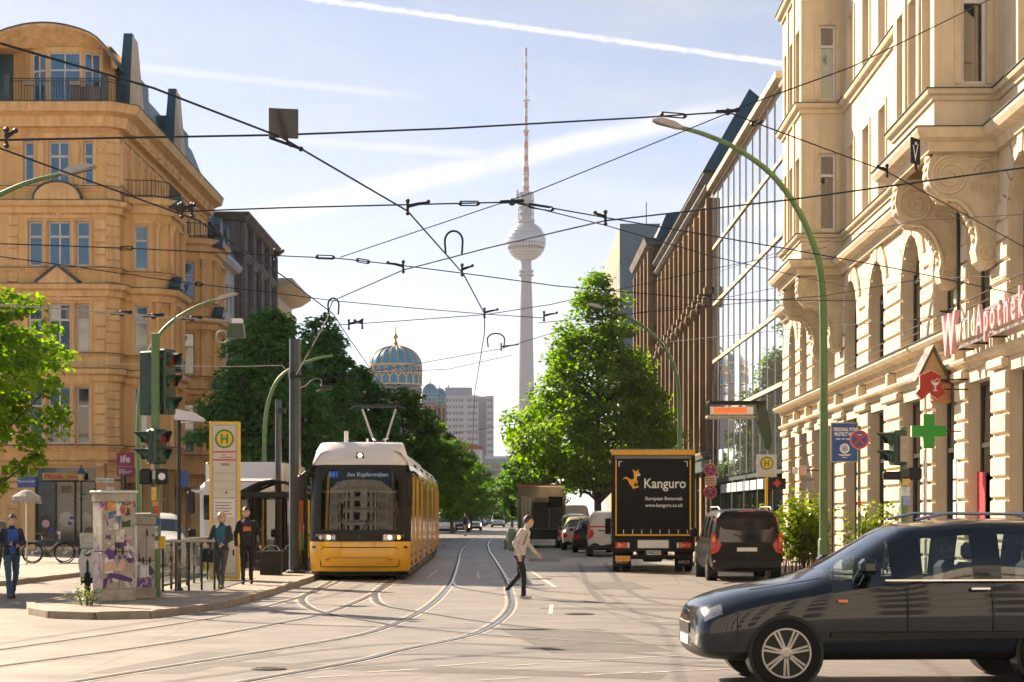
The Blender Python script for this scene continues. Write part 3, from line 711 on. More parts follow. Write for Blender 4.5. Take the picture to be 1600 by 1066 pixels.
# ================================================================== buildings behind on the left
def plain_block(name,label,x0,x1,y0,y1,h,wm,facing,win,root_kind='building',frame='winframe',pane='pane',ww=1.1,wh=1.7,floors=(1.0,),nu=5,margin=.6,sill=True,base=0):
    """box building with real window openings on its facade turned to +x ('px') or -x ('nx') and on the -y end"""
    r=thing(name,label,root_kind,(x0 if facing=='nx' else x1,y1 if facing=='nx' else y0,0))
    w=x1-x0; d=y1-y0
    FM=RZ(R(90)) if facing=='px' else RZ(R(-90))
    mb=MB(FM); ops=[]
    for z in floors:
        for i in range(nu):
            u=margin+(d-2*margin)*(i+.5)/nu; ops.append((u-ww/2,u+ww/2,z,z+wh))
    facade(mb,0,d,0,h,ops,.22); mb.M=None
    sx=-1 if facing=='px' else 1
    near=0 if facing=='px' else -d
    mb.add([(0,near,0),(sx*w,near,0),(sx*w,near,h),(0,near,h)],[(0,1,2,3)])
    far=d if facing=='px' else 0
    mb.add([(0,far,0),(sx*w,far,0),(sx*w,far,h),(0,far,h)],[(0,1,2,3)]); mb.add([(sx*w,0,0),(sx*w,d if facing=='px' else -d,0),(sx*w,d if facing=='px' else -d,h),(sx*w,0,h)],[(0,1,2,3)])
    mb.add([(0,near,h),(sx*w,near,h),(sx*w,far,h),(0,far,h)],[(0,1,2,3)])
    mb.build('wall',M[wm],r,fix=False)
    for o in ops: window(r,FM,*o,.12,2,.3,fm=frame,pm=pane)
    return r,FM,ops
r,FM,ops=plain_block('white_building','plain white rendered house with blue roof beyond the ochre building',-30,-17.3,113.6,119.6,17.0,'white_wall','px','',floors=(3.5,7.2,10.8,14.0),nu=3,ww=.9)
MB().prism([(.45,17.0),(-1.6,21.2),(-11,21.2),(-12.5,17.0)],.0,6.0,'y').build('steep_roof',M['teal_metal'],r)
MB().sweep([(0,0),(0,6.0)],[(0,16.6),(.35,16.7),(.5,16.95),(.5,17.1),(0,17.1)]).build('cornice',M['white_wall'],r)
for v in (1.5,4.2): MB().prism([(v-.6,17.7),(v+.6,17.7),(v+.6,19.0),(v,19.5),(v-.6,19.0)],-1.6,-.1,'x').build('dormer',M['slate'],r)
r,FM,ops=plain_block('weathered_building','tall weathered grey stone building with round balcony behind the white house',-31,-17.0,119.7,137,20.3,'grey_stone','px','',floors=(4,8.0,11.8,15.4),nu=4,ww=1.3,wh=2.2)
for z,d in ((20.5,.7),(18.2,.35),(11.3,.3),(7.4,.25)): MB().sweep([(-14,0),(0,0),(0,17.3)],[(0,z-.5),(d*.5,z-.4),(d,z-.12),(d,z),(0,z)]).build('cornice',M['grey_stone'],r)
for i in range(5): MB().cbox(.0,.35,.2+i*4.05,.8+i*4.05,7.6,20.0,.05).build('pilaster',M['grey_stone'],r)
MB().lathe([(.2,12.6),(.9,13.0),(1.2,13.4),(1.25,14.4),(1.1,14.5)],14,c=(.2,3.0,0)).build('round_balcony',M['grey_stone'],r,smooth=40)
for o in ops:
    q=MB(FM); q.box(o[0]-.2,o[1]+.2,-.16,.02,o[3]+.08,o[3]+.26); q.box(o[0]-.2,o[1]+.2,-.12,.02,o[2]-.2,o[2]-.02); q.build('window_surround',M['grey_stone'],r)
r,FM,ops=plain_block('pale_cornice_house','pale plastered house with deep ornate cornice beyond the weathered building',-32,-17.2,137.2,150,18.3,'white_wall','px','',floors=(4,8.0,11.8,14.9),nu=3,ww=1.2,wh=2.0)
for z,d in ((18.6,1.5),(17.0,.4),(11.3,.3)): MB().sweep([(0,0),(0,12.8)],[(0,z-.9),(d*.5,z-.7),(d,z-.2),(d,z),(0,z)]).build('cornice',M['cream_trim'],r)
for i in range(4): MB().cbox(.0,.3,.3+i*3.9,.9+i*3.9,7.5,16.5,.05).build('pilaster',M['grey_stone'],r)
r,FM,ops=plain_block('green_roofed_house','house with blue-green curved roof edge behind the dark trees',-32,-16.6,186,212,14.2,'white_wall','px','',floors=(3.5,7.0,10.4),nu=6)
MB().prism([(.6,14.2),(.4,15),(-.8,16.6),(-2.6,17.8),(-5,18.3),(-14,18.3),(-15,14.2)],0,26,'y').build('curved_roof',M['teal_metal'],r)
# ================================================================== cream stone building, right
CB = thing('stone_building','cream stone building with scroll-bracketed bays and arched windows on the right','building',(9.92,70,0),R(-90)-math.atan(.0167))
UC=[2.7,5.6,8.6,11.7,15.5,19.7,24.4,28.2,31.5,35.0]; UL=37.8
WA=[1.7,1.7,1.7,1.75,2.2,2.3,2.4,2.1,2.1,2.1]
W=MB(); ops=[]
gops=[(u-w*.53,u+w*.53,.12,4.45) for u,w in zip(UC,WA)]
aops=[(u-w/2,u+w/2,5.75,8.35,True) for u,w in zip(UC,WA)]
up=[]; UF=[(10.0,12.25),(13.8,16.0),(17.5,19.6)]
UW=[2.2,5.0,7.6,15.3,17.9,20.4,23.2,26.4,35.2]
for za,zb in UF:
    for u in UW: up.append((u-.5,u+.5,za,zb))
facade(W,0,UL,0,9.2,gops+aops,.34); facade(W,0,UL,9.2,21.5,up,.34)
W.add([(UL,0,0),(UL,14,0),(UL,14,21.5),(UL,0,21.5)],[(0,1,2,3)]); W.add([(0,0,0),(0,14,0),(0,14,21.5),(0,0,21.5)],[(0,3,2,1)])
W.add([(0,14,0),(UL,14,0),(UL,14,21.5),(0,14,21.5)],[(0,3,2,1)]); W.add([(0,0,21.5),(UL,0,21.5),(UL,14,21.5),(0,14,21.5)],[(0,1,2,3)])
W.build('wall',M['cream'],CB,fix=False)
for o in gops:
    w=window(CB,I4,o[0],o[1],o[2],o[3],.25,2,.3,fm='darkframe',pm='pane_dark',fw=.08,name='shop_window')
for o in aops: window(CB,I4,o[0],o[1],o[2],o[3],.25,2,.38,fm='darkframe',pm='pane_dark',fw=.08,name='arched_window',arch=True)
for o in up: window(CB,I4,o[0],o[1],o[2],o[3],.22,2,.3,pm='pane')
for o in up:
    sr=MB(); sr.box(o[0]-.14,o[0]-.01,-.035,.02,o[2],o[3]+.14); sr.box(o[1]+.01,o[1]+.14,-.035,.02,o[2],o[3]+.14); sr.box(o[0]-.01,o[1]+.01,-.033,.02,o[3]+.01,o[3]+.139)
    sr.build('window_surround',M['cream_trim'],CB)
# blocks of the piers, one piece each
bc={}
def block(u0,u1,z0,z1,d=.07):
    k=(round(u1-u0,2),round(z1-z0,2),d)
    if k not in bc: bc[k]=MB().cbox(.0,k[0],-d,.03,0,k[1]-.055,.022).mesh('stone_block',M['cream'])
    put('stone_block',bc[k],CB,T((u0,random.uniform(-.006,.006),z0)))
edges=[0]+[c for o in gops for c in o[:2]]+[UL]
for a,b in zip(edges[0::2],edges[1::2]):
    for i in range(10): block(a+.02,b-.02,.42+i*.41,.42+(i+1)*.41)
    MB().cbox(a-.03,b+.03,-.12,.03,.11,.40,.03).build('plinth_block',M['cream_trim'],CB)
    MB().cbox(a-.02,b+.02,-.15,.02,4.53,4.72,.03).build('pier_capital',M['cream_trim'],CB)
edges=[0]+[c for o in aops for c in o[:2]]+[UL]
for a,b in zip(edges[0::2],edges[1::2]):
    for i in range(5): block(a+.02,b-.02,5.78+i*.40,5.78+(i+1)*.40,.06)
for (a,b,c,d,_) in aops:                      # voussoirs
    r=(b-a)/2; um=(a+b)/2; zc=d-r; K=9
    for k in range(K):
        t0,t1=math.pi*(k+.06)/K,math.pi*(k+.94)/K; ro=r+(.62 if k==4 else .5)
        pts=[(um-q*math.cos(t),zc+q*math.sin(t)) for q,t in ((r+.01,t0),(r+.01,t1),(ro,t1),(ro,t0))]
        MB().prism(pts,-.085 if k==4 else -.062,.02,'y').build('voussoir',M['cream'],CB)
    MB().box(a-.1,b+.1,-.12,.1,5.62,5.74).build('sill',M['cream_trim'],CB)
    gr=MB()
    for z in (5.95,6.12): gr.tube([(a+.02,-.06,z),(b-.02,-.06,z)],.014,4)
    gr.build('sill_guard_rail',M['iron'],CB)
def cled(name,z,d,h,p,mt='cream_trim',cap=True):
    MB().sweep(p,[(-.03,z-h),(d*.3,z-h),(d*.4,z-h*.6),(d*.85,z-h*.45),(d,z-h*.2),(d,z),(-.03,z)]).build(name,M[mt],CB)
    if cap: MB().sweep(p,[(-.03,z+.002),(d+.03,z+.002),(d+.03,z+.02),(-.03,z+.06)]).build('ledge_flashing',M['lead'],CB)
full=[(0,0),(UL,0)]
cled('string_course',5.58,.42,.32,full); cled('architrave',4.92,.22,.20,full,cap=False)
for u in [ (a+b)/2 for a,b in zip(edges[0::2],edges[1::2])]:
    MB().cbox(u-.17,u+.17,-.2,.02,4.925,5.25,.03).build('frieze_block',M['cream_trim'],CB)
# bays
def bay(a,b,p=1.25):
    mb=MB(); pl_=[(a,0),(a,-p),(b,-p),(b,0)]; z1=21.5
    fops=[]
    for za,zb in UF:
        for k in range(3):
            c=a+(b-a)*(k+.5)/3+ (.06 if k==0 else -.06 if k==2 else 0); w=.42 if k!=1 else .50
            fops.append((c-w,c+w,za,zb))
    facade(mb,a,b,9.12,z1,fops,.30,-p)
    for o in fops: window(CB,I4,o[0],o[1],o[2],o[3],-p+.2,1,.28)
    FS=T((b,-p,0))@RZ(R(90)); mb.M=FS; so=[(.52,1.0,za+.02,zb) for za,zb in UF]
    facade(mb,0,p,9.12,z1,so,.16)
    for o in so: window(CB,FS,o[0],o[1],o[2],o[3],.09,1,.28,blind=.15)
    for o in so:
        so_=MB(FS); so_.box(o[0]-.13,o[0]-.01,-.03,.02,o[2],o[3]+.13); so_.box(o[1]+.01,o[1]+.13,-.03,.02,o[2],o[3]+.13); so_.box(o[0]-.01,o[1]+.01,-.028,.02,o[3]+.01,o[3]+.129)
        so_.build('window_surround',M['cream_trim'],CB)
    mb.M=None
    mb.add([(a,0,9.12),(a,-p,9.12),(a,-p,z1),(a,0,z1)],[(0,1,2,3)]); mb.add([(a,0,9.12),(b,0,9.12),(b,-p,9.12),(a,-p,9.12)],[(0,1,2,3)])
    mb.build('bay',M['cream'],CB,fix=False)
    for k in (1,2): # slim posts between the bay lights
        c=a+(b-a)*k/3; MB().box(c-.12,c+.12,-p-.05,-p+.02,9.95,20.5).build('bay_post',M['cream_trim'],CB)
    return pl_
b1=bay(9.7,14.0); b2=bay(28.8,33.1)
for z,d,h in ((9.9,.16,.2),(13.7,.2,.28),(17.4,.2,.28)):
    pth=[(0,0)]+[tuple(p) for p in b1]+[tuple(p) for p in b2]+[(UL,0)]
    cled('sill_course',z,d,h,pth)
cled('main_cornice',9.12,.40,.42,[(0,0)]+b1+b2+[(UL,0)])
# great scroll consoles below the bays
def console(u,th=.5):
    prof=[(0,8.72),(-1.22,8.72),(-1.32,8.55),(-1.36,8.3),(-1.30,8.05),(-1.15,7.86),(-.95,7.80),(-.78,7.86),(-.66,7.74),(-.52,7.55),(-.44,7.3),(-.40,7.05),(-.44,6.85),(-.40,6.62),(-.26,6.48),(-.12,6.5),(0,6.62)]
    MB().prism(prof,u-th/2,u+th/2,'x').build('console',M['cream_trim'],CB)
    for s in (-1,1):
        q=MB(); x=u+s*(th/2+.012)
        spiral(q,(x,-.92,8.26),.40,2.4,.05,'x',34,1 if s>0 else 1,math.pi*.5)
        spiral(q,(x,-.22,6.78),.20,2.0,.035,'x',24,-1,0)
        spiral(q,(x,-.28,8.35),.20,1.7,.032,'x',22,-1,math.pi); spiral(q,(x,-.24,7.95),.15,1.6,.028,'x',20,1,0); spiral(q,(x,-.45,8.02),.11,1.5,.025,'x',16,1,0)
        q.tube([(x,-1.1,7.84),(x,-.78,7.80),(x,-.60,7.66),(x,-.47,7.45),(x,-.36,7.15),(x,-.36,6.95)],[.04,.05,.055,.05,.045,.03],5)
        q.tube([(x,-.60,8.62),(x,-.35,8.58),(x,-.1,8.62)],[.02,.04,.02],5)
        q.build('scroll_relief',M['cream_trim'],CB,smooth=50)
    # beaded edge and leaf at the nose
    q=MB()
    for i in range(9):
        t=i/8; q.sphere((u,-.80+.40*t,7.80-.75*t*t),.07,7,5)
    for k in range(4): q.sphere((u,-1.30-.03*math.sin(k),8.62-k*.17),.11,8,6,sc=(2.0,.6,.9))
    q.build('console_beading',M['cream_trim'],CB,smooth=50)
    MB().cbox(u-th/2-.06,u+th/2+.06,-1.30,.0,8.725,8.80,.02).build('console_slab',M['cream_trim'],CB)
for a,b in ((9.7,14.0),(28.8,33.1)):
    console(a+.55); console(b-.35)
# things fixed to the wall
MB().tube([(29.9,-.10,5.6),(29.9,-.10,8.2)],.035,6).build('conduit',M['iron'],CB)
for u,z0_,z1_ in ((25.2,.5,3.0),(30.2,1.2,2.6)): MB().box(u,u+.9,.18,.20,z0_,z1_).build('red_poster',mat('poster_red',(.55,.04,.06),.5,var=.35,scale=3),CB)
for k in range(4): MB().box(26.15,26.45,-.09,-.076,2.6-.42*k,2.98-.42*k).build('notice',mat('notice_paper',(.66,.58,.56),.7,var=.25,scale=10),CB)
for k in range(3): MB().box(29.35,29.62,-.09,-.076,2.5-.45*k,2.9-.45*k).build('notice',mat('notice_paper',(.68,.60,.60),.7,var=.25,scale=10),CB)
# attic roof
MB().prism([(-.3,21.52),(1.5,25.5),(12,25.5),(14.2,21.52)],0,UL,'x').build('roof',M['slate'],CB)
# shop letters on the frieze
lt=thing('shop_lettering','pink and pale raised shop letters on the stone frieze','sign',tuple(CB.matrix_basis@Vector((30.7,-.52,4.94))),CB.rotation_euler.z)
lettering('W',1.15,M['pink'],lt,(.42,0,.40),depth=.05,bold=.03,name='letter')
x=1.05
for ch,mm_,s,w in (*[(c,'pale_letter',.74,.47 if c!='l' else .3) for c in 'wald'],*[(c,'pink',.78,.52) for c in 'Apotheke']):
    lettering(ch,s,M[mm_],lt,(x+w/2,0,.45),depth=.03,bold=.012,name='letter',sx=.9); x+=w+(.05 if ch in 'wA' else 0)
MB().box(0,x,.06,.10,.12,.17).build('mounting_rail',M['alu'],lt); MB().box(0,x,.06,.10,.62,.67).build('mounting_rail',M['alu'],lt)
for xx in (.2,1.6,3.0,x-.2): MB().box(xx,xx+.04,.10,.53,.14,.18).build('bracket',M['iron'],lt)
# projecting pharmacy signs
def at(px,py,Y): return tuple(PX(px,py,Y))
cr=thing('green_cross','green cross-shaped box sign projecting from the stone wall','sign',at(1450.5,674,40))
a,bw=.355,.115
crp=[(-bw,-a),(bw,-a),(bw,-bw),(a,-bw),(a,bw),(bw,bw),(bw,a),(-bw,a),(-bw,bw),(-a,bw),(-a,-bw),(-bw,-bw)]
MB().prism(crp,-.07,.07,'y').build('cross_box',M['green'],cr); MB().tube([(a,0,0),(.75,0,0)],.015,5).build('bracket',M['iron'],cr)
MB().prism([(p*1.01,q*1.01) for p,q in crp],-.062,.062,'y').build('cross_edge',mat('pale_green_edge',(.55,.75,.5),.4,var=0),cr)
ra=thing('pharmacy_sign','dark red angular letter A sign with white cup and snake','sign',at(1452,610,39.6))
ap=[(-.24,.34),(0,.46) ,(.24,.34),(.24,.06),(.28,-.02),(.33,-.02)]
ap=[(-.20,.30),(0.02,.40),(.22,.30),(.22,.16),(.25,.16),(.25,.05),(.33,-.06),(.16,-.18),(.04,-.10),(.03,.02),(-.01,-.06),(-.16,-.20),(-.28,-.06),(-.20,.04)]
MB().prism(ap,-.06,.06,'y').build('letter_box',M['dark_red'],ra)
MB().prism([(p*1.03,q*1.03) for p,q in ap],-.05,.05,'y').build('letter_edge',mat('pale_red_edge',(.75,.45,.42),.4,var=0),ra)
q=MB(); q.prism([(.02,.16),(.20,.16),(.14,.09),(.08,.09)],-.066,-.061,'y'); q.box(.10,.12,-.066,-.061,-.01,.088); q.prism([(.05,-.02),(.17,-.02),(.15,.0),(.07,.0)],-.066,-.0611,'y')
q.tube([(.02,-.064,.20),(.06,-.064,.17),(.10,-.064,.20),(.15,-.064,.24),(.20,-.064,.20),(.17,-.064,.15)],.010,5); q.tube([(.08,-.064,.06),(.14,-.064,.04),(.09,-.064,.015),(.13,-.064,-.02)],.008,5)
q.build('cup_and_snake_emblem',M['white_paint'],ra)
for z in (.22,.02): MB().tube([(.24,0,z),(.80,0,z)],.015,5).build('bracket',M['iron'],ra)
hs=thing('gabled_sign','brown gable-roofed hanging sign box above the red letter A','sign',at(1455,600,41.2))
MB().prism([(-.40,.05),(-.02,.82),(.36,.05),(.30,.05),(-.02,.70),(-.34,.05)],-.35,.45,'y').build('gable_roof',mat('zinc_brown',(.10,.085,.07),.4,metal=.4,var=.2,scale=6),hs)
MB().prism([(-.33,.06),(-.02,.68),(.29,.06)],-.30,.42,'y').build('gable_panel',mat('tan_panel',(.40,.28,.14),.6,var=.15,scale=8),hs)
MB().cbox(.0,.42,-.2,.2,-.42,.05,.05).build('lamp_housing',mat('terracotta_box',(.42,.20,.10),.6,var=.2,scale=6),hs); MB().tube([(.3,.3,.0),(.9,.3,.0)],.02,5).build('bracket',M['iron'],hs)

# ================================================================== glass office building
GB=thing('glass_building','glass curtain-wall office with pale mullions beside the stone building','building',(9.95,95,0),R(-90))
Dg=24.6; zr=[3.3,6.5,9.2,12.0,14.8,17.6]; nc=11
W=MB(); W.box(0,Dg,.2,14,0,17.55); W.build('core',M['interior'],GB)
pc={}
for r_ in range(5):
    for c in range(nc):
        u=Dg*c/nc; k=r_
        if k not in pc: pc[k]=MB().box(.04,Dg/nc-.04,0,.02,.18,zr[r_+1]-zr[r_]-.06).mesh('pane',M['curtain_glass'])
        put('pane',pc[k],GB,T((u,.0,zr[r_]))@RZ(random.uniform(-.004,.004))@Matrix.Rotation(random.uniform(-.004,.004),4,'X'))
mm=MB().box(-.026,.026,-.018,.14,0,14.3).mesh('mullion',M['alu'])
m2=MB().box(-.010,.010,-.035,-.0185,0,14.3).mesh('mullion_fin',M['darkframe'])
for c in range(nc+1):
    o=put('mullion',mm,GB,T((Dg*c/nc,0,3.3))); 
    if 0<c<nc: put('mullion_fin',m2,o,T((0,0,0)))
for z in zr: MB().box(-.02,Dg+.02,-.06,.16,z-.05,z+.11).build('spandrel',M['cream_trim'] if z>6 else M['lead'],GB)
MB().box(-.05,Dg+.05,-.30,.5,17.72,17.98).build('parapet_coping',M['cream_trim'],GB)
MB().prism([(0.4,17.98),(2.6,19.8),(12,19.8),(13.5,17.98)],0.0,Dg-9,'x').build('roof_storey',M['teal_metal'],GB)
for c in range(0,nc+1,2): MB().cbox(Dg*c/nc-.2,Dg*c/nc+.2,-.1,.15,0.1,3.2,.03).build('column',M['darkframe'],GB)
for c in range(nc): MB().box(Dg*c/nc+.15,Dg*(c+1)/nc-.15,.05,.1,.2,2.6).build('shop_pane',M['pane_dark'],GB)
for c in range(2,9): MB().cbox(Dg*c/nc+.2,Dg*(c+1)/nc-.2,-.14,.02,2.72,3.12,.02).build('fascia_sign',M['white_wall'],GB)
# canopy arm with orange strip
ca=thing('canopy_arm','dark curved arm carrying a flat canopy with glowing orange strip','canopy',at(1150,700,66))
q=MB(); q.prism([(1.0,1.55),(.72,1.5),(.80,.6),(1.0,-.05),(1.15,-.10),(1.22,.3),(1.12,.95)],-.18,.18,'y'); q.build('arm',M['signal_green'],ca)
MB().cbox(-.98,.98,-.4,.5,1.48,1.60,.03).build('canopy_top',M['black_plastic'],ca)
MB().cbox(-.92,.55,-.42,-.30,1.12,1.40,.02).build('canopy_frame',M['alu'],ca)
MB().box(-.82,.32,-.435,-.425,1.17,1.36).build('orange_strip',mat('orange_display',(.85,.16,.03),.4,var=.25,scale=3,emis=.16),ca)
MB().cbox(-1.02,.62,-.4,.4,1.0,1.10,.02).build('canopy_tray',M['lamp_grey'],ca)

# ================================================================== brown pillared building, its dark roofs, grey slab
BB=thing('pillared_building','brown stone building with tall pilasters and dark blue roof','building',(9.95,130,0),R(-90))
Db=34.8; W=MB(); ops=[]; nb=11
for i in range(nb):
    c=Db*(i+.5)/nb
    for za,zb in ((.2,4.2),(5.4,8.6),(9.0,12.2),(12.6,15.8)): ops.append((c-1.1,c+1.1,za,zb))
facade(W,0,Db,0,18.6,ops,.2); W.add([(Db,0,0),(Db,12,0),(Db,12,18.6),(Db,0,18.6)],[(0,1,2,3)]); W.add([(0,0,0),(0,12,0),(0,12,18.6),(0,0,18.6)],[(0,3,2,1)])
W.build('wall',M['brown'],BB,fix=False)
for o in ops: window(BB,I4,*o[:4],.12,2,.3,fm='darkframe',pm='pane_dark')
for i in range(nb+1):
    c=Db*i/nb
    o=MB().cbox(c-.24,c+.24,-.34,.02,4.9,17.4,.05).build('pilaster',M['brown'],BB)
    q=MB(); q.cbox(c-.32,c+.32,-.44,.0,12.6,13.0,.05); q.sphere((c,-.40,12.25),.2,8,6,sc=(1,.8,1.5)); q.build('pilaster_ornament',M['brown'],o)
for z,d,h in ((18.7,.45,.35),(18.1,.36,.3),(4.9,.3,.4)):
    MB().sweep([(0,0),(Db,0)],[(0,z-h),(d*.6,z-h*.8),(d,z-h*.3),(d,z),(0,z)]).build('cornice',M['grey_stone'],BB)
MB().box(-.0,Db,-.25,.02,3.9,4.45).build('fascia',M['lead'],BB)
MB().prism([(-.5,18.72),(1.75,22.7),(2.35,22.2),(9,22.2),(9,18.72)],0,Db+.6,'x').build('roof',M['teal_metal'],BB)
B2=thing('attic_building','narrow brown building with blue attic beyond the pillared one','building',(9.6,146,0),R(-90))
W=MB(); ops=[]
for i in range(4):
    for za,zb in ((.2,4),(5.5,8.5),(9.2,12.2),(13,16),(16.8,19.4)): ops.append((1.2+i*3.8,2.8+i*3.8,za,zb))
facade(W,0,15.6,0,20.4,ops,.4); W.add([(15.6,0,0),(15.6,12,0),(15.6,12,20.4),(15.6,0,20.4)],[(0,1,2,3)]); W.build('wall',M['brown'],B2,fix=False)
for o in ops: window(B2,I4,*o[:4],.3,2,.3,fm='darkframe',pm='pane_dark')
MB().sweep([(0,0),(15.6,0),(15.6,10)],[(0,19.9),(.5,20.0),(.7,20.4),(0,20.5)]).build('cornice',M['grey_stone'],B2)
MB().prism([(.2,20.5),(.9,22.2),(9,22.2),(10,20.5)],.1,15.5,'x').build('attic_roof',M['teal_metal'],B2)
for i in range(5): MB().cbox(.1+i*3.8,.7+i*3.8,-.4,.02,5,19.6,.05).build('pilaster',M['brown'],B2)
GS=thing('grey_slab','plain grey gable wall of a flat-roofed block behind the right tree','building',(8.96,183,0),R(-90))
M['slab_side']=mat('tan_panel_wall',(.36,.27,.20),.8,var=.1,scale=.5); M['slab_grey']=mat('blue_grey_render',(.20,.26,.30),.85,var=.08,scale=.3,streak=.15)
W=MB(); ops=[(2+i*3.2,3.6+i*3.2,6+k*3,7.8+k*3) for i in range(7) for k in range(6)]
facade(W,0,23,0,25.6,ops,.15); W.build('wall',M['slab_side'],GS,fix=False)
for o in ops: window(GS,I4,*o[:4],.06,1,0,fm='winframe')
MB().box(.02,23.2,.02,12,0,25.9).build('gable_wall',M['slab_grey'],GS)
MB().tube([(12,3,25.8),(12,3,29.5)],.04,5).build('antenna',M['iron'],GS)
# cream building on the other side of the crossing, seen in windscreens and rear windows
OB=thing('opposite_building','cream building with window rows mirrored in the black van rear window','building',(-45,-14,0))
FMo=RZ(R(180))@T((-100,0,0)); W=MB(FMo); ops=[(1.5+i*3.2,2.9+i*3.2,1+k*3.7,3.2+k*3.7) for i in range(30) for k in range(6)]
facade(W,0,100,0,25,ops,.3); W.M=None; W.box(0,100,-10,-.32,0,24.9); W.build('wall',mat('pale_stucco',(.66,.63,.58),.8,var=.08,scale=.5),OB,fix=False)
pm_=MB().box(0,1.4,0,.02,0,2.2).mesh('pane',M['pane_dark'])
for o in ops: put('pane',pm_,OB,FMo@T((o[0],.25,o[2])))
for z in (4.3,8.0,11.7,15.4,19.1,22.8): MB(FMo).box(0,100,-.25,.02,z,z+.35).build('ledge',M['cream_trim'],OB)
# ================================================================== far landmarks
# television tower
M['tower']=mat('tower_concrete',(.36,.37,.43),.8,var=.05,scale=.02); M['ball']=mat('tower_ball_steel',(.42,.47,.56),.35,metal=.7,var=.08,scale=.1); M['mast_red']=mat('mast_red',(.52,.16,.12),.6,var=.05); M['mast_white']=mat('mast_white',(.55,.55,.60),.6,var=.05)
Yt=1530.0; k=Yt/F; zt=lambda y: CAMH+(HY-y)*k
TT=thing('television_tower','tall television tower with steel ball and red-white mast','tower',((822-800)*k,Yt,0))
px=k
MB().lathe([(16,0),(9.5,25),(7.4,60),(6.5,90),(5.2,zt(480)),(4.3,zt(432)),(4.2,zt(400))],28).build('shaft',M['tower'],TT,smooth=50)
for yy in (424,430): MB().lathe([(5.2,zt(yy)-1),(6.0,zt(yy)-.8),(6.0,zt(yy)+.8),(5.2,zt(yy)+1)],24).build('collar',M['tower'],TT)
c=zt(378); r=30.7*px
prof=[(r*math.cos(R(a)),c+r*math.sin(R(a))) for a in range(-82,86,4)]
ball=MB().lathe([(.1,c-r)]+prof,40).build('ball',M['ball'],TT,smooth=30)
for a0,a1,m_ in ((-9,-4,'pane'),(-24,-16,'pane_dark')):
    for j in range(40):
        th=2*math.pi*j/40
        q=MB(RZ(th)); 
        p0=(math.cos(R(a0))*(r+.15),math.sin(R(a0))*(r+.15)); p1=(math.cos(R(a1))*(r+.15),math.sin(R(a1))*(r+.15))
        if math.sin(th)<.2: q.add([(p0[0],-.8,c+p0[1]),(p0[0],.8,c+p0[1]),(p1[0],.8,c+p1[1]),(p1[0],-.8,c+p1[1])],[(0,1,2,3)]).build('ball_window',M[m_],ball)
for a in range(-60,80,10):
    if a not in(-10,-20): MB().lathe([(r*math.cos(R(a))+.02,c+r*math.sin(R(a))-.25),(r*math.cos(R(a))+.35,c+r*math.sin(R(a))),(r*math.cos(R(a))+.02,c+r*math.sin(R(a))+.25)],40).build('ball_seam',M['mast_white'],ball)
q=MB(); q.lathe([(6.5,zt(349)),(6.8,zt(347)),(6.8,zt(344)),(4.2,zt(343)),(4.2,zt(305)),(5.4,zt(304)),(5.4,zt(301)),(3.2,zt(300))],20)
for j in range(10):
    th=2*math.pi*j/10; x,y=5.9*math.cos(th),5.9*math.sin(th); q.tube([(x,y,zt(344)),(x,y,zt(303))],.35,4)
for yy in (334,324,314): q.lathe([(6.2,zt(yy)-.4),(6.4,zt(yy)),(6.2,zt(yy)+.4)],16)
q.box(-7.6,-6.2,-2,2,zt(315),zt(298)); q.build('antenna_platform',M['tower'],TT)
segs=[300,292,284,278,270,261,252,243,233,222,213,203,192,181,170,160,150,140,130,120,109,98,88,75]
for i,(a,b) in enumerate(zip(segs[:-1],segs[1:])):
    t=(300-a)/225; r0=2.3 if a>262 else 1.75 if a>210 else 1.2 if a>160 else .85
    MB().lathe([(r0*1.0,zt(a)),(r0,zt(b))],10).build('mast_segment',M['mast_red'] if i%2==0 else M['mast_white'],TT,smooth=50)
for yy in (292,272,205,157): MB().lathe([(2.0,zt(yy)-.5),(3.0,zt(yy)-.3),(3.0,zt(yy)+.3),(2.0,zt(yy)+.5)],12).build('mast_platform',M['mast_white'],TT)
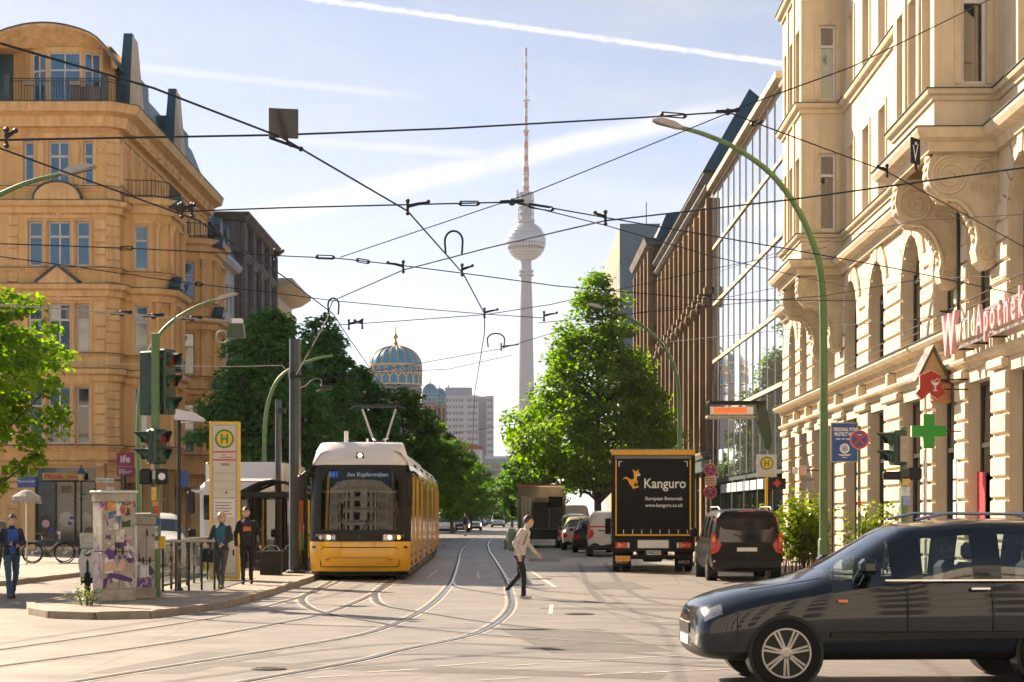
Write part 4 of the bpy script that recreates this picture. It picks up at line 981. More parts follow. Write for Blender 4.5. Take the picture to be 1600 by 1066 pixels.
# domed synagogue
M['dome_blue']=mat('dome_blue',(.04,.28,.44),.4,var=.1,scale=.5); M['lattice']=mat('dome_lattice',(.74,.55,.33),.5,var=.1,scale=.5); M['drum_grey']=mat('drum_grey',(.26,.25,.27),.7,var=.15,scale=.4); M['tower_brick']=mat('tower_brick',(.42,.24,.14),.8,var=.15,scale=.3)
def dome(name,label,px,ytop,ywide,ybase,halfw,Y,nr,tower_to,big):
    k=Y/F; z=lambda y: CAMH+(HY-y)*k; r=halfw*k
    t=thing(name,label,'dome',((px-800)*k,Y,0))
    h=z(ytop)-z(ywide)
    prof=[(r*math.cos(R(a)),z(ywide)+h*math.sin(R(a))) for a in range(0,91,6)]
    MB().lathe(prof,nr*2).build('dome_shell',M['dome_blue'],t,smooth=30)
    for j in range(nr):
        th=2*math.pi*(j+.5)/nr
        MB().tube([(p*math.cos(th),p*math.sin(th),q_+.05) for p,q_ in prof[:-1]],[r*.022+.02]*len(prof[:-1]),5).build('rib',M['gold'],t)
    zb=z(ybase); H_=z(ywide)-zb
    MB().lathe([(r*.97,zb),(r*.98,z(ywide))],nr*2).build('drum',M['dome_blue'],t)
    lat=MB()
    for f in (0.0,.58,.98): lat.lathe([(r*.97,zb+H_*f-.03*r),(r*1.04,zb+H_*f-.02*r),(r*1.04,zb+H_*f+.03*r),(r*.97,zb+H_*f+.03*r)],nr*2)
    for j in range(nr):
        th=2*math.pi*(j+.5)/nr; th2=2*math.pi*(j+1)/nr; th3=2*math.pi*(j+1.5)/nr
        pt=lambda a,f: (r*1.01*math.cos(a),r*1.01*math.sin(a),zb+H_*f)
        lat.tube([pt(th,0),pt(th,.35),pt((th+th2)/2,.5),pt(th2,.6)],r*.03,4); lat.tube([pt(th3,.35),pt((th3+th2)/2,.5),pt(th2,.6)],r*.03,4)
        if big:
            lat.tube([pt(th2,.6),pt((th+th2)/2,.72),pt(th2,.86),pt((th3+th2)/2,.72),pt(th2,.6)],r*.025,4); lat.tube([pt(th2,.86),pt(th,.98),],r*.02,4); lat.tube([pt(th2,.86),pt(th3,.98)],r*.02,4)
    lat.build('lattice',M['lattice'],t)
    u=r/13
    fz=z(ytop)
    MB().lathe([(u*1.6,fz-u*.4),(u*1.6,fz),(u*.9,fz+u*.8),(u*1.3,fz+u*1.6),(u*.7,fz+u*2.3),(u*.5,fz+u*3.4),(u*1.3,fz+u*4.6),(u*.9,fz+u*5.6),(u*.3,fz+u*6.4),(u*.12,fz+u*10.5)],12).build('finial',M['gold'],t,smooth=40)
    MB().lathe([(r*.99,zb-r*.35),(r*1.02,zb-r*.3),(r*1.02,zb-r*.12),(r*.95,zb-r*.05)],nr*2).build('drum_cornice',M['drum_grey'],t)
    MB().lathe([(r*1.0,z(tower_to)),(r*.96,zb-r*.36)],nr if big else 8).build('drum_base',M['drum_grey'] if big else M['tower_brick'],t)
    for j in range(8):
        th=2*math.pi*j/8
        if not big: MB(RZ(th)).box(r*.9,r*1.03,-r*.12,r*.12,z(tower_to)+1,zb-r*.6).build('tower_window',M['pane_dark'],t)
    return t
dome('synagogue_dome','large blue and gold ribbed synagogue dome behind the trees',618,541,571,602,40.5,470,20,700,True)
dome('small_dome','small blue and gold dome on brown tower beside the large dome',672,600,616,628,12.3,455,12,720,False)
dome('small_dome','farther small dome half hidden behind its twin tower',687,607,621,632,10.5,475,12,720,False)
# white high-rise
HR=thing('high_rise','white high-rise slab with rows of small windows far down the street','building',(0,820,0))
k=820/F; zz=lambda y: CAMH+(HY-y)*k; xx=lambda p:(p-800)*k
M['hr_white']=mat('high_rise_white',(.55,.52,.54),.8,var=.05,scale=.05); M['hr_blue']=mat('high_rise_stair',(.34,.38,.48),.8,var=.05,scale=.05); M['hr_pane']=mat('high_rise_pane',(.16,.17,.22),.2,var=.2,scale=.1)
MB().box(xx(695),xx(748),0,14,0,zz(618)).build('wing',M['hr_white'],HR); MB().box(xx(748.2),xx(760),3,16,0,zz(619)).build('stair_core',M['hr_blue'],HR); MB().box(xx(760),xx(771),-1,14,0,zz(618.6)).build('wing',M['hr_white'],HR)
MB().box(xx(695),xx(737),2,12,zz(618)+.01,zz(605)).build('roof_storey',M['hr_blue'],HR); MB().tube([(xx(700),5,zz(605)),(xx(700),5,zz(600))],.25,5).build('antenna',M['iron'],HR)
wp=MB().box(-.36,.36,-.06,.02,0,1.25).mesh('window',M['hr_pane'])
for row in range(15):
    z=zz(628)-row*2.75
    for p in (699,703.5,709.5,713.5,718.5,722.5,732,735.5,740,744.5): put('window',wp,HR,T((xx(p),0,z)))
    for p in (763,767.5): put('window',wp,HR,T((xx(p),-1,z)))
# red-roofed and glass blocks low at the street end
k=330/F
RB=thing('red_roofed_house','low house with red pitched roof at the end of the street','building',(0,330,0))
zz=lambda y: CAMH+(HY-y)*k; xx=lambda p:(p-800)*k
MB().box(xx(700),xx(752),0,14,0,zz(702)).build('wall',M['white_wall'],RB)
MB().prism([(xx(698),zz(683)),(xx(754),zz(698)),(xx(754),zz(702)),(xx(698),zz(702))],-.6,14,'y').build('roof',mat('red_tile',(.30,.09,.07),.7,var=.15,scale=1),RB)
for p in (704,712,720): MB().box(xx(p),xx(p+4),-.05,.02,zz(722),zz(706)).build('window',M['pane'],RB)
for p in (730,740): MB().box(xx(p),xx(p+4),-.05,.02,zz(722),zz(708)).build('window',M['pane_dark'],RB)
k=420/F
BG=thing('blue_glass_block','pale blue flat-roofed block closing the street','building',(0,420,0))
MB().box(xx(757)*0+(757-800)*k,(830-800)*k,0,20,0,CAMH+(HY-716)*k).build('wall',mat('pale_blue_block',(.30,.40,.46),.6,var=.1,scale=.2),BG)
for i in range(4): MB().box((758-800)*k,(828-800)*k,-.1,.05,CAMH+(HY-(732+i*12))*k,CAMH+(HY-(724+i*12))*k).build('window_band',M['pane'],BG)
MB().box((757-800)*k,(830-800)*k,-.5,.0,CAMH+(HY-717)*k,CAMH+(HY-713)*k).build('cornice',M['white_wall'],BG)
# ================================================================== trees and plants
M['bark']=mat('bark',(.07,.055,.045),.9,var=.3,scale=6,bump=.6,bscale=18)
def leafmat(name,a,b,tr=.45):
    return mat(name,a,.5,var=.25,scale=2.2,col2=b,transl=tr,spec=.35)
M['leaf_sun']=leafmat('sunlit_leaf',(.055,.150,.011),(.20,.32,.02),.66)  # leaf green with the sunlit yellow put into its colour
M['leaf_shade']=leafmat('shaded_leaf',(.034,.12,.034),(.085,.205,.048),.52)  # darker leaf green, the shade of the left row put into its colour
M['leaf_mid']=leafmat('far_tree_leaf',(.035,.11,.016),(.11,.21,.022),.58)
M['leaf_yellow']=leafmat('shrub_leaf',(.07,.13,.012),(.17,.22,.025),.5)
def leaf_mesh(name, P, Nn, size, m, rs):
    n=len(P); a=rs.normal(size=(n,3)); t=np.cross(Nn,a); t/=np.linalg.norm(t,axis=1,keepdims=True)+1e-9; b=np.cross(Nn,t)
    s=(size*rs.uniform(.6,1.25,n))[:,None]
    V=np.empty((n,4,3)); V[:,0]=P-t*s*.55; V[:,1]=P+b*s*.36+Nn*s*.10; V[:,2]=P+t*s*.55; V[:,3]=P-b*s*.36+Nn*s*.10
    me=bpy.data.meshes.new(name); me.vertices.add(4*n); me.vertices.foreach_set('co',V.reshape(-1).astype(np.float32))
    me.loops.add(4*n); me.loops.foreach_set('vertex_index',np.arange(4*n,dtype=np.int32))
    me.polygons.add(n); me.polygons.foreach_set('loop_start',np.arange(0,4*n,4,dtype=np.int32))
    me.materials.append(m); me.update(); me.validate(); return me
def tree(name,label,base,h,cr,z0,nleaf,ls,seed,mk,group=None,pk=.32,top=.75,lump=.28,trunk_r=.17,cat='tree',clr=(.45,.85)):
    rs=np.random.default_rng(seed); t=thing(name,label,cat,base,0,group)
    nc=max(30,nleaf//85); H=h-z0
    f=rs.uniform(0,1,nc*3); prof=np.where(f<pk,(f/pk)**.55,np.clip((1-f)/(1-pk),0,1)**top)
    keep=rs.uniform(0,1,nc*3)<np.clip(prof,.12,1); f=f[keep][:nc]; prof=prof[keep][:nc]; nc=len(f)
    a=rs.uniform(0,2*np.pi,nc); rad=rs.uniform(.18,1,nc)**.5
    ph=rs.uniform(0,6.28,4)
    lum=1+lump*(np.sin(3*a+ph[0]+5*f)*.5+np.sin(5*a-7*f+ph[1])*.35+np.sin(13*f+2*a+ph[2])*.35)
    Rr=cr*prof*rad*lum
    Cc=np.stack([Rr*np.cos(a),Rr*np.sin(a),z0+H*f],1)
    csz=rs.uniform(clr[0],clr[1],nc)*np.clip(cr/3.0,.35,1.3)
    per=nleaf//nc; idx=np.repeat(np.arange(nc),per); n=len(idx)
    d=rs.normal(size=(n,3)); d/=np.linalg.norm(d,axis=1,keepdims=True); q=rs.uniform(0,1,n)**.45
    off=d*q[:,None]*csz[idx][:,None]*np.array([1,1,.55]); off[:,2]-=.25*csz[idx]*(np.hypot(off[:,0],off[:,1])/csz[idx])**2
    P=Cc[idx]+off
    out=P-np.array([0,0,z0+H*.35]); out/=np.linalg.norm(out,axis=1,keepdims=True)
    Nn=out*.5+np.array([0,0,.75])+rs.normal(size=(n,3))*.55; Nn/=np.linalg.norm(Nn,axis=1,keepdims=True)
    put('crown',leaf_mesh('crown',P,Nn,ls,M[mk],rs),t)
    tb=MB(); tp=[(0,0,-.05)]; k=7
    for i in range(1,k+1): tp.append((rs.normal()*.05*i*.5,rs.normal()*.05*i*.5,(z0+H*.86)*i/k))
    tb.tube(tp,[trunk_r*(1.25 if i==0 else 1-.85*i/k) for i in range(k+1)],8); tb.build('trunk',M['bark'],t,smooth=60)
    br=MB(); order=rs.permutation(nc)[:min(nc,46)]
    for j in order:
        c=Vector(Cc[j]); zs=max(z0*.75,c.z-max(.5,.75*math.hypot(c.x,c.y)+.2)); zs=min(zs,z0+H*.8)
        st=Vector((0,0,zs)); md=st.lerp(c,.5)+Vector((0,0,-.12*(c-st).length*.5+.1))
        br.tube([st,md,c],[trunk_r*.38,trunk_r*.22,.012],5)
    br.build('limbs',M['bark'],t,smooth=60)
    return t
# right street tree: bright linden
tree('linden_tree','tall bright green linden standing alone right of the tram lines',(4.4,98,0),13.9,4.35,3.0,42000,.23,11,'leaf_sun',pk=.2,top=.74,lump=.28,clr=(.40,.75),trunk_r=.22)
# dark left row
LT=[(420,74,9.4,2.55,'broad dark street tree overhanging the bus shelter'),(503,80,9.9,2.0,'dark street tree with pointed top behind the overhead-line mast'),(562,96,8.9,2.15,'dark street tree rising directly above the tram pantograph'),
    (628,112,9.0,2.9,'street tree with sunlit yellow crown left of the small domes'),(668,140,8.6,3.0,'mid green street tree below the high-rise'),(706,165,7.9,2.9,'street tree below the red-roofed house'),
    (735,200,7.2,3.2,'small distant street tree at the left kerb end'),(752,250,6.6,3.2,'farthest left street tree near the vanishing point')]
for i,(px,Y,h,r,lb) in enumerate(LT):
    X=(px-800)/F*Y
    tree('street_tree',lb,(X,Y,.1),h,r,1.6 if i<3 else 1.3,30000 if i<3 else 16000,.20 if i<3 else .26,30+i,'leaf_shade' if i<3 else 'leaf_mid','trees along the left side of the street',pk=.42,top=.5,lump=.3)
RT=[(845,135,9.2,2.6,'right street tree half hidden behind the open removal truck'),(815,180,7.3,2.6,'pale green tree beyond the open truck'),(800,240,6.5,3.2,'farthest right street tree closing the view')]
for i,(px,Y,h,r,lb) in enumerate(RT):
    tree('street_tree',lb,((px-800)/F*Y,Y,.1),h,r,1.2,15000,.24,60+i,'leaf_mid' if i<3 else 'leaf_sun','trees along the right side of the street',pk=.4,top=.55,lump=.3)
for i,(px,Y,h,r,lb) in enumerate([(775,300,7.6,4,'hazy tree crown on the street axis'),(790,340,7,4.5,'faint last tree crown at the street end'),(740,290,8,4,'dim tree mass left of the street end')]):
    tree('street_tree',lb,((px-800)/F*Y,Y,0),h,r,.6,9000,.36,80+i,'leaf_mid','trees closing the street end',pk=.45,top=.5)
# near tree reaching in from the left edge
tree('maple_tree','backlit leafy tree reaching in from the left picture edge',(-13.1,44,.1),7.3,3.05,1.9,24000,.17,104,'leaf_sun',pk=.5,top=.42,lump=.55,trunk_r=.16,clr=(.3,.6))
# shrubs
def shrub(name,label,base,w,d,h,n,ls,seed,mk,group=None,cat='shrub'):
    rs=np.random.default_rng(seed); t=thing(name,label,cat,base,0,group)
    ns=max(6,n//60); st=MB(); P=[];Nn=[]
    for i in range(ns):
        x,y=rs.uniform(-w/2,w/2)*.7,rs.uniform(-d/2,d/2)*.7; hh=h*rs.uniform(.55,1.05); lx,ly=x+rs.normal()*w*.14,y+rs.normal()*d*.14
        st.tube([(x,y,0),((x+lx)/2,(y+ly)/2,hh*.55),(lx,ly,hh*.95)],[.012,.009,.004],4)
        k=n//ns; tt=rs.uniform(.25,1.02,k)[:,None]
        p=np.array([[x,y,0]])*(1-tt)+np.array([[lx,ly,hh]])*tt+rs.normal(size=(k,3))*np.array([.11,.11,.05]); P.append(p)
        Nn.append(rs.normal(size=(k,3))*.6+np.array([0,0,.9]))
    P=np.concatenate(P);Nn=np.concatenate(Nn);Nn/=np.linalg.norm(Nn,axis=1,keepdims=True)
    st.build('stem',M['bark'],t); put('foliage',leaf_mesh('foliage',P,Nn,ls,M[mk],rs),t); return t
shrub('leafy_shrub','bright yellow-green shrub right of the black van',(8.1,53,.11),1.7,1.6,2.2,3200,.13,5,'leaf_yellow')
shrub('leafy_shrub','low yellow-green shrub at the foot of the tall green lamp post',(8.9,47,.11),1.3,1.4,1.9,1900,.12,6,'leaf_yellow')
shrub('leafy_shrub','small shrub behind the black van roof',(7.9,60,.11),1.2,1.2,1.9,1200,.12,8,'leaf_yellow')
p=GD(137,946,.12); shrub('weed','yellowish weed growing at the foot of the painted cabinet',(p.x-.02,p.y-.05,.115),.32,.25,.42,150,.06,7,'leaf_yellow',cat='weed')
# ================================================================== overhead wires
def wire(label,pts,r=.011,sag=.0,m='wire',fit=()):
    """pts: (px,py,depth)"""
    P=[PX(*p) for p in pts]; Q=[]
    for a,b in zip(P[:-1],P[1:]):
        n=6
        for i in range(n):
            t=i/n; q=a.lerp(b,t); q.z-=sag*4*t*(1-t)*(b-a).length; Q.append(q)
    Q.append(P[-1]); o0=Q[0].copy()
    w=thing('overhead_wire',label,'wire',tuple(o0),0,'overhead tram wires')
    MB().tube([q-o0 for q in Q],r,5).build('cable',M[m],w)
    for kind,px,py,Y,*a in fit:
        c=PX(px,py,Y)-o0; s=Y/F
        if kind=='arm':        # insulated registration arm: a[0] length in px, a[1] which way
            L=a[0]*s; sg=a[1]
            q=MB(); q.tube([c+Vector((0,0,.02)),c+Vector((sg*L*.5,0,.05)),c+Vector((sg*L,0,.07))],[.026,.022,.014],6); q.sphere(c+Vector((sg*L,0,.08)),.028,7,5); q.tube([c+Vector((0,0,-.06)),c+Vector((0,0,.08))],.02,6); q.sphere(c+Vector((0,0,.09)),.03,7,5); q.sphere(c+Vector((0,0,-.07)),.028,7,5); q.build('registration_arm',M['iron'],w)
        elif kind=='turn':     # turnbuckle
            L=a[0]*s; dz=(a[1] if len(a)>1 else 0)*s; q=MB()
            for e in (-.028,.028): q.tube([c+Vector((-L/2,0,e-dz/2)),c+Vector((L/2,0,e+dz/2))],.009,4)
            for e in (-1,1): q.sphere(c+Vector((e*L/2,0,e*dz/2)),.03,6,4)
            q.build('turnbuckle',M['iron'],w)
        elif kind=='node':
            q=MB(); q.sphere(c,.05,8,6); q.tube([c+Vector((-.16,0,.0)),c+Vector((.16,0,.02))],.026,6); q.build('clamp',M['iron'],w)
        elif kind=='loop':     # feeder jumper loop: a[0]=width px, a[1]=height px
            ww,hh=a[0]*s/2,a[1]*s
            q=MB(); q.tube([c+Vector((-ww*.9,0,0))]+[c+Vector((-ww*math.cos(math.pi*i/10),0,hh*.55+hh*.45*math.sin(math.pi*i/10))) for i in range(11)]+[c+Vector((ww*.9,0,-.02))],.018,6); q.build('jumper_loop',M['wire'],w)
        elif kind=='plate':
            ww=a[0]*s/2
            q=MB(T(c)@RZ(R(12))); q.box(-ww,ww,-.01,.01,-ww,ww); q.build('signal_plate',mat('plate_back_grey',(.06,.065,.065),.6,var=.15,scale=4),w)
            q=MB(T(c)); q.prism([(-.06,.13),(-.03,.13),(.05,-.17),(.01,-.17)],-.04,-.02,'y'); q.tube([(.03,-.02,-.15),(.05,-.02,-.20)],.015,5); q.tube([(-.14,-.02,-.15),(.17,-.02,-.26)],.016,5); q.sphere((.18,-.02,-.265),.028,7,5); q.sphere((.08,-.02,-.22),.028,7,5); q.build('plate_bracket',M['iron'],w)
        elif kind=='sign':
            ww,hh=a[0]*s/2,a[1]*s/2
            q=MB(T(c)); q.prism([(-ww,hh),(ww,hh*.75),(ww,-hh),(-ww,-hh*.8)],-.015,.015,'y'); pl_=q.build('hanging_sign',M['black_plastic'],w)
            q=MB(T(c)); q.prism([(-ww*.55,hh*.4),(-ww*.35,hh*.4),(0,-hh*.35),(ww*.45,hh*.45),(ww*.6,hh*.45),(.0,-hh*.75)],-.022,-.017,'y'); q.box(-ww*.1,ww*.3,-.022,-.017,hh*.42,hh*.6); q.build('sign_mark',M['white_paint'],pl_)
            MB(T(c)).tube([(0,0,-hh*.9),(.02,0,-hh*1.35)],.02,5).build('sign_hanger',M['iron'],w)
    return w
wire('contact wire crossing from upper left past the square plate to the street axis',[(-140,18,14.6),(0,68,15.7),(240,138,17.4),(440,215,19.6),(637,330,24.4),(724,428,30.8),(757,490,36.9),(757,520,42),(742,612,60),(738,700,110),(760,768,300)],.0115,fit=[('plate',443,193,19.55,46),('arm',637,325,24.4,32,1),('loop',709,397,29.5,28,36),('arm',722,423,30.8,16,1),('arm',757,490,36.9,20,1)])
wire('contact wire crossing from right edge down to the mast beside the tram',[(1700,244,20.5),(1600,262,21.3),(1235,312,23.2),(945,345,25.2),(760,388,28),(630,422,30.3),(520,470,34.6),(512,490,37)],.0108,fit=[('arm',946,342,25.2,16,-1),('arm',630,418,30.3,24,-1),('loop',521,490,36,17,24)])
wire('contact wire of the tram track from left edge to the pantograph',[(-140,180,18.6),(0,232,20.2),(310,345,25.2),(440,430,31),(520,490,36.9),(545,528,41.5),(571,565,49),(608,622,64)],.0108,fit=[('arm',300,330,25,20,-1),('arm',545,508,37,18,1)])
wire('span wire from left edge through the plate to the right node',[(-60,222,18.6),(0,219,19),(440,211,19.65),(700,201,21.5),(1000,184,24),(1137,175,26)],.011,fit=[('arm',10,217,19,14,1),('turn',1052,180,25,36,-3),('node',1137,175,26)])
wire('stay wire rising from the right node to the stone building',[(1137,175,26),(1330,105,29),(1545,0,33.5),(1600,-28,34.6)],.010)
wire('stay wire falling from the right node to the arched window wall',[(1137,175,26),(1180,192,26.5),(1385,268,29.5),(1600,386,34.6)],.010,fit=[('turn',1182,192,26.5,14,5),('arm',1386,268,29.5,14,-1),('sign',1430,236,29,15,45)])
wire('long stay wire from the right node down to the left turnbuckle',[(1137,177,26),(835,300,27),(532,402,30)],.008)
wire('span wire through the centre node in front of the television tower',[(276,331,24),(437,325,24.2),(637,320,24.5),(800,316,25.6),(860,325,26.4),(945,340,27.5),(1235,390,30.5),(1400,420,32.5),(1600,462,35)],.010,fit=[('arm',284,330,24,20,1),('turn',733,318,25.2,28,0),('node',800,316,25.6),('turn',845,324,26.2,36,-6)])
wire('stay wire from the centre node to the lower right wall',[(800,316,25.6),(945,352,28),(1110,400,31),(1240,430,38),(1330,450,53)],.008)
wire('span wire at mid height from left edge under the jumper loop',[(-60,378,27),(0,381,27.5),(200,388,28.5),(440,400,29.6),(530,404,30),(620,414,30.4),(730,428,30.9),(870,447,33),(1110,468,36),(1340,470,44)],.009,fit=[('turn',197,388,28.5,18,0),('arm',430,400,29.6,12,1),('turn',508,402,29.9,26,-1),('turn',567,408,30.2,18,-3),('arm',1110,466,36,14,-1)])
wire('sloping cross wire from left edge over the tree tops to the linden',[(-60,392,28),(0,401,29),(125,418,30),(275,440,31.5),(430,458,33.5),(520,470,34.6),(640,481,36),(757,491,37),(850,497,38)],.008,fit=[('arm',850,495,38,20,1),('turn',310,444,32,10,-1)])
wire('cross wire rising to the right from above the dome',[(510,509,37),(620,502,37),(757,492,37),(860,476,38),(1113,420,42),(1230,398,50),(1300,385,57)],.008,fit=[('arm',566,507,37,12,-1)])
wire('thin cross wire behind the tower climbing through the linden',[(465,594,52),(575,582,52),(700,560,52),(783,545,52),(930,500,54),(1110,470,58),(1262,440,64)],.009,fit=[('arm',783,543,52,26,1),('loop',775,543,44,27,22)])
wire('contact wire bundle sloping left across the arched windows',[(840,505,37),(1113,478,38),(1290,462,40),(1440,436,42),(1600,430,35.0)],.007)
wire('low wire from the glass building to the stone pier bracket',[(1040,535,60),(1230,515,50),(1430,500,44),(1480,487,41)],.009,fit=[('node',1480,487,41)])
wire('upper wire skimming the consoles to the right edge',[(1113,428,44),(1230,390,40),(1430,345,37),(1600,335,34.8)],.007)
wire('pale festoon cable from left edge to the hanging lamp box',[(-60,470,27),(0,476,27.5),(100,483,28),(200,491,29),(362,502,30.5)],.012,m='wire_pale',fit=[('node',190,490,29),('node',240,494,29.4),('node',300,498,30)])
wire('pale cable from left edge past the traffic lights to the mast',[(-60,561,44),(0,562,44.5),(240,571,47.5),(360,573,49),(440,571,51),(452,582,52)],.012,m='wire_pale')
wire('bracing wire from the mast top fitting up to the wire junction',[(463,585,52),(480,555,46),(505,510,40),(515,489,37)],.013,m='wire_pale',fit=[('turn',488,540,44,10,26)])
wire('thin wire from mast clamp to the linden crown',[(470,595,52),(580,583,52),(700,577,53),(800,555,56)],.008)
wire('far span wire low over the street end',[(600,682,82),(690,680,86),(745,672,90),(850,655,96)],.012)
# hanging lamp box on the festoon cable
lb=thing('hanging_lamp','dark box lamp hanging from pale cable left of the mast','lamp',at(369,528,30.6))
MB().prism([(-.14,0),(.14,0),(.12,.22),(-.10,.22)],-.12,.12,'y').build('housing',M['signal_green'],lb); MB().box(-.06,.10,-.10,.10,.221,.30).build('reflector_top',M['white_paint'],lb)
MB().tube([(-.12,0,.10)]+[(-.22+.10*math.cos(a),0,.02+.10*math.sin(a)) for a in [i*math.pi/5 for i in range(11)]],.01,5).build('cable_loop',M['wire_pale'],lb)

# ================================================================== poles, lamps and lights
def arc_lamp(label,px,Y,base_py,pts,r=.085,head=True,mk='green_paint',headmk='lamp_grey',z0=.11,flip=-1,cat='street lamp',name='street_lamp'):
    """pts: pixel path of the pole from its foot up and along the bowed arm"""
    X=(px-800)/F*Y; t=thing(name,label,cat,(X,Y,z0),0)
    P=[Vector((X,Y,z0))]+[PX(*p,Y) for p in pts]; P=[P[0]]+smooth_path(P[1:],5); o=Vector((X,Y,z0))
    n=len(P); rs=[r*(1.0 if i<2 else 1-.55*i/n) for i in range(n)]
    MB().tube([p-o for p in P],rs,10).build('pole',M[mk],t,smooth=50)
    MB().lathe([(r*1.9,0),(r*1.9,.05),(r*1.35,.08),(r*1.3,1.0),(r*1.05,1.05)],12).build('pole_base',M[mk],t,smooth=40)
    if head:
        e=P[-1]-o; d=(P[-1]-P[-2]).normalized()
        q=MB(T(e)@Matrix(((d.x,0,0,0),(0,1,0,0),(d.z,0,1,0),(0,0,0,1))))
        q.prism([(-.05,.03),(.12,.09),(.45,.10),(.68,.0),(.66,-.03),(.10,-.05),(-.05,-.03)],-.13,.13,'y'); q.build('luminaire',M[headmk],t)
        q=MB(T(e)@Matrix(((d.x,0,0,0),(0,1,0,0),(d.z,0,1,0),(0,0,0,1)))); q.box(.14,.6,-.10,.10,-.058,-.048); q.build('lens',M['lamp_glass'],t)
    return t
arc_lamp('tall green bow-armed street lamp in front of the stone building',1287,46,0,[(1287,760),(1287,560),(1284,440),(1270,380),(1245,325),(1205,272),(1150,232),(1100,210),(1062,199)],.105)
arc_lamp('distant green bow-armed street lamp before the linden',1062,84,0,[(1062,720),(1061,620),(1054,575),(1036,540),(1005,510),(970,490),(940,481)],.10)
arc_lamp('green bow-armed street lamp behind the traffic light pole',217,62,0,[(217,760),(217,650),(222,600),(232,555),(250,522),(275,498),(310,478),(340,468)],.095)
arc_lamp('green bow-armed street lamp before the dark trees',413,66,0,[(413,760),(413,690),(417,640),(430,600),(452,578),(490,562),(520,556)],.085,head=False)
arc_lamp('street lamp arm reaching in from upper left edge',-120,40,0,[(-120,600),(-112,450),(-85,370),(-40,325),(0,304),(45,285),(100,271)],.085)
# tram masts
def mast(label,px,Y,ytop,w,z0=.11):
    X=(px-800)/F*Y; t=thing('tram_mast',label,'mast',(X,Y,z0),0); h=PX(px,ytop,Y).z-z0; r=w/2*Y/F
    MB().lathe([(r*1.7,0),(r*1.7,.06),(r*1.08,.10),(r,h)],8).build('pole',M['mast_grey'],t); return t,h,r
t,h,r=mast('dark grey octagonal tram mast beside the shelter',461,53,530,18)
MB().tube([(0,-.1,h-1.05),(.0,-.2,h-1.05),(.35,-.2,h-1.05)],.04,6).build('cable_clamp',M['iron'],t); MB().lathe([(r*1.1,h-1.1),(r*1.15,h-1.0),(r*1.1,h-.9)],8).build('collar',M['iron'],t)
MB().tube([(.15,-.15,h-1.35),(.30,-.15,h-1.30),(.45,-.15,h-1.15),(.62,-.15,h-1.08),(.75,-.15,h-1.15),(.72,-.15,h-1.4),(.6,-.15,h-1.45)],.018,6).build('loop_cable',M['wire_pale'],t)
MB().cbox(.72,1.02,-.25,-.05,h-1.42,h-1.28,.02).build('junction_box',M['iron'],t)
t,h,r=mast('slim black pole left of the tram mast',435,58,625,10)
MB().cbox(-.02,.22,-.2,.0,h-.4,h-.25,.02).build('fitting',M['iron'],t)
# flat-hood lamp by the railing
X=(280-800)/F*41; t=thing('post_lamp','slim black post with pale flat lamp hood beside the traffic lights','street lamp',(X,41,.115))
zt_=PX(280,655,41).z-.115
MB().tube([(0,0,0),(0,0,zt_)],[.045,.04],10).build('post',M['iron'],t,smooth=50); MB().lathe([(.09,0),(.09,.03),(.05,.06)],10).build('base_plate',M['iron'],t)
MB().prism([(-.08,zt_-.02),(.52,zt_-.06),(.55,zt_-.01),(.30,zt_+.14),(.0,zt_+.20),(-.08,zt_+.19)],-.15,.15,'y').build('lamp_hood',M['tram_white'],t); MB().box(.05,.48,-.12,.12,zt_-.085,zt_-.06).build('lens',M['lamp_glass'],t)
MB().box(.04,.20,-.03,.0,zt_-1.45,zt_-1.1).build('small_sign',M['blue'],t)

# ---- traffic lights
def visor_lamp(parent,M0,lens,r=.11,L=.26):
    """hooded round lens looking along -y of M0"""
    q=MB(M0); n=12
    for i in range(n):
        a0,a1=R(-40)+R(260)*i/n,R(-40)+R(260)*(i+1)/n
        v=[(r*1.1*math.cos(a),y_*(1 if True else 1),r*1.1*math.sin(a)) for a in (a0,a1) for y_ in (0,)]
        l0=L*(.35+.65*max(0,math.sin(a0))); l1=L*(.35+.65*max(0,math.sin(a1)))
        q.add([(r*1.1*math.cos(a0),0,r*1.1*math.sin(a0)),(r*1.1*math.cos(a1),0,r*1.1*math.sin(a1)),(r*1.0*math.cos(a1),-l1,r*1.0*math.sin(a1)),(r*1.0*math.cos(a0),-l0,r*1.0*math.sin(a0))],[(0,1,2,3)])
    q.build('visor',M['signal_green'],parent,fix=False)
    MB(M0).disc((0,0,0),r,'y',16,-.02).build('lens',M[lens],parent)
M['lens_red']=mat('unlit_red_lens',(.14,.01,.01),.2,var=0); M['lens_green']=mat('unlit_green_lens',(.01,.10,.05),.2,var=0); M['lens_amber']=mat('unlit_amber_lens',(.16,.08,.01),.2,var=0)
def signal(root,loc,rz,n,name='signal_head',w=.30,dep=.22,step=.32,r=.105,body='signal_green'):
    Mx=T(loc)@RZ(rz); hh=step*n
    b=MB(Mx).cbox(-w/2,w/2,0,dep,-hh/2,hh/2,.03).build(name,M[body],root)
    for i in range(n): visor_lamp(b,Mx@T((0,-.002,hh/2-step*(i+.5))),('lens_red','lens_amber','lens_green')[i if n==3 else 2*i],r)
    return b
px0,Y0=243,37.6; X0=(px0-800)/F*Y0
tl=thing('traffic_light','green traffic light pole with stickers and several signal heads on island','traffic light',(X0,Y0,.115))
zt=PX(243,522,Y0).z-.115; zz=lambda y: PX(0,y,Y0).z-.115
MB().lathe([(.105,0),(.105,1.5),(.088,1.55),(.085,zt-.05),(.095,zt-.05),(.095,zt),(.05,zt+.02)],16).build('pole',M['green_paint'],tl,smooth=40)
signal(tl,(.27,.16,zz(596)),R(62),3,step=.43,w=.36,dep=.30,r=.13); signal(tl,(-.10,.30,zz(598)),R(150),3,step=.42,w=.34,dep=.24,r=.12)
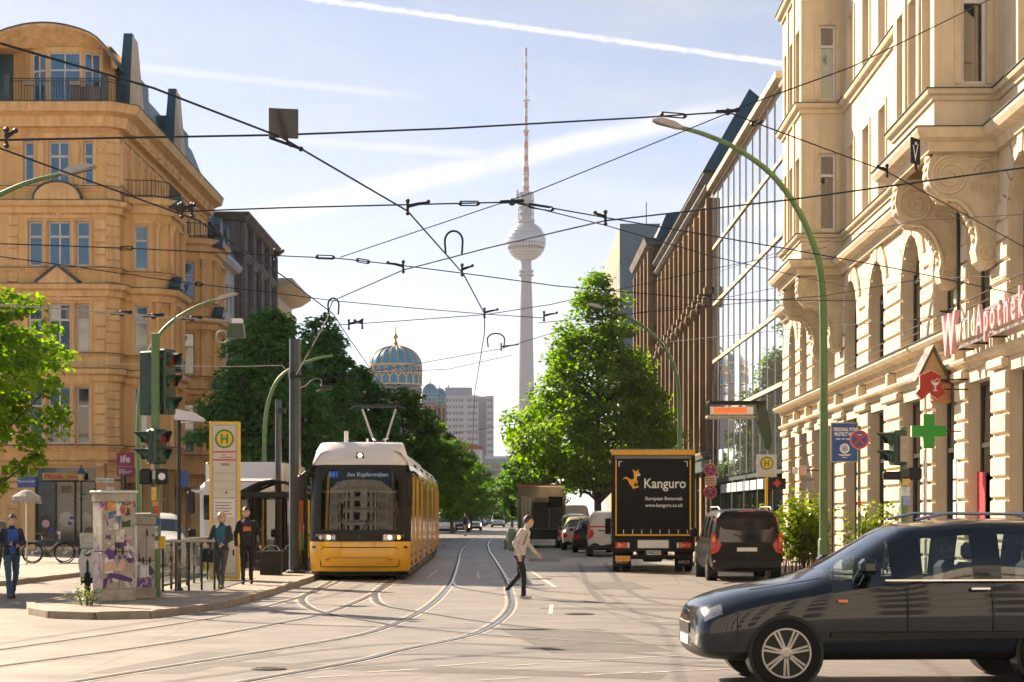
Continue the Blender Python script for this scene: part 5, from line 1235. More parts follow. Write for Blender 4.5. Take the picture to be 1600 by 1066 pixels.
signal(tl,(-.16,-.06,zz(698)),R(-68),2,w=.30,step=.33,r=.125); signal(tl,(.14,-.12,zz(698)),R(50),2,w=.32,step=.34,r=.13)
MB().cbox(.03,.27,-.20,.02,zz(757),zz(733),.03).build('button_box',M['black_plastic'],tl); MB().disc((.16,-.202,zz(745)),.07,'y',16,-.012).build('round_sticker',M['white_paint'],tl)
MB().cbox(-.30,-.08,-.12,.10,zz(757),zz(733),.02).build('button_box',M['black_plastic'],tl)
MB().box(-.12,.12,-.02,.16,zz(640),zz(632)).build('bracket',M['iron'],tl); MB().box(-.15,.15,-.02,.10,zz(560),zz(554)).build('bracket',M['iron'],tl)
stc=[((.75,.45,.05),1.9,.26),((.6,.04,.04),1.62,.14),((.70,.70,.68),1.2,.2),((.02,.10,.30),1.42,.13),((.65,.30,.25),2.5,.2),((.06,.35,.30),1.28,.08),((.72,.70,.66),.95,.16),((.8,.25,.08),1.78,.10),((.5,.5,.52),2.32,.16),((.03,.03,.03),2.15,.12)]
for i,(c,z,h) in enumerate(stc):
    a=R(-90+random.uniform(-45,45)); n=5; q=MB(); r_=.091 if z>1.5 else .109
    for k in range(n):
        a0=a+R(-34+68*k/n); a1=a+R(-34+68*(k+1)/n)
        q.add([(r_*math.cos(a0),r_*math.sin(a0),z),(r_*math.cos(a1),r_*math.sin(a1),z),(r_*math.cos(a1),r_*math.sin(a1),z+h),(r_*math.cos(a0),r_*math.sin(a0),z+h)],[(0,1,2,3)])
    q.build('sticker',mat('sticker',c,.5,var=.35,scale=14),tl,fix=False)
MB().cbox(.08,.20,-.10,.02,.95,1.2,.02).build('push_button',M['bvg_yellow'],tl)
# right-hand signal seen from the side
px0,Y0=1412,33; X0=(px0-800)/F*Y0; zz=lambda y: PX(0,y,Y0).z-.115
tr=thing('traffic_light','green traffic light turned sideways before the pharmacy','traffic light',(X0,Y0,.115))
MB().lathe([(.08,0),(.08,1.2),(.06,1.25),(.06,zz(668)),(.03,zz(666))],14).build('pole',M['green_paint'],tr,smooth=40)
signal(tr,(-.22,-.02,zz(700)),R(-82),2,w=.30,dep=.24,step=.30,r=.11)
MB().box(-.10,.05,-.22,-.16,zz(722),zz(682)).build('sticker',mat('sticker_beige',(.42,.33,.22),.6,var=.25,scale=8),tr); MB().box(-.02,.0,-.05,.05,zz(695),zz(690)).build('bracket',M['iron'],tr)
for i,(c,y) in enumerate((((.05,.05,.05),748),((.6,.6,.58),775),((.55,.35,.1),760),((.3,.3,.55),790))):
    MB().box(-.083+.02*i,.09,-.088,-.083,zz(y),zz(y-14)).build('sticker',mat('sticker',c,.5,var=.4,scale=18),tr)
MB().cbox(-.36,-.06,-.10,.06,zz(750),zz(737),.02).build('sign_box',M['black_plastic'],tr); MB().cbox(.06,.30,-.10,.06,zz(750),zz(731),.03).build('sign_box',M['black_plastic'],tr)

# ================================================================== signs
def round_sign(parent,c,r,rz=0):
    Mx=T(c)@RZ(rz)
    s=MB(Mx).disc((0,0,0),r,'y',32,.02).build('sign_disc',M['white_paint'],parent)
    MB(Mx).disc((0,-.004,0),r*.96,'y',32,.003,r2=r*.74).build('red_ring',M['red'],s); MB(Mx).disc((0,-.003,0),r*.74,'y',32,.0025).build('blue_field',M['blue'],s)
    w=r*.10
    for k,sg in enumerate((-1,1)):
        q=MB(Mx@Matrix.Rotation(sg*R(45),4,'Y')); q.box(-r*.76,r*.76,-.0055-.0008*k,-.0035,-w,w); q.build('red_bar',M['red'],s)
    MB(Mx).box(-r*.22,r*.22,-.006,-.0032,r*.44,r*.54).build('zone_mark',M['white_paint'],s)
t=thing('road_sign','round no-stopping sign on green pole beside the blue banner','sign',((1343-800)/F*43,43,.115))
zz=lambda y: PX(0,y,43).z-.115
MB().tube([(0,.05,0),(0,.05,zz(665))],.035,10).build('pole',M['green_paint'],t,smooth=50); round_sign(t,(0,0,zz(687)),.215,R(-14))
for i,(c,y,h) in enumerate((((.55,.05,.06),790,8),((.65,.65,.62),800,7),((.1,.1,.1),812,9),((.6,.5,.5),775,6))): MB().box(-.036,.036,.010,.014,zz(y),zz(y-h)).build('sticker',mat('sticker',c,.5,var=.4,scale=18),t)
bb=thing('blue_banner','blue framed poster with white headline and round emblem by lamp post','sign',((1319.5-800)/F*44.5,44.5,.115))
zz=lambda y: PX(0,y,44.5).z-.115; w=.64/2
MB().cbox(-w,w,-.02,.03,zz(722.5),zz(660),.01).build('frame',M['lamp_grey'],bb); MB().box(-w+.03,w-.03,-.026,-.021,zz(720.5),zz(662)).build('poster',M['blue'],bb)
MB().tube([(-w+.05,.05,0),(-w+.05,.05,zz(664))],.02,8).build('post',M['iron'],bb); MB().tube([(w-.05,.05,0),(w-.05,.05,zz(664))],.02,8).build('post',M['iron'],bb)
lettering('PERSONAL POWER',.115,M['white_paint'],bb,(-w+.06,-.029,zz(671.5)),align='LEFT',bold=.004,sx=.62,depth=.002); lettering('PROTECT NOW',.115,M['white_paint'],bb,(-w+.08,-.029,zz(679)),align='LEFT',bold=.004,sx=.62,depth=.002)
for k,(x0,x1) in enumerate(((-.2,-.1),(-.07,.0),(.03,.2))): MB().box(x0,x1,-.029,-.027,zz(687),zz(685.4)).build('small_print',M['white_paint'],bb)
MB().disc((0,-.030,zz(701)),.115,'y',28,.003,r2=.07).build('emblem_ring',M['white_paint'],bb); MB().disc((0,-.030,zz(701)),.05,'y',20,.003,r2=.028).build('emblem_core',M['white_paint'],bb)
for y,ww in ((711,.15),(712.6,.12),(715.6,.06)): MB().box(-ww,ww,-.029,-.027,zz(y),zz(y-1)).build('small_print',M['white_paint'],bb)
t=thing('road_sign','two stacked no-stopping signs with plate beside the removal truck','sign',((1110-800)/F*60,60,.115)); zz=lambda y: PX(0,y,60).z-.115
MB().tube([(0,.05,0),(0,.05,zz(718))],.032,8).build('pole',M['lamp_grey'],t,smooth=50); round_sign(t,(0,0,zz(734.5)),.205); round_sign(t,(0,0,zz(769)),.205)
MB().box(-.18,.18,-.01,.02,zz(758.5),zz(745)).build('plate',M['pale_letter'],t)
for k in range(3): MB().box(-.14,.14,-.015,-.011,zz(756-3.6*k),zz(754.5-3.6*k)).build('small_print',M['dark_red'],t)
def hsign(parent,c,r):
    MB(T(c)).disc((0,0,0),r,'y',32,.008).build('sign_field',M['bvg_yellow'] if r<.3 else M['white_paint'],parent); MB(T(c)).disc((0,-.004,0),r,'y',32,.004,r2=r*.80).build('green_ring',M['sign_green'],parent)
    q=MB(T(c)); 
    for s in (-1,1): q.box(s*r*.28-r*.10,s*r*.28+r*.10,-.008,-.001,-r*.5,r*.5)
    q.box(-r*.18,r*.18,-.0075,-.0012,-r*.10,r*.10); q.build('letter_h',M['sign_green'],parent)
t=thing('stop_sign','white tram stop sign with green H on yellow pole','sign',((1198-800)/F*62,62,.115)); zz=lambda y: PX(0,y,62).z-.115
MB().tube([(0,.06,0),(0,.06,zz(746))],.05,8).build('pole',M['bvg_yellow'],t); MB().cbox(-.32,.32,-.02,.03,zz(745.5),zz(710.5),.01).build('panel',M['white_wall'],t); hsign(t,(0,-.03,zz(724)),.215)
MB().box(-.28,.28,-.026,-.021,zz(743),zz(739.5)).build('line_strip',M['pale_letter'],t); MB().box(.16,.22,-.03,-.027,zz(743),zz(739)).build('line_number',M['bvg_yellow'],t)
t=thing('ad_board','dark board with red star-shaped emblem beside the stop sign','sign',((1214-800)/F*64.5,64.5,.115)); zz=lambda y: PX(0,y,64.5).z-.115
MB().cbox(-.30,.30,-.02,.03,zz(764.5),zz(747.5),.01).build('board',M['black_plastic'],t)
q=MB(); 
for k in range(4): q.M=T((0,0,zz(755)))@Matrix.Rotation(k*R(45),4,'Y'); q.box(-.13 if k%2==0 else -.09,.13 if k%2==0 else .09,-.03-.001*k,-.021,-.04,.04)
q.build('emblem',M['red'],t); MB().box(-.2,-.16,.0,.05,0,zz(764.5)).build('post',M['iron'],t); MB().box(.16,.2,.0,.05,0,zz(764.5)).build('post',M['iron'],t)
t=thing('wall_sign','small pinkish notice box hung on the stone pier','sign',((1254-800)/F*60.0,60,0)); zz=lambda y: PX(0,y,60).z
MB().cbox(-.12,.12,-.03,.03,zz(743),zz(727),.01).build('panel',mat('notice_pink',(.62,.42,.36),.6,var=.1),t); MB().cbox(-.30,-.15,-.05,.05,zz(741),zz(730),.02).build('lamp',M['white_paint'],t); MB().tube([(.1,0,zz(735)),(.5,.0,zz(735))],.02,5).build('bracket',M['iron'],t)
# left corner signs
t=thing('street_name_sign','white street name sign on post before the ochre building','sign',((190-800)/F*80,80,.115)); zz=lambda y: PX(0,y,80).z-.115
MB().tube([(0,.05,0),(0,.05,zz(740))],.04,8).build('pole',M['mast_grey'],t); MB().box(-1.08,-.32,-.01,.02,zz(754),zz(747)).build('name_plate',M['white_paint'],t); lettering('Auguststraße',.13,M['black_plastic'],t,(-.70,-.013,zz(750.5)),depth=.001)
MB().box(-.32,.0,.0,.03,zz(751.5),zz(749)).build('bracket',M['iron'],t)
MB().cbox(-.62,-.30,-.02,.02,zz(779),zz(761),.02).build('blue_panel',M['white_paint'],t); MB().disc((-.46,-.026,zz(770)),.13,'y',24,.004).build('blue_disc',M['blue'],t)
t=thing('blue_shop_sign','small blue box sign at the left picture edge','sign',at(42,762,62)); MB().cbox(-.29,.29,-.04,.04,0,.36,.01).build('box',M['blue'],t); lettering('Blumen-Café',.10,M['white_paint'],t,(0,-.045,.2),depth=.001)
MB().tube([(-.29,0,.18),(-1.6,0,.18)],.02,5).build('bracket',M['iron'],t)
t=thing('parasol','folded fringed white parasol on striped pole at left','parasol',((41-800)/F*66,66,.115)); zz=lambda y: PX(0,y,66).z-.115
MB().tube([(0,0,0),(0,0,zz(765))],.03,8).build('pole',M['white_paint'],t); MB().lathe([(.5,zz(783)),(.49,zz(776)),(.2,zz(768)),(.02,zz(765))],14).build('canopy',mat('canvas_shaded',(.33,.32,.29),.9,var=.1,scale=5),t)  # white canvas greyed, its shade is put into the colour
q=MB()
for k in range(28): a=2*math.pi*k/28; q.tube([(.49*math.cos(a),.49*math.sin(a),zz(782)),(.5*math.cos(a),.5*math.sin(a),zz(787))],.022,4)
q.build('fringe',mat('fringe_shaded',(.36,.35,.32),.9,var=.1),t)  # white fringe greyed to match, shade held in its colour
t=thing('gas_lantern','old lantern with peaked cap before the shopfront','street lamp',((127-800)/F*78,78,.115)); zz=lambda y: PX(0,y,78).z-.115
MB().lathe([(.10,0),(.10,.2),(.045,.3),(.04,zz(752)),(.08,zz(751))],10).build('post',M['iron'],t,smooth=50); MB().lathe([(.10,zz(751)),(.17,zz(741)),(.16,zz(740.9))],6).build('lantern_glass',mat('lantern_glass',(.6,.42,.22),.2,var=.1),t); MB().lathe([(.22,zz(741)),(.14,zz(735)),(.04,zz(731)),(.02,zz(726))],6).build('lantern_cap',M['teal_metal'],t)

# ================================================================== stop furniture
# pylon
px0,Y0=351.5,47.6; X0=(px0-800)/F*Y0; py_=thing('stop_pylon','tall white and yellow tram stop pylon with green H','stop pylon',(X0,Y0,.115),R(4)); zz=lambda y: PX(0,y,Y0).z-.115
w=.375; top=zz(659)
MB().cbox(-w,w,-.14,.16,0.02,top,.02).build('casing',M['bvg_yellow'],py_)
MB().box(-w+.06,w-.06,-.146,-.141,.1,top-.06).build('face_panel',mat('enamel_cream',(.62,.57,.50),.4,var=.06,scale=3),py_)
q=MB()
for a,b in ((top-1.90,top-.10),(top-2.75,top-1.96),(.15,top-2.80)):
    q.box(-w+.08,w-.08,-.152,-.147,a,a+.012); q.box(-w+.08,w-.08,-.152,-.147,b,b+.012); q.box(-w+.08,-w+.092,-.1518,-.147,a,b); q.box(w-.092,w-.08,-.1518,-.147,a,b)
q.build('panel_lines',M['grey_stone'],py_)
hsign(py_,(0,-.155,top-.43),.22 if False else .235)
for z in (top-.77,top-.97): MB().box(-w+.1,w-.1,-.153,-.147,z,z+.035).build('red_line',M['red'],py_)
for z,x0,x1,mm_ in ((top-.84,-.06,.03,'red'),(top-.90,-.1,.20,'red'),(top-1.06,-.12,.1,'grey_stone'),(top-1.09,-.08,.14,'grey_stone')): MB().box(x0,x1,-.153,-.147,z,z+.018).build('small_print',M[mm_],py_)
for k in range(3): MB().box(-w+.1,w-.1,-.152,-.147,top-1.28-.2*k,top-1.274-.2*k).build('panel_lines',M['grey_stone'],py_)
lettering('4',.14,M['black_plastic'],py_,(.04,-.15,top-1.76),depth=.002); MB().box(.2,.24,-.153,-.147,.6,.75).build('lock',M['black_plastic'],py_)
MB().box(-w+.12,w-.12,-.153,-.147,1.55,2.0).build('timetable',M['white_paint'],py_)
for k in range(5): MB().box(-w+.15,w-.2-.05*(k%2),-.157,-.1535,1.62+.07*k,1.64+.07*k).build('small_print',M['grey_stone'],py_)
# shelter
sh=thing('tram_shelter','dark glazed tram stop shelter with arched roof beside the tram','shelter',((428-800)/F*56,56,.115)); zz=lambda y: PX(0,y,56).z-.115
x0,x1=-.98,.95; e=zz(770); K=10
arc=[(x0+(x1-x0)*k/K, e+.34*math.sin(math.pi*k/K)) for k in range(K+1)]
q=MB()
for (a,b),(c,d) in zip(arc[:-1],arc[1:]): q.add([(a,-.2,b),(c,-.2,d),(c,2.8,d),(a,2.8,b)],[(0,1,2,3)])
q.build('roof_glass',M['clear'],sh,fix=False)
q=MB()
for yy in (-.2,1.3,2.8): q.tube([(a,yy,b) for a,b in arc],.045,6)
for (a,b) in (arc[0],arc[-1],arc[5]): q.tube([(a,-.2,b),(a,2.8,b)],.035,6)
q.build('roof_frame',M['black_plastic'],sh); MB().cbox(x0-.05,x1+.05,-.3,-.14,e-.16,e+.02,.03).build('eaves_beam',M['black_plastic'],sh)
for x,y in ((x0,-.15),(x1,-.15),(x0,2.75),(x1,2.75),(-.05,2.75)): MB().cbox(x-.05,x+.05,y-.05,y+.05,0,e-.1,.015).build('post',M['black_plastic'],sh)
for a,b in ((x0+.06,-.11),(.01,x1-.06)): MB().box(a,b,2.73,2.75,.2,e-.15).build('rear_pane',M['tint'],sh)
MB().box(x0-.01,x0+.01,0,2.6,.2,e-.15).build('side_pane',M['tint'],sh)
MB().cbox(.55,.78,.6,.72,1.05,2.25,.01).build('poster_red',M['red'],sh); MB().cbox(.55,.78,.6,.72,.25,1.04,.01).build('poster_green',M['green'],sh)
MB().cbox(-.7,.4,2.2,2.6,.42,.50,.02).build('bench_seat',M['iron'],sh)
for k,(px0,Y0) in enumerate(((424,51.5),(458,54))):
    b=thing('litter_bin',('black box bin with hoop handle in front of the shelter','second black box bin close to the tram')[k],'bin',((px0-800)/F*Y0,Y0,.115),0,'bins at the tram stop')
    MB().prism([(-.27,0),(.27,0),(.30,.60),(-.30,.60)],-.25,.25,'y').build('bin_body',M['black_plastic'],b); MB().cbox(-.31,.31,-.26,.26,.605,.64,.012).build('rim',M['iron'],b)
    MB().tube([(-.22,0,.63)]+[(-.22+.44*i/8,0,.66+.13*math.sin(math.pi*i/8)**.5) for i in range(9)]+[(.22,0,.63)],.014,6).build('handle',M['alu'],b)
# railing
rg=thing('platform_railing','grey tubular railing with glass infill along the platform back','railing',(-7.35,40.4,.115),0)
P0=Vector((0,0,0)); P1=Vector((-.42+.0,10.5,0)); P1=Vector((-.25,9.5,0)); n=8
MB().tube([P0+Vector((0,0,1.05)),P1+Vector((0,0,1.05))],.032,8).build('top_rail',M['lamp_grey'],rg); MB().tube([P0+Vector((0,0,.12)),P1+Vector((0,0,.12))],.022,8).build('bottom_rail',M['iron'],rg)
for i in range(n+1):
    p=P0.lerp(P1,i/n); MB().tube([p,p+Vector((0,0,1.05))],.028,8).build('post',M['iron'],rg)
    if i<n:
        q=P0.lerp(P1,(i+1)/n); MB().add([p+Vector((.0,.06,.2)),q+Vector((0,-.06,.2)),q+Vector((0,-.06,.98)),p+Vector((0,.06,.98))],[(0,1,2,3)]).build('glass_panel',M['clear'],rg,fix=False)
# front return of the railing, facing the camera
MB().tube([P0+Vector((0,0,1.05)),P0+Vector((.95,.9,1.05))],.032,8).build('top_rail',M['lamp_grey'],rg)
for i in range(1,5):
    p=P0.lerp(Vector((.95,.9,0)),i/4); MB().tube([p,p+Vector((0,0,1.05))],.025,8).build('post',M['iron'],rg)
    a=P0.lerp(Vector((.95,.9,0)),(i-1)/4); MB().add([a+Vector((.03,.03,.15)),p+Vector((-.03,-.03,.15)),p+Vector((-.03,-.03,.98)),a+Vector((.03,.03,.98))],[(0,1,2,3)]).build('glass_panel',M['clear'],rg,fix=False)
# cabinets with graffiti
def graffiti(name,base,seeds):
    m=bpy.data.materials.new(name); m.use_nodes=True; nt=m.node_tree; b=nt.nodes['Principled BSDF']; L=nt.links.new; geo=N(nt,'ShaderNodeNewGeometry')
    last=None; n0=N(nt,'ShaderNodeTexNoise',i_Scale=5.0,i_Detail=6); L(geo.outputs['Position'],n0.inputs['Vector'])
    x=N(nt,'ShaderNodeMix',data_type='RGBA'); L(n0.outputs[0],x.inputs[0]); x.inputs[6].default_value=(*[c*.55 for c in base],1); x.inputs[7].default_value=(*[c*1.25 for c in base],1); last=x.outputs[2]
    for (c,scale,lo,hi,off,zz_,wob) in seeds:
        mp=N(nt,'ShaderNodeMapping'); mp.inputs['Location'].default_value=off; mp.inputs['Scale'].default_value=(1,1,zz_); L(geo.outputs['Position'],mp.inputs[0])
        n=N(nt,'ShaderNodeTexNoise',i_Scale=scale,i_Detail=2.5,i_Distortion=wob); L(mp.outputs[0],n.inputs['Vector'])
        r=N(nt,'ShaderNodeMapRange',n1=lo,n2=hi); L(n.outputs[0],r.inputs[0])
        x=N(nt,'ShaderNodeMix',data_type='RGBA'); L(r.outputs[0],x.inputs[0]); L(last,x.inputs[6]); x.inputs[7].default_value=(*c,1); last=x.outputs[2]
    L(last,b.inputs['Base Color']); b.inputs['Roughness'].default_value=.5; return m
M['graf']=graffiti('graffiti_cabinet',(.42,.36,.30),[((.50,.34,.36),2.2,.54,.58,(3,1,2),.7,.8),((.16,.07,.24),2.6,.60,.62,(8,4,1),.8,1.5),((.05,.045,.05),3.5,.64,.655,(1,9,5),.45,2.5),((.10,.22,.08),3.0,.66,.69,(5,5,9),.6,1),((.60,.56,.50),4.0,.63,.65,(2,7,3),1.2,.5),((.04,.16,.35),3.2,.68,.70,(6,2,8),1,1)])
M['graf_top']=mat('mossy_concrete',(.38,.34,.27),.85,var=.3,scale=4,streak=.4,grime=(.16,.16,.08))
def cabinet(label,px,Y,w,d,h,rz,graf=True):
    t=thing('utility_cabinet',label,'cabinet',((px-800)/F*Y,Y,.115),rz,'utility cabinets on the island')
    MB().cbox(-w/2-.02,w/2+.02,-d/2-.02,d/2+.02,0,.22,.02).build('plinth',M['graf_top'],t)
    zz_=h*.45
    MB().cbox(-w/2,w/2,-d/2,d/2,.221,zz_,.012).build('lower_body',M['graf'],t); MB().cbox(-w/2+.004,w/2-.004,-d/2+.004,d/2-.004,zz_+.008,h-.2,.012).build('upper_body',M['graf'],t)
    MB().cbox(-w/2-.015,w/2+.015,-d/2-.015,d/2+.015,h-.195,h-.03,.015).build('crown_band',M['graf_top'],t); MB().cbox(-w/2-.045,w/2+.045,-d/2-.045,d/2+.045,h-.028,h+.02,.015).build('lid',M['tram_white'] if graf else M['graf_top'],t)
    MB().box(.0,.008,-d/2-.004,-d/2,.26,h-.22).build('door_seam',M['black_plastic'],t)
    for x in (-.06,.07): MB().cbox(x-.015,x+.02,-d/2-.025,-d/2,h*.42,h*.42+.12,.005).build('door_handle',M['iron'],t)
    MB().box(-w/2+.06,-w/2+.22,-d/2-.004,-d/2,h*.26,h*.40).build('sticker',M['white_paint'],t)
    return t
ct=cabinet('large graffiti-covered cabinet with pale lid on the island tip',178,36.0,.66,.48,2.05,R(33))
pur=mat('spray_purple',(.10,.03,.20),.5,var=.2,scale=9)
q=MB(); q.prism([(-.30,.42),(-.20,.46),(.10,.38),(.26,.35),(.28,.42),(.05,.50),(-.16,.54),(-.22,.50),(-.26,.25),(-.31,.25)],-.246,-.243,'y'); q.prism([(-.28,.92),(-.20,1.0),(-.16,.96),(-.06,.94),(-.08,.80),(-.2,.78),(-.22,.86)],-.246,-.243,'y'); q.disc((.02,-.243,.82),.035,'y',12,-.003); q.disc((.12,-.243,.83),.035,'y',12,-.003)
q.build('painted_figure',pur,ct)
q=MB(); q.prism([(-.26,.56),(-.12,.58),(.08,.56),(.14,.70),(.10,.80),(.02,.76),(-.04,.62),(-.08,.76),(-.2,.76),(-.28,.7)],-.245,-.242,'y'); q.build('painted_face',mat('spray_peach',(.62,.42,.30),.5,var=.15,scale=9),ct)
rp_=random.Random(4); pc_=[(.10,.05,.16),(.45,.20,.28),(.05,.05,.055),(.58,.52,.44),(.08,.16,.30),(.55,.30,.10),(.35,.10,.12),(.62,.60,.56),(.16,.12,.10),(.30,.36,.20)]
for i in range(26):
    z=rp_.uniform(.98,1.72); h=rp_.uniform(.08,.26); w_=rp_.uniform(.07,.2); fr=rp_.random()<.6; u=rp_.uniform(-.29,.29-w_) if fr else rp_.uniform(-.21,.21-w_); j=lambda: rp_.uniform(-.02,.02)
    pts=[(u+j(),z+j()),(u+w_+j(),z+j()),(u+w_*.9+j(),z+h*.5+j()),(u+w_+j(),z+h+j()),(u+w_*.4+j(),z+h*.9+j()),(u+j(),z+h+j())]
    if fr: MB().prism(pts,-.242-.0006*(i%6),-.236,'y').build('torn_poster',mat('torn_poster',pc_[i%10],.7,var=.45,scale=16),ct)
    else: MB().prism(pts,.332+.0006*(i%6),.326,'x').build('torn_poster',mat('torn_poster',pc_[(i*3)%10],.7,var=.45,scale=16),ct)
cabinet('narrow dark graffiti cabinet squeezed behind the large one',226,37.0,.34,.34,1.62,R(20),False)
# ================================================================== vehicles
def paint(name,c,rough=.35,coat=.45,metal=0.0,spec=.25): return mat(name,c,rough,metal=metal,var=.05,scale=3,coat=coat,spec=spec)
def subsurf_split(mb,mats,names,parent,levels=1,smooth=40):
    me=mb.mesh('tmp',[M['white_paint']]*1,fix=False)
    for k in range(1,len(mats)): me.materials.append(mats[k])
    bm=bmesh.new(); bm.from_mesh(me); bmesh.ops.remove_doubles(bm,verts=bm.verts,dist=1e-4); bmesh.ops.recalc_face_normals(bm,faces=bm.faces); bm.to_mesh(me); bm.free()
    o=bpy.data.objects.new('tmp',me); C.objects.link(o)
    if levels: md=o.modifiers.new('s','SUBSURF'); md.levels=levels; md.render_levels=levels
    bpy.context.view_layer.update(); ev=bpy.data.meshes.new_from_object(o.evaluated_get(bpy.context.evaluated_depsgraph_get())); bpy.data.objects.remove(o)
    co=[v.co.copy() for v in ev.vertices]; outs=[]
    for k,(m,nm) in enumerate(zip(mats,names)):
        fs=[list(p.vertices) for p in ev.polygons if p.material_index==k]
        if not fs: outs.append(None); continue
        used=sorted({i for f in fs for i in f}); mp={i:j for j,i in enumerate(used)}
        par=list(range(len(used)))
        def find(a):
            while par[a]!=a: par[a]=par[par[a]]; a=par[a]
            return a
        for f in fs:
            r0=find(mp[f[0]])
            for i in f[1:]: par[find(mp[i])]=r0
        isl={}
        for f in fs: isl.setdefault(find(mp[f[0]]),[]).append(f)
        for ff in (isl.values() if k else [fs]):
            us=sorted({i for f in ff for i in f}); m2={i:j for j,i in enumerate(us)}
            q=MB(); q.v=[tuple(co[i]) for i in us]; q.f=[[m2[i] for i in f] for f in ff]; q.m=[0]*len(ff)
            cy_=sum(co[i].y for i in us)/len(us)
            outs.append(q.build('rear_window' if nm=='windscreen' and cy_>2.4 else nm,m,parent,smooth=smooth,fix=False))
    return outs
def wheel(parent,x,y,r,w,side,spokes=7,rim='rim'):
    Mx=T((x,y,r))@Matrix.Rotation(R(90)*side,4,'Y')
    t=MB(Mx).lathe([(r*.70,-w/2),(r*.93,-w/2),(r,-w*.36),(r,w*.36),(r*.93,w/2),(r*.71,w/2),(r*.69,w*.2),(r*.70,-w/2)],30,cap=False).build('wheel',M['rubber'],parent,smooth=40)
    q=MB(Mx); q.lathe([(r*.70,w*.1),(r*.71,w*.5),(r*.66,w*.5),(r*.64,w*.1),(r*.70,w*.1)],30,cap=False); q.lathe([(r*.16,w*.25),(r*.16,w*.46),(r*.10,w*.48)],12)
    for k in range(spokes):
        q.M=Mx@RZ(2*math.pi*k/spokes); q.prism([(r*.10,-r*.06),(r*.66,-r*.09),(r*.66,-r*.03),(r*.14,0),(r*.66,r*.03),(r*.66,r*.09),(r*.10,r*.06)],w*.34,w*.44,'z')
    q.build('rim',M[rim],t); MB(Mx).disc((0,0,w*.22),r*.6,'z',20,.01).build('brake_disc',M['iron'],t); return t
def car(name,label,st,paint_m,glass,L,W,wheels,loc,rz,cat='car',group=None,levels=1,wr=.33,extras=None,lit_=False,tail='low',hl='side'):
    """st rows: y, zbottom, zbelt, ztop, wbottom, wbelt, wtop, side-glass flag, top-glass flag (for the strip to the next row)"""
    t=thing(name,label,cat,loc,rz,group); mb=MB(); rows=[]
    for (y,zb,zs,zt,wb,ws,wt,sg,tg) in st:
        h=[(wb*.86,zb),(wb,zb+.09),(ws,zb+(zs-zb)*.55),(ws*.975,zs),(wt,zt-.07),(wt*.80,zt-.008),(0,zt+.012)]
        full=[(x,y,z) for x,z in h]+[(-x,y,z) for x,z in h[-2::-1]]; rows.append(full)
    V=[p for r_ in rows for p in r_]; n=13; Fc=[];mi=[]
    for i in range(len(rows)-1):
        sg,tg=st[i][7],st[i][8]
        for j in range(n-1):
            a=[i*n+j,i*n+j+1,(i+1)*n+j+1,(i+1)*n+j]; g=0
            if sg and j in (3,8): g=1
            if tg and j in (4,5,6,7): g=2
            if tg==2 and j in (3,8): g=2
            if i==1 and j in ((3,8) if hl=='top' else (2,9)): g=4
            if i==len(rows)-2 and j in ((2,3,8,9) if tail=='tall' else (2,9)): g=5
            if i<len(rows)-1 and j in (0,11): g=3
            Fc.append(a);mi.append(g)
        Fc.append([i*n+n-1,i*n,(i+1)*n,(i+1)*n+n-1]); mi.append(3)
    Fc.append(list(range(n))[::-1]); mi.append(0); Fc.append([ (len(rows)-1)*n+j for j in range(n)]); mi.append(0)
    for g in range(6):
        ii=[k for k in range(len(Fc)) if mi[k]==g]
        mb.v=V if not mb.v else mb.v
        mb.f+=[Fc[k] for k in ii]; mb.m+=[g]*len(ii)
    subsurf_split(mb,[paint_m,glass,glass,M['black_plastic'],M['head_lamp'] if lit_ else M['lamp_glass'],M['tail_red']],['body','side_window','windscreen','underbody','headlight','tail_lamp'],t,levels)
    ws=max(r_[5] for r_ in st)
    for y in wheels:
        for s in (-1,1):
            Mx=T((s*(ws-.26),y,wr))@Matrix.Rotation(R(90)*s,4,'Y')
            MB(Mx).lathe([(wr+.028,0),(wr+.028,.252)],30).build('wheel_arch',M['black_plastic'],t); wheel(t,s*(ws-.088),y,wr,.20,s)
    if extras: extras(t)
    return t
def box_part(t,name,m,*a,b=.015): return MB().cbox(*a,b).build(name,M[m] if isinstance(m,str) else m,t)
# ---- generic shapes (front at y=0, rear at y=L)
def st_van(L=4.9,H=1.88,w=.95):
    return [(0,.30,.62,.80,w*.82,w*.84,w*.6,0,0),(.10,.24,.75,.95,w*.93,w*.95,w*.78,0,0),(.75,.24,.95,1.12,w*.97,w,w*.84,0,0),(1.05,.24,1.0,1.20,w*.97,w,w*.85,0,2),
            (1.75,.24,1.05,H-.10,w*.97,w,w*.80,0,0),(1.95,.24,1.05,H-.03,w*.97,w,w*.81,1,0),(2.75,.24,1.06,H,w*.97,w,w*.83,0,0),(2.85,.24,1.06,H,w*.97,w,w*.83,1,0),(3.75,.24,1.06,H,w*.97,w,w*.83,0,0),(3.85,.24,1.06,H,w*.97,w,w*.83,1,0),
            (L-.30,.24,1.06,H-.01,w*.97,w,w*.82,0,0),(L-.06,.26,1.05,H-.05,w*.96,w*.985,w*.80,0,0),(L,.34,1.03,H-.12,w*.90,w*.95,w*.77,0,0)]
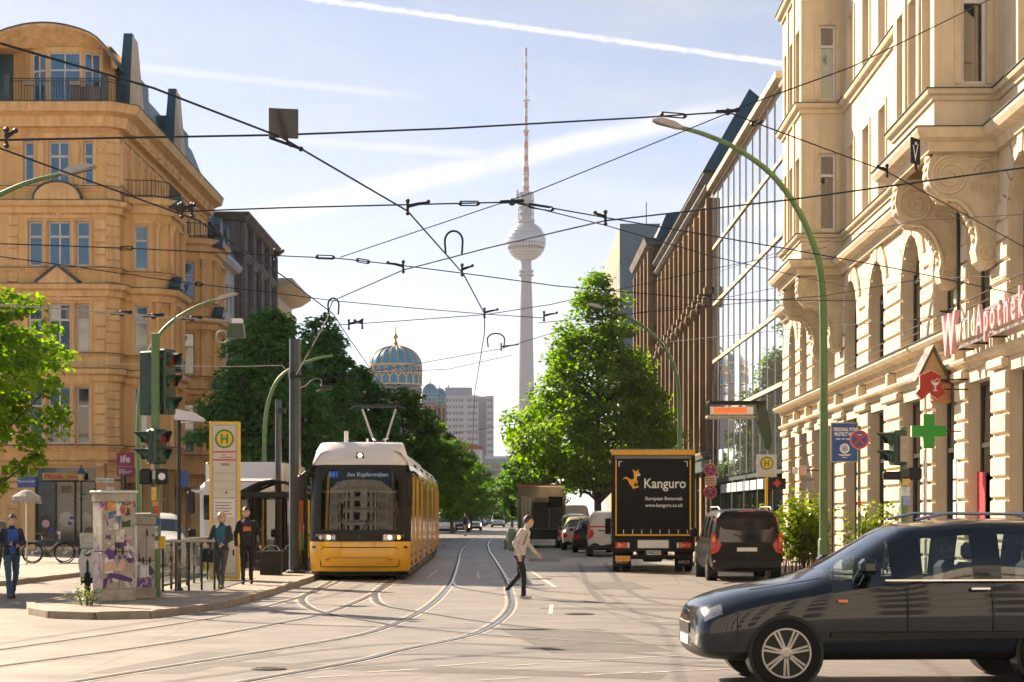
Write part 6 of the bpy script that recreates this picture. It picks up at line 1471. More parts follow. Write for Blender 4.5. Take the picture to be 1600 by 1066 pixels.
def st_hatch(L=4.2,H=1.48,w=.88):
    return [(0,.30,.50,.66,w*.80,w*.82,w*.6,0,0),(.10,.22,.62,.76,w*.92,w*.95,w*.78,0,0),(.7,.2,.80,.90,w*.97,w,w*.85,0,0),(1.2,.2,.87,.98,w*.97,w,w*.85,0,2),
            (1.95,.2,.92,H-.07,w*.97,w,w*.70,0,0),(2.1,.2,.92,H-.02,w*.97,w,w*.71,1,0),(2.75,.2,.93,H,w*.97,w,w*.72,0,0),(2.84,.2,.93,H,w*.97,w,w*.72,1,0),(3.45,.2,.94,H-.03,w*.97,w,w*.70,0,0),(3.6,.2,.95,H-.06,w*.97,w,w*.69,0,2),
            (L-.12,.22,.97,1.08,w*.96,w*.97,w*.78,0,0),(L,.30,.80,.96,w*.90,w*.92,w*.75,0,0)]
def st_suv(L=4.6,H=1.70,w=.93):
    return [(0,.36,.58,.70,w*.62,w*.66,w*.45,0,0),(.09,.27,.68,.84,w*.84,w*.88,w*.70,0,0),(.26,.25,.77,.91,w*.92,w*.945,w*.77,0,0),(.50,.24,.85,.98,w*.96,w*.98,w*.82,0,0),(.95,.24,.94,1.05,w*.97,w,w*.86,0,0),(1.30,.24,.99,1.10,w*.97,w,w*.86,0,2),
            (2.10,.24,1.03,H-.10,w*.97,w,w*.70,0,0),(2.20,.24,1.03,H-.055,w*.97,w,w*.72,1,0),(2.92,.24,1.05,H,w*.97,w,w*.74,0,0),(3.00,.24,1.05,H,w*.97,w,w*.74,1,0),(3.72,.24,1.07,H-.02,w*.97,w,w*.73,0,0),(3.80,.24,1.07,H-.03,w*.97,w,w*.73,1,0),(4.15,.24,1.10,H-.09,w*.97,w*.99,w*.70,0,2),
            (L-.10,.26,1.08,1.24,w*.95,w*.96,w*.76,0,0),(L,.36,.90,1.06,w*.88,w*.91,w*.72,0,0)]
P_black=paint('black_car_paint',(.006,.0065,.0075),.4,.22,0,.12); P_white=paint('white_car_paint',(.62,.62,.61)); P_silver=paint('silver_car_paint',(.35,.35,.34),.3,1,.5); P_beige=paint('beige_car_paint',(.40,.33,.24)); P_dblue=paint('dark_blue_car_paint',(.006,.012,.022),.2,.65,0,.2); P_blue=paint('blue_car_paint',(.03,.09,.20))
# ---- the near car
def suv_extras(t):
    for s in (-1,1):
        box_part(t,'wing_mirror',P_dblue,s*1.0-.11,s*1.0+.11,1.62,1.80,1.14,1.30,b=.045)
        for y in (2.35,3.2): box_part(t,'door_handle','chrome',s*.945-.02,s*.945+.02,y+.42,y+.62,.98,1.015,b=.008)
        MB().tube([(s*.60,2.3,1.69),(s*.62,2.6,1.755),(s*.62,3.7,1.745),(s*.60,4.0,1.67)],.018,6).build('roof_rail',M['chrome'],t)
        MB().box(s*.945-.004,s*.945+.004,1.35,4.3,.50,.56).build('side_trim',M['black_plastic'],t); MB().box(s*.935-.004,s*.935+.004,1.9,4.2,1.075,1.09).build('window_trim',M['chrome'],t)
        MB().tube([(s*.80,.55,.985),(s*.80,1.0,1.055),(s*.79,1.28,1.10)],.004,4).build('bonnet_seam',M['black_plastic'],t); MB().box(s*.935-.003,s*.935+.003,.40,.408,.35,.80).build('bumper_seam',M['black_plastic'],t); box_part(t,'indicator','tail_amber',s*.935-.006,s*.935+.006,1.42,1.52,.86,.89,b=.003)
        for y in (2.13,3.0,3.83): MB().box(s*.942-.002,s*.942+.002,y,y+.008,.45,1.05).build('door_seam',M['black_plastic'],t)
    box_part(t,'grille','black_plastic',-.36,.36,.0,.12,.50,.66,b=.03); box_part(t,'number_plate','white_paint',-.26,.26,.0,.02,.40,.50,b=.005)
    box_part(t,'fuel_flap',P_dblue,.928,.938,3.95,4.12,.86,1.0,b=.004)
    for x in (-.38,.38):
        for y in (2.35,3.25): box_part(t,'seat','interior',x-.25,x+.25,y,y+.5,.5,.72,b=.06); box_part(t,'seat_back','interior',x-.24,x+.24,y+.45,y+.60,.7,1.25,b=.06); box_part(t,'headrest','interior',x-.13,x+.13,y+.50,y+.60,1.28,1.45,b=.04)
    MB(T((-.38,1.95,1.05))@Matrix.Rotation(R(65),4,'X')).disc((0,0,0),.19,'z',20,.02,r2=.165).build('steering_wheel',M['black_plastic'],t); box_part(t,'dashboard','interior',-.75,.75,1.35,1.75,.75,1.05,b=.08)
M['tint_front']=glass_tint('car_side_glass',(.58,.68,.70),base=.05)
car('crossing_car','dark glossy car crossing the junction close to the camera, cut by right edge',st_suv(),P_dblue,M['tint_front'],4.6,1.86,(.90,3.62),(1.8,20.1,0),R(-90)+R(3),levels=2,wr=.355,hl='top',extras=suv_extras)
# ---- black van
def van_extras_black(t):
    L=4.9
    for s in (-1,1):
        box_part(t,'tail_lamp','tail_red',s*.85-.065,s*.85+.065,L-.10,L+.005,.80,1.24,b=.03); box_part(t,'tail_lamp_amber','tail_amber',s*.855-.05,s*.855+.05,L-.05,L+.012,1.02,1.16,b=.02)
        MB().tube([(s*.66,2.2,1.86),(s*.68,2.5,1.93),(s*.68,4.3,1.93),(s*.66,4.6,1.85)],.02,6).build('roof_rail',M['alu'],t); box_part(t,'wing_mirror',P_black,s*1.05-.1,s*1.05+.1,1.35,1.50,1.12,1.36,b=.04)
        box_part(t,'side_marker','tail_amber',s*.79-.03,s*.79+.03,L-.18,L-.10,1.52,1.66,b=.015)
    MB().add([(-.74,L-.004,1.02),(.74,L-.004,1.02),(.66,L-.095,1.71),(-.66,L-.095,1.71)],[(0,1,2,3)]).build('rear_window',M['pane_dark'],t,M=T((0,.035,0)))
    box_part(t,'brake_light','tail_red',-.22,.22,L-.16,L-.06,1.79,1.83,b=.01); box_part(t,'rear_bumper','black_plastic',-.88,.88,L-.10,L+.06,.32,.56,b=.05); box_part(t,'number_plate','white_paint',-.26,.26,L+.0,L+.015,.78,.88,b=.004)
    MB().box(-.004,.004,L-.02,L+.012,.6,1.06).build('door_seam',M['black_plastic'],t); MB().tube([(.05,L+.03,1.12),(.35,L+.02,1.22)],.012,5).build('wiper',M['black_plastic'],t)
car('black_van','black passenger van seen from behind parked at the right kerb',st_van(),P_black,M['pane_dark'],4.9,1.9,(.95,4.0),(6.06,54.4,0),R(180),'van',extras=van_extras_black)
def van_extras_white(t):
    L=4.9
    for s in (-1,1): box_part(t,'tail_lamp','tail_red',s*.87-.06,s*.87+.06,L-.10,L+.0,.80,1.32,b=.02); box_part(t,'wing_mirror','black_plastic',s*1.05-.1,s*1.05+.1,1.35,1.50,1.12,1.36,b=.04); box_part(t,'side_stripe','red',s*.948-.004,s*.948+.006,2.0,4.6,1.0,1.06,b=.001)
    box_part(t,'red_stripe','red',-.85,.85,L-.02,L+.006,1.20,1.26,b=.002); box_part(t,'door_recess','black_plastic',.0,.5,L+.004,L+.012,1.04,1.08,b=.002); box_part(t,'rear_bumper','black_plastic',-.88,.88,L-.1,L+.05,.30,.46,b=.04); MB().box(-.004,.004,L-.02,L+.012,.5,1.75).build('door_seam',M['black_plastic'],t)
    box_part(t,'number_plate','white_paint',-.26,.26,L+.01,L+.02,.62,.72,b=.003)
car('white_van','white van with red stripe parked ahead of the removal truck',st_van(),P_white,M['pane_dark'],4.9,1.9,(.95,4.0),(4.18,83.2,0),R(178),'van',extras=van_extras_white)
car('white_van','pale van at the kerb beyond the parked dark cars',st_van(5.4,2.3,.98),P_white,M['pane_dark'],5.4,1.9,(.95,4.4),(3.6,116,0),R(180),'van',extras=van_extras_white)
def hatch_extras(t,L=4.2):
    for s in (-1,1): box_part(t,'wing_mirror','black_plastic',s*.95-.09,s*.95+.09,1.45,1.6,.95,1.08,b=.03)
    box_part(t,'number_plate','white_paint',-.25,.25,L-.02,L+.02,.62,.72,b=.003); box_part(t,'bumper','black_plastic',-.7,.7,-.03,.1,.28,.42,b=.03); box_part(t,'front_plate','white_paint',-.25,.25,-.045,-.03,.42,.52,b=.003)
car('parked_car','beige estate car parked just beyond the white van',st_hatch(4.4,1.62,.9),P_beige,M['pane_dark'],4.4,1.8,(.85,3.55),(3.36,96.2,0),R(179),group='cars parked along the right kerb',extras=lambda t:hatch_extras(t,4.4))
car('parked_car','black hatchback parked at the right kerb before the white van',st_hatch(),P_black,M['pane_dark'],4.2,1.8,(.85,3.4),(3.75,90.4,0),R(178),group='cars parked along the right kerb',extras=hatch_extras)
car('parked_car','pale blue car roof behind the beige estate',st_hatch(4.4,1.75,.9),P_silver,M['pane_dark'],4.4,1.8,(.85,3.55),(3.2,102.5,0),R(180),group='cars parked along the right kerb',extras=lambda t:hatch_extras(t,4.4))
for i,(px,Y,p,lb) in enumerate(((719,182,P_dblue,'dark blue oncoming car with headlights beyond the tram'),(739,200,P_silver,'grey oncoming car right of the dark blue one'),(694,172,P_white,'pale car in the queue close to the tram end'),(700,196,P_blue,'blue car half hidden in the queue'),(748,262,P_blue,'tiny blue car at the far street end'),(768,290,P_silver,'tiny grey car at the far street end'),(778,250,P_white,'tiny white van-like car on the far street axis'))):
    car('distant_car',lb,st_hatch(4.3,1.5 if i!=6 else 1.9),p,M['pane_dark'],4.3,1.8,(.85,3.4),((px-800)/F*Y,Y,0),0,group='cars far down the street',levels=0,extras=hatch_extras,lit_=i<2)
car('white_car','white and blue car behind the platform railing',st_van(4.4,1.78,.90),P_white,M['tint_front'],4.4,1.8,(.85,3.5),(-9.75,53,0),R(14),extras=lambda t:[box_part(t,'wing_mirror','black_plastic',s*1.02-.1,s*1.02+.1,1.3,1.45,1.1,1.32,b=.03) for s in (-1,1)]+[box_part(t,'blue_panel','blue',-.90,-.875,1.9,3.8,.6,1.0,b=.004)])
# ---- removal truck
P_tblack=mat('truck_black',(.010,.011,.012),.55,var=.1,scale=2,spec=.2); P_tyel=mat('truck_yellow',(.72,.36,.02),.4,var=.05)
TK=thing('removal_truck','black removal truck with yellow frame and kangaroo emblem seen from behind','truck',(4.19,57,0),-math.atan(.055))
w=1.24; z0,z1=.95,3.62; Lt=7.0
MB().cbox(-w,w,.03,Lt,z0,z1,.04).build('box_body',P_tblack,TK)
box_part(TK,'top_bar',P_tyel,-w,w,-.05,.06,z1-.13,z1+.02,b=.02); box_part(TK,'roof_cap','lamp_grey',-w-.01,w+.01,-.03,Lt,z1+.021,z1+.05,b=.01)
for s in (-1,1): box_part(TK,'side_bar',P_tyel,s*(w-.14)-.022,s*(w-.14)+.022,-.03,.05,z0+.20,z1-.26,b=.006); box_part(TK,'corner_post',P_tblack,s*(w-.05)-.05,s*(w-.05)+.05,-.045,.05,z0-.05,z1-.14,b=.012)
box_part(TK,'bottom_bar',P_tyel,-w+.12,w-.12,-.03,.05,z0+.145,z0+.195,b=.006); box_part(TK,'roller_housing',mat('roller_grey',(.14,.14,.15),.5,var=.1),-w+.1,w-.1,-.035,.03,z1-.24,z1-.14,b=.01)
box_part(TK,'rear_curtain',mat('tarpaulin_black',(.012,.015,.016),.7,var=.15,scale=3,bump=.1,bscale=8,spec=.12),-w+.17,w-.17,-.015,.04,z0+.20,z1-.25,b=.01)
for k in range(8): box_part(TK,'buckle','alu',-w+.35+k*.27,-w+.375+k*.27,-.035,-.015,z0+.21,z0+.33,b=.004)
for s in (-1,1):
    for a in ((s*(w-.27)-.05,s*(w-.27)+.05,z1-.33,z1-.31),(s*(w-.23)-.012,s*(w-.23)+.012,z1-.47,z1-.33)): MB().box(a[0],a[1],-.022,-.016,a[2],a[3]).build('corner_mark',M['white_paint'],TK)
lettering('Kanguro',.405,M['white_paint'],TK,(.345,-.022,2.64),bold=.006,sx=.9); lettering('European Removals',.145,M['white_paint'],TK,(-.235,-.022,2.20),align='LEFT',bold=.002,sx=.95); lettering('www.kanguro.co.uk',.145,M['white_paint'],TK,(-.235,-.022,2.00),align='LEFT',bold=.002,sx=.95)
kx=lambda a:-1.06+ (a-140)/1600*2.66*1.0; 
def kp(pts): return [(-1.065+(a-60)*.00175+.0, 3.33-(b-60)*.00175) for a,b in pts]
roo=[(150,380),(180,345),(215,335),(245,350),(275,372),(305,380),(330,372),(345,345),(340,300),(340,270),(325,230),(330,205),(360,240),(385,240),(415,205),(425,230),(420,250),(440,275),(455,300),(440,318),(400,320),(392,350),(390,395),(410,410),(405,445),(380,462),(372,450),(392,432),(385,420),(355,445),(345,470),(350,495),(410,485),(425,500),(425,515),(330,540),(315,520),(300,490),(270,460),(250,410),(225,375),(195,362),(165,375)]
MB().prism(kp(roo)[::-1],-.021,-.016,'y').build('kangaroo_emblem',mat('emblem_orange',(.80,.36,.02),.5,var=.05),TK)
MB().prism(kp([(385,300),(440,295),(455,303),(440,320),(400,322),(392,345),(385,395),(372,385),(380,340)])[::-1],-.0225,-.0213,'y').build('emblem_white',M['white_paint'],TK)
box_part(TK,'rear_frame',P_tblack,-w,w,.0,.35,.62,z0+.12,b=.03)
for s in (-1,1):
    o=box_part(TK,'tail_lamp_unit','black_plastic',s*.92-.26,s*.92+.26,-.06,.02,.70,.93,b=.02)
    box_part(o,'tail_lamp','tail_red',s*.92-.20,s*.92+.19,-.075,-.058,.73,.90,b=.01); box_part(o,'reversing_lamp','white_paint',s*.92-s*.19-.03,s*.92-s*.19+.03,-.082,-.074,.74,.89,b=.004)
    MB().prism([(s*.92-.13,.73),(s*.92+.05,.815),(s*.92-.13,.90)],-.079,-.0755,'y').build('tail_lamp_triangle',M['tail_amber'],o)
    fl=box_part(TK,'mud_flap','rubber',s*.92-.27,s*.92+.27,.22,.26,.18,.66,b=.01); lettering('IVECO',.12,M['pale_letter'],fl,(s*.92,.215,.31),bold=.002)
    for y in (1.3,6.2):
        for dx in ((0,-.28) if y<2 else (0,)): wheel(TK,s*(w-.16)+s*dx,y,.42,.24,s,6,'iron')
box_part(TK,'plate_board','white_paint',-.46,.46,-.04,.0,.73,.97,b=.008)
npl=box_part(TK,'number_plate','white_paint',-.23,.23,-.055,-.01,.53,.66,b=.005); MB().box(-.228,-.18,-.058,-.0555,.535,.655).build('plate_band',M['blue'],npl); lettering('IVECO',.13,M['black_plastic'],npl,(.025,-.058,.595),bold=.003)
box_part(TK,'yellow_plate',mat('hazard_orange',(.75,.38,.05),.5,var=.1),-1.12,-.68,-.05,-.02,.34,.50,b=.004); lettering('SZ-48-XL',.085,M['dark_red'],TK,(-.90,-.052,.42),depth=.001)
box_part(TK,'under_run_bar',P_tblack,-1.15,1.15,.05,.18,.40,.52,b=.02); box_part(TK,'chassis',P_tblack,-.45,.45,.3,6.8,.5,.92,b=.03); box_part(TK,'tank','iron',-.3,.3,.9,1.5,.3,.6,b=.05)
box_part(TK,'cab',P_tblack,-1.1,1.1,Lt+.1,Lt+1.9,.5,2.7,b=.12); box_part(TK,'side_mirror','black_plastic',-1.48,-1.28,Lt+1.5,Lt+1.65,1.05,1.6,b=.03) ; box_part(TK,'mirror_arm','black_plastic',-1.3,-1.05,Lt+1.55,Lt+1.6,1.5,1.56,b=.01)
for s in (-1,1): box_part(TK,'side_marker','lamp_grey',s*(w+.03)-.03,s*(w+.03)+.03,.02,.08,3.25,3.33,b=.01)
# ---- truck with open back
OT=thing('open_truck','small box truck with open back stacked with goods farther ahead','truck',(1.55,100,0))
w=1.22; z0,z1=1.0,3.22; Lt=5.5
al=mat('truck_box_grey',(.30,.30,.30),.5,var=.08,scale=2)
for s in (-1,1): box_part(OT,'side_wall',al,s*w-.03,s*w+.03,0,Lt,z0,z1,b=.01)
box_part(OT,'roof',mat('translucent_roof',(.60,.57,.52),.6,var=.05,transl=.55),-w-.03,w+.03,-.02,Lt,z1+.002,z1+.06,b=.015); box_part(OT,'roof_edge','red',-w-.035,w+.035,-.05,-.021,z1-.02,z1+.07,b=.01); box_part(OT,'floor','lead',-w,w,-.05,Lt,z0-.1,z0-.002,b=.01); box_part(OT,'front_wall',mat('plywood',(.40,.36,.28),.8,var=.15,scale=2),-w+.031,w-.031,2.6,2.66,z0,z1,b=.01)
box_part(OT,'chassis','black_plastic',-1.1,1.1,.1,Lt,.45,z0-.11,b=.03); box_part(OT,'bumper','black_plastic',-1.15,1.15,-.1,.05,.42,.62,b=.02); box_part(OT,'cab',al,-1.05,1.05,Lt+.1,Lt+1.7,.45,2.5,b=.12)
for s in (-1,1):
    box_part(OT,'tail_lamp','tail_amber',s*1.0-.12,s*1.0+.12,-.12,-.09,.72,.82,b=.01)
    for y in (1.2,5.9): wheel(OT,s*(w-.18),y,.40,.24,s,6,'iron')
box_part(OT,'side_mirror','black_plastic',-1.62,-1.42,Lt+1.2,Lt+1.35,1.6,2.2,b=.03); box_part(OT,'mirror_arm','black_plastic',-1.44,-1.0,Lt+1.25,Lt+1.3,2.0,2.05,b=.01)
def goods(name,label,m,*a,grp='goods in the open truck'):
    o=MB().cbox(*a,.02).build(name,m,None,M=T((1.55,100,0))); return tag(o,label,'cargo',grp)
for i,x in enumerate((-1.0,-.82,-.62)): goods('rolled_goods',('leftmost pale roll standing in the open truck','middle pale roll standing in the open truck','right pale roll standing in the open truck')[i],M['white_wall'] if i!=1 else M['pale_letter'],x-.07,x+.07,.5+.1*i,.64+.1*i,z0,2.7-.06*i)
goods('black_crate','tall black crate stack in the open truck',M['black_plastic'],-.42,.36,.4,1.2,z0,2.35); goods('black_crate','smaller black crate leaning right in the open truck',M['iron'],.48,1.12,.5,1.3,z0,2.05); goods('black_bag','dark bundle on top of the crates in the truck',M['rubber'],.36,1.1,.7,1.4,2.06,2.65); goods('grey_case','grey case behind the crates in the open truck',M['grey_stone'],-.3,.3,1.5,2.4,z0,2.6)
# ---- white lorry behind the stop
WL=thing('white_lorry','white lorry facing the camera behind the stop pylon','truck',(-8.62,60,0))
wt=mat('lorry_white',(.60,.60,.62),.35,var=.05,scale=2,coat=.4); w=1.24
MB().cbox(-w,w,1.75,8.5,.95,3.42,.05).build('box_body',wt,WL); MB().cbox(-1.16,1.16,.0,1.7,.55,2.75,.16).build('cab',wt,WL)
box_part(WL,'windscreen','pane_dark',-1.02,1.02,-.02,.12,1.55,2.35,b=.03); box_part(WL,'grille','black_plastic',-.7,.7,-.03,.05,.75,1.3,b=.03); box_part(WL,'bumper','lamp_grey',-1.18,1.18,-.1,.1,.38,.70,b=.05)
MB().prism([(1.3,2.9),(1.72,3.38),(1.72,2.78),(.3,2.78)],-1.0,1.0,'x').build('wind_deflector',wt,WL); box_part(WL,'dark_panel','black_plastic',-1.0,.98,1.68,1.755,2.86,3.30,b=.02); MB().tube([(.25,1.6,2.75),(.5,1.6,2.95),(.85,1.6,3.0),(1.1,1.6,2.85)],.07,6).build('deflector_arc',wt,WL)
for s in (-1,1):
    box_part(WL,'side_mirror','black_plastic',s*1.42-.12,s*1.42+.12,.0,.15,1.75,2.45,b=.04); box_part(WL,'mirror_arm',wt,s*1.25-.16,s*1.25+.16,.05,.12,2.40,2.50,b=.02); box_part(WL,'headlight','lamp_glass',s*.92-.16,s*.92+.16,-.05,.05,.80,1.02,b=.03); wheel(WL,s*(w-.15),1.0,.45,.27,s,6,'iron'); wheel(WL,s*(w-.15),6.8,.45,.27,s,6,'iron')
    box_part(WL,'marker_lamp','black_plastic',s*1.1-.05,s*1.1+.05,1.70,1.745,3.34,3.39,b=.008); box_part(WL,'side_glass','pane_dark',s*1.165-.01,s*1.165+.012,.35,1.3,1.6,2.3,b=.004)

# ================================================================== the tram
TR=thing('tram','yellow low-floor tram with white roof cap at the stop','tram',(-4.0,50.3,0),math.atan(.0138))
HW=1.33
def frontgrid(rows,half=14,bulge=.42):
    """rows: (z,y,width); the front is bowed in plan"""
    V=[]
    for z,y,wd in rows:
        for i in range(-half,half+1):
            u=i/half; x=wd*(math.sin(u*math.pi/2)*.35+u*.65); V.append((x,y+bulge*abs(u)**3.2,z))
    return V
def front_part(name,m,rows,u0=-14,u1=14,off=0.0):
    n=29; V=frontgrid(rows); q=MB(); k=u1-u0+1; v=[]
    for r_ in range(len(rows)):
        for i in range(u0+14,u1+15): p=V[r_*n+i]; v.append((p[0],p[1]-off,p[2]))
    q.add(v,[(r_*k+i,r_*k+i+1,(r_+1)*k+i+1,(r_+1)*k+i) for r_ in range(len(rows)-1) for i in range(k-1)])
    return q.build(name,m,TR,smooth=60,fix=False)
M['tram_glass']=glass_tint('tram_windscreen',(.42,.45,.45),base=.0)
front_part('skirt',M['black_plastic'],[(.12,.10,1.24),(.24,.05,1.28)])
front_part('bumper',M['yellow_paint'],[(.24,.05,1.29),(.34,.0,1.31),(.62,-.04,1.325),(.95,-.02,1.33),(1.02,.0,1.33)])
front_part('lamp_band',M['black_plastic'],[(1.02,.004,1.33),(1.12,.015,1.33),(1.26,.03,1.325)])
ws_rows=[(1.26,.03,1.325),(1.5,.045,1.32),(2.0,.09,1.31),(2.5,.155,1.295),(3.04,.25,1.275)]
front_part('windscreen',M['tram_glass'],ws_rows,-10,10)
front_part('windscreen_pillar',M['black_plastic'],ws_rows,-14,-10); front_part('windscreen_pillar',M['black_plastic'],ws_rows,10,14)
front_part('windscreen_surround',M['black_plastic'],[(2.93,.236,1.279),(3.04,.25,1.275)],off=.012); front_part('windscreen_surround',M['black_plastic'],[(1.26,.03,1.325),(1.33,.035,1.323)],off=.012)
front_part('roof_cap',M['tram_white'],[(3.04,.25,1.28),(3.12,.24,1.275),(3.40,.45,1.19),(3.60,.66,1.12),(3.66,.85,1.08),(3.67,1.6,1.05)])
cab_=MB(); cab_.box(-1.2,1.2,2.3,2.36,.9,3.0); cab_.build('cab_partition',M['interior'],TR)
box_part(TR,'cab_console','interior',-1.15,1.15,.65,1.2,.9,1.32,b=.08); box_part(TR,'driver_seat','interior',-.28,.28,1.4,1.6,1.0,2.0,b=.08); MB().box(-1.25,1.25,.2,2.3,.85,.9).build('cab_floor',M['interior'],TR)
box_part(TR,'destination_display','black_plastic',-1.0,1.0,.30,.42,2.62,2.95,b=.01)
lettering('M1',.2,mat('display_blue',(.05,.2,.8),.5,var=0,emis=.25),TR,(-.68,.285,2.78),bold=.01); lettering('Am Kupfergraben',.15,mat('display_white',(.8,.8,.85),.5,var=0,emis=.15),TR,(.2,.285,2.78),bold=.003)
box_part(TR,'sun_blind','pale_letter',-.98,.98,.30,.33,2.30,2.36,b=.008)
for x in (-.78,-.5,-.28,.05,.3,.62): MB().tube([(x,2.2,.95),(x,2.2,2.9)],.022,6).build('handrail',M['pale_letter'],TR)
# panel seams and lights on the bow
fy=lambda x,z=.6: (-.04 if z<.95 else .0)+.42*abs(min(1,abs(x)/1.33))**3.4
def seam(pts,name='panel_seam',r=.010,m='black_plastic'):
    MB().tube([(x,fy(x,z)-.016,z) for x,z in pts],r,4).build(name,M[m],TR)
seam([(-1.0+.2*k,.36) for k in range(11)]); seam([(-1.02,.36),(-1.05,.7),(-1.02,.80),(-.95,.87)]); seam([(1.02,.36),(1.05,.7),(1.02,.80),(.95,.87)]); seam([(-.95+.19*k,.87) for k in range(11)]); seam([(-.98+.196*k,.60) for k in range(11)],r=.005)
for x in (-.48,.40): seam([(x,.88),(x,1.0)],r=.004)
for x in (-.82,.80): MB().box(x-.07,x+.07,fy(x)-.02,fy(x)-.005,.53,.57).build('reflector',M['tail_red'],TR)
for s in (-1,1):
    a=[.62+.09*i for i in range(7)]
    q=MB()
    for i in range(6):
        x0,x1=s*a[i],s*a[i+1]; q.add([(x0,fy(a[i],1.1)-.02,1.05),(x1,fy(a[i+1],1.1)-.02,1.05),(x1,fy(a[i+1],1.1)-.02,1.22),(x0,fy(a[i],1.1)-.02,1.20)],[(0,1,2,3)])
    h=q.build('headlight',M['lamp_glass'],TR,fix=False)
    for xx,mm_ in ((.80,'head_lamp'),(1.02,'amber_lamp' if s>0 else 'lamp_glass'),(.68,'lamp_glass')):
        MB().disc((s*xx,fy(xx,1.1)-.035,1.13),.045 if xx<1 else .055,'y',14,.015).build('lamp',M[mm_],h)
MB().disc((0,-.005,1.14),.05,'y',16,.01).build('badge',M['iron'],TR)
lp_=box_part(TR,'top_lamp','tram_white',-.16,.16,.30,.36,3.20,3.38,b=.01); MB().prism([(-.12,3.215),(.12,3.215),(.09,3.36),(-.09,3.36)],.285,.30,'y').build('lamp_bezel',M['lead'],lp_); MB().disc((0,.275,3.29),.05,'y',16,.01).build('lamp',M['head_lamp'],lp_)
MB().tube([(.05,.0,1.28),(.35,.02,1.75),(.48,.06,2.0)],[.016,.012,.01],5).build('wiper',M['black_plastic'],TR); MB().tube([(.15,-.005,1.28),(.44,.01,1.75),(.60,.05,2.05)],.008,5).build('wiper_blade',M['black_plastic'],TR)
for s in (-1,1):
    MB().tube([(s*1.2,.35,2.82),(s*1.42,.15,2.85),(s*1.52,.05,2.75)],.035,6).build('mirror_arm',M['black_plastic'],TR)
    if s<0: box_part(TR,'side_mirror','black_plastic',-1.62,-1.40,-.05,.15,2.10,2.78,b=.05)
    else: box_part(TR,'side_mirror','black_plastic',1.22,1.38,-.02,.18,1.95,2.85,b=.05)
# body modules
mods=[(.55,6.4),(6.9,12.2),(12.7,18.0),(18.5,23.8),(24.3,30.6)]
for k,(a,b) in enumerate(mods):
    q=MB(); zt_=3.06
    sec=[(HW-.05,.30),(HW,.5),(HW,1.2),(HW-.005,2.2),(HW-.02,2.9),(HW-.07,3.06),(HW-.26,3.36),(HW-.42,3.42)]
    ring=[(x,z) for x,z in sec]+[(-x,z) for x,z in sec[::-1]]; n=len(ring)
    V=[(x,a,z) for x,z in ring]+[(x,b,z) for x,z in ring]
    for i in range(n-1):
        z0_,z1_=ring[i][1],ring[i+1][1]; mi=1 if min(z0_,z1_)>=3.0 else 0
        q.add([V[i],V[i+1],V[n+i+1],V[n+i]],[(0,1,2,3)],mi)
    if k>0: q.add([(x,a,z) for x,z in ring],[list(range(n))],0)
    q.add([(x,b,z) for x,z in ring],[list(range(n-1,-1,-1))],0)
    mod=q.build('body_module',[M['yellow_paint'],M['tram_white']],TR,fix=False)
    box_part(mod,'skirt','black_plastic',-HW+.06,HW-.06,a+.05,b-.05,.12,.31,b=.02)
    Lm=b-a
    lay=[('w',.06,.20),('d',.24,.44),('w',.48,.70),('d',.73,.93)] if k in (0,4) else [('w',.05,.30),('d',.34,.60),('w',.65,.93)]
    if k==0: lay=[('w',.02,.16),('d',.22,.40),('w',.44,.66),('d',.70,.93)]
    for s in (-1,1):
        for kind,u,v in lay:
            y0,y1=a+Lm*u,a+Lm*v; x=s*(HW+.004)
            if kind=='w': MB().box(min(x,x-s*.03),max(x,x-s*.03),y0,y1,1.28,2.72).build('side_window',M['pane_dark'],mod)
            else:
                d=MB().box(min(x,x-s*.03),max(x,x-s*.03),y0,y1,.36,2.74).build('door',M['pane_dark'],mod)
                for yy in (y0,(y0+y1)/2,y1): MB().box(s*(HW+.012)-.008,s*(HW+.012)+.008,yy-.03,yy+.03,.34,2.76).build('door_frame',M['yellow_paint'],d)
                MB().box(s*(HW+.012)-.008,s*(HW+.012)+.008,y0,y1,2.76,2.80).build('door_header',M['black_plastic'],d)
        MB().box(s*(HW+.002)-.004,s*(HW+.002)+.004,a+.3,b-.2,.60,.64).build('side_seam',M['black_plastic'],mod)
    if k<4: MB().cbox(-HW+.08,HW-.08,b+.01,mods[k+1][0]-.01,.35,3.2,.03).build('bellows',M['rubber'],TR)
    if k in (1,2,3): box_part(mod,'roof_unit','tram_white',-.85,.85,a+.6,b-.6,3.42,3.62,b=.05)
    for yy in (a+Lm*.3,a+Lm*.7):
        for s in (-1,1): MB(T((s*.78,yy,.33))@Matrix.Rotation(R(90),4,'Y')).lathe([(.33,-.06),(.33,.06),(.36,.08)],18).build('wheel',M['iron'],mod)
MB().tube([(-.45,1.5,3.66),(-.45,1.5,3.98)],.055,8).build('roof_antenna',M['tram_white'],TR); MB().tube([(.12,1.5,3.66),(.12,1.5,3.78)],.03,8).build('roof_antenna',M['tram_white'],TR); MB().tube([(.6,1.6,3.66),(.6,1.6,3.78),(.68,1.6,3.78)],.018,6).build('roof_antenna',M['tram_white'],TR)
pg=MB(); y=9.5
pg.box(-.35,.35,y-.3,y+.4,3.45,3.70); pg.tube([(0,y,3.7),(0,y,4.05)],.10,8); pg.build('pantograph_base',M['iron'],TR)
for s in (-1,1): MB().tube([(s*.12,y,4.05),(s*.22,y+.2,4.1),(s*.52,y-.1,5.0)],.035,6).build('pantograph_arm',M['alu'],TR)
MB().tube([(-.95,y-.1,5.0),(-.75,y-.1,5.12),(.55,y-.1,5.14),(.85,y-.1,5.02)],.045,6).build('pantograph_head',M['iron'],TR); MB().box(-.6,.5,y-.2,y,5.06,5.13).build('pantograph_shoe',M['iron'],TR)
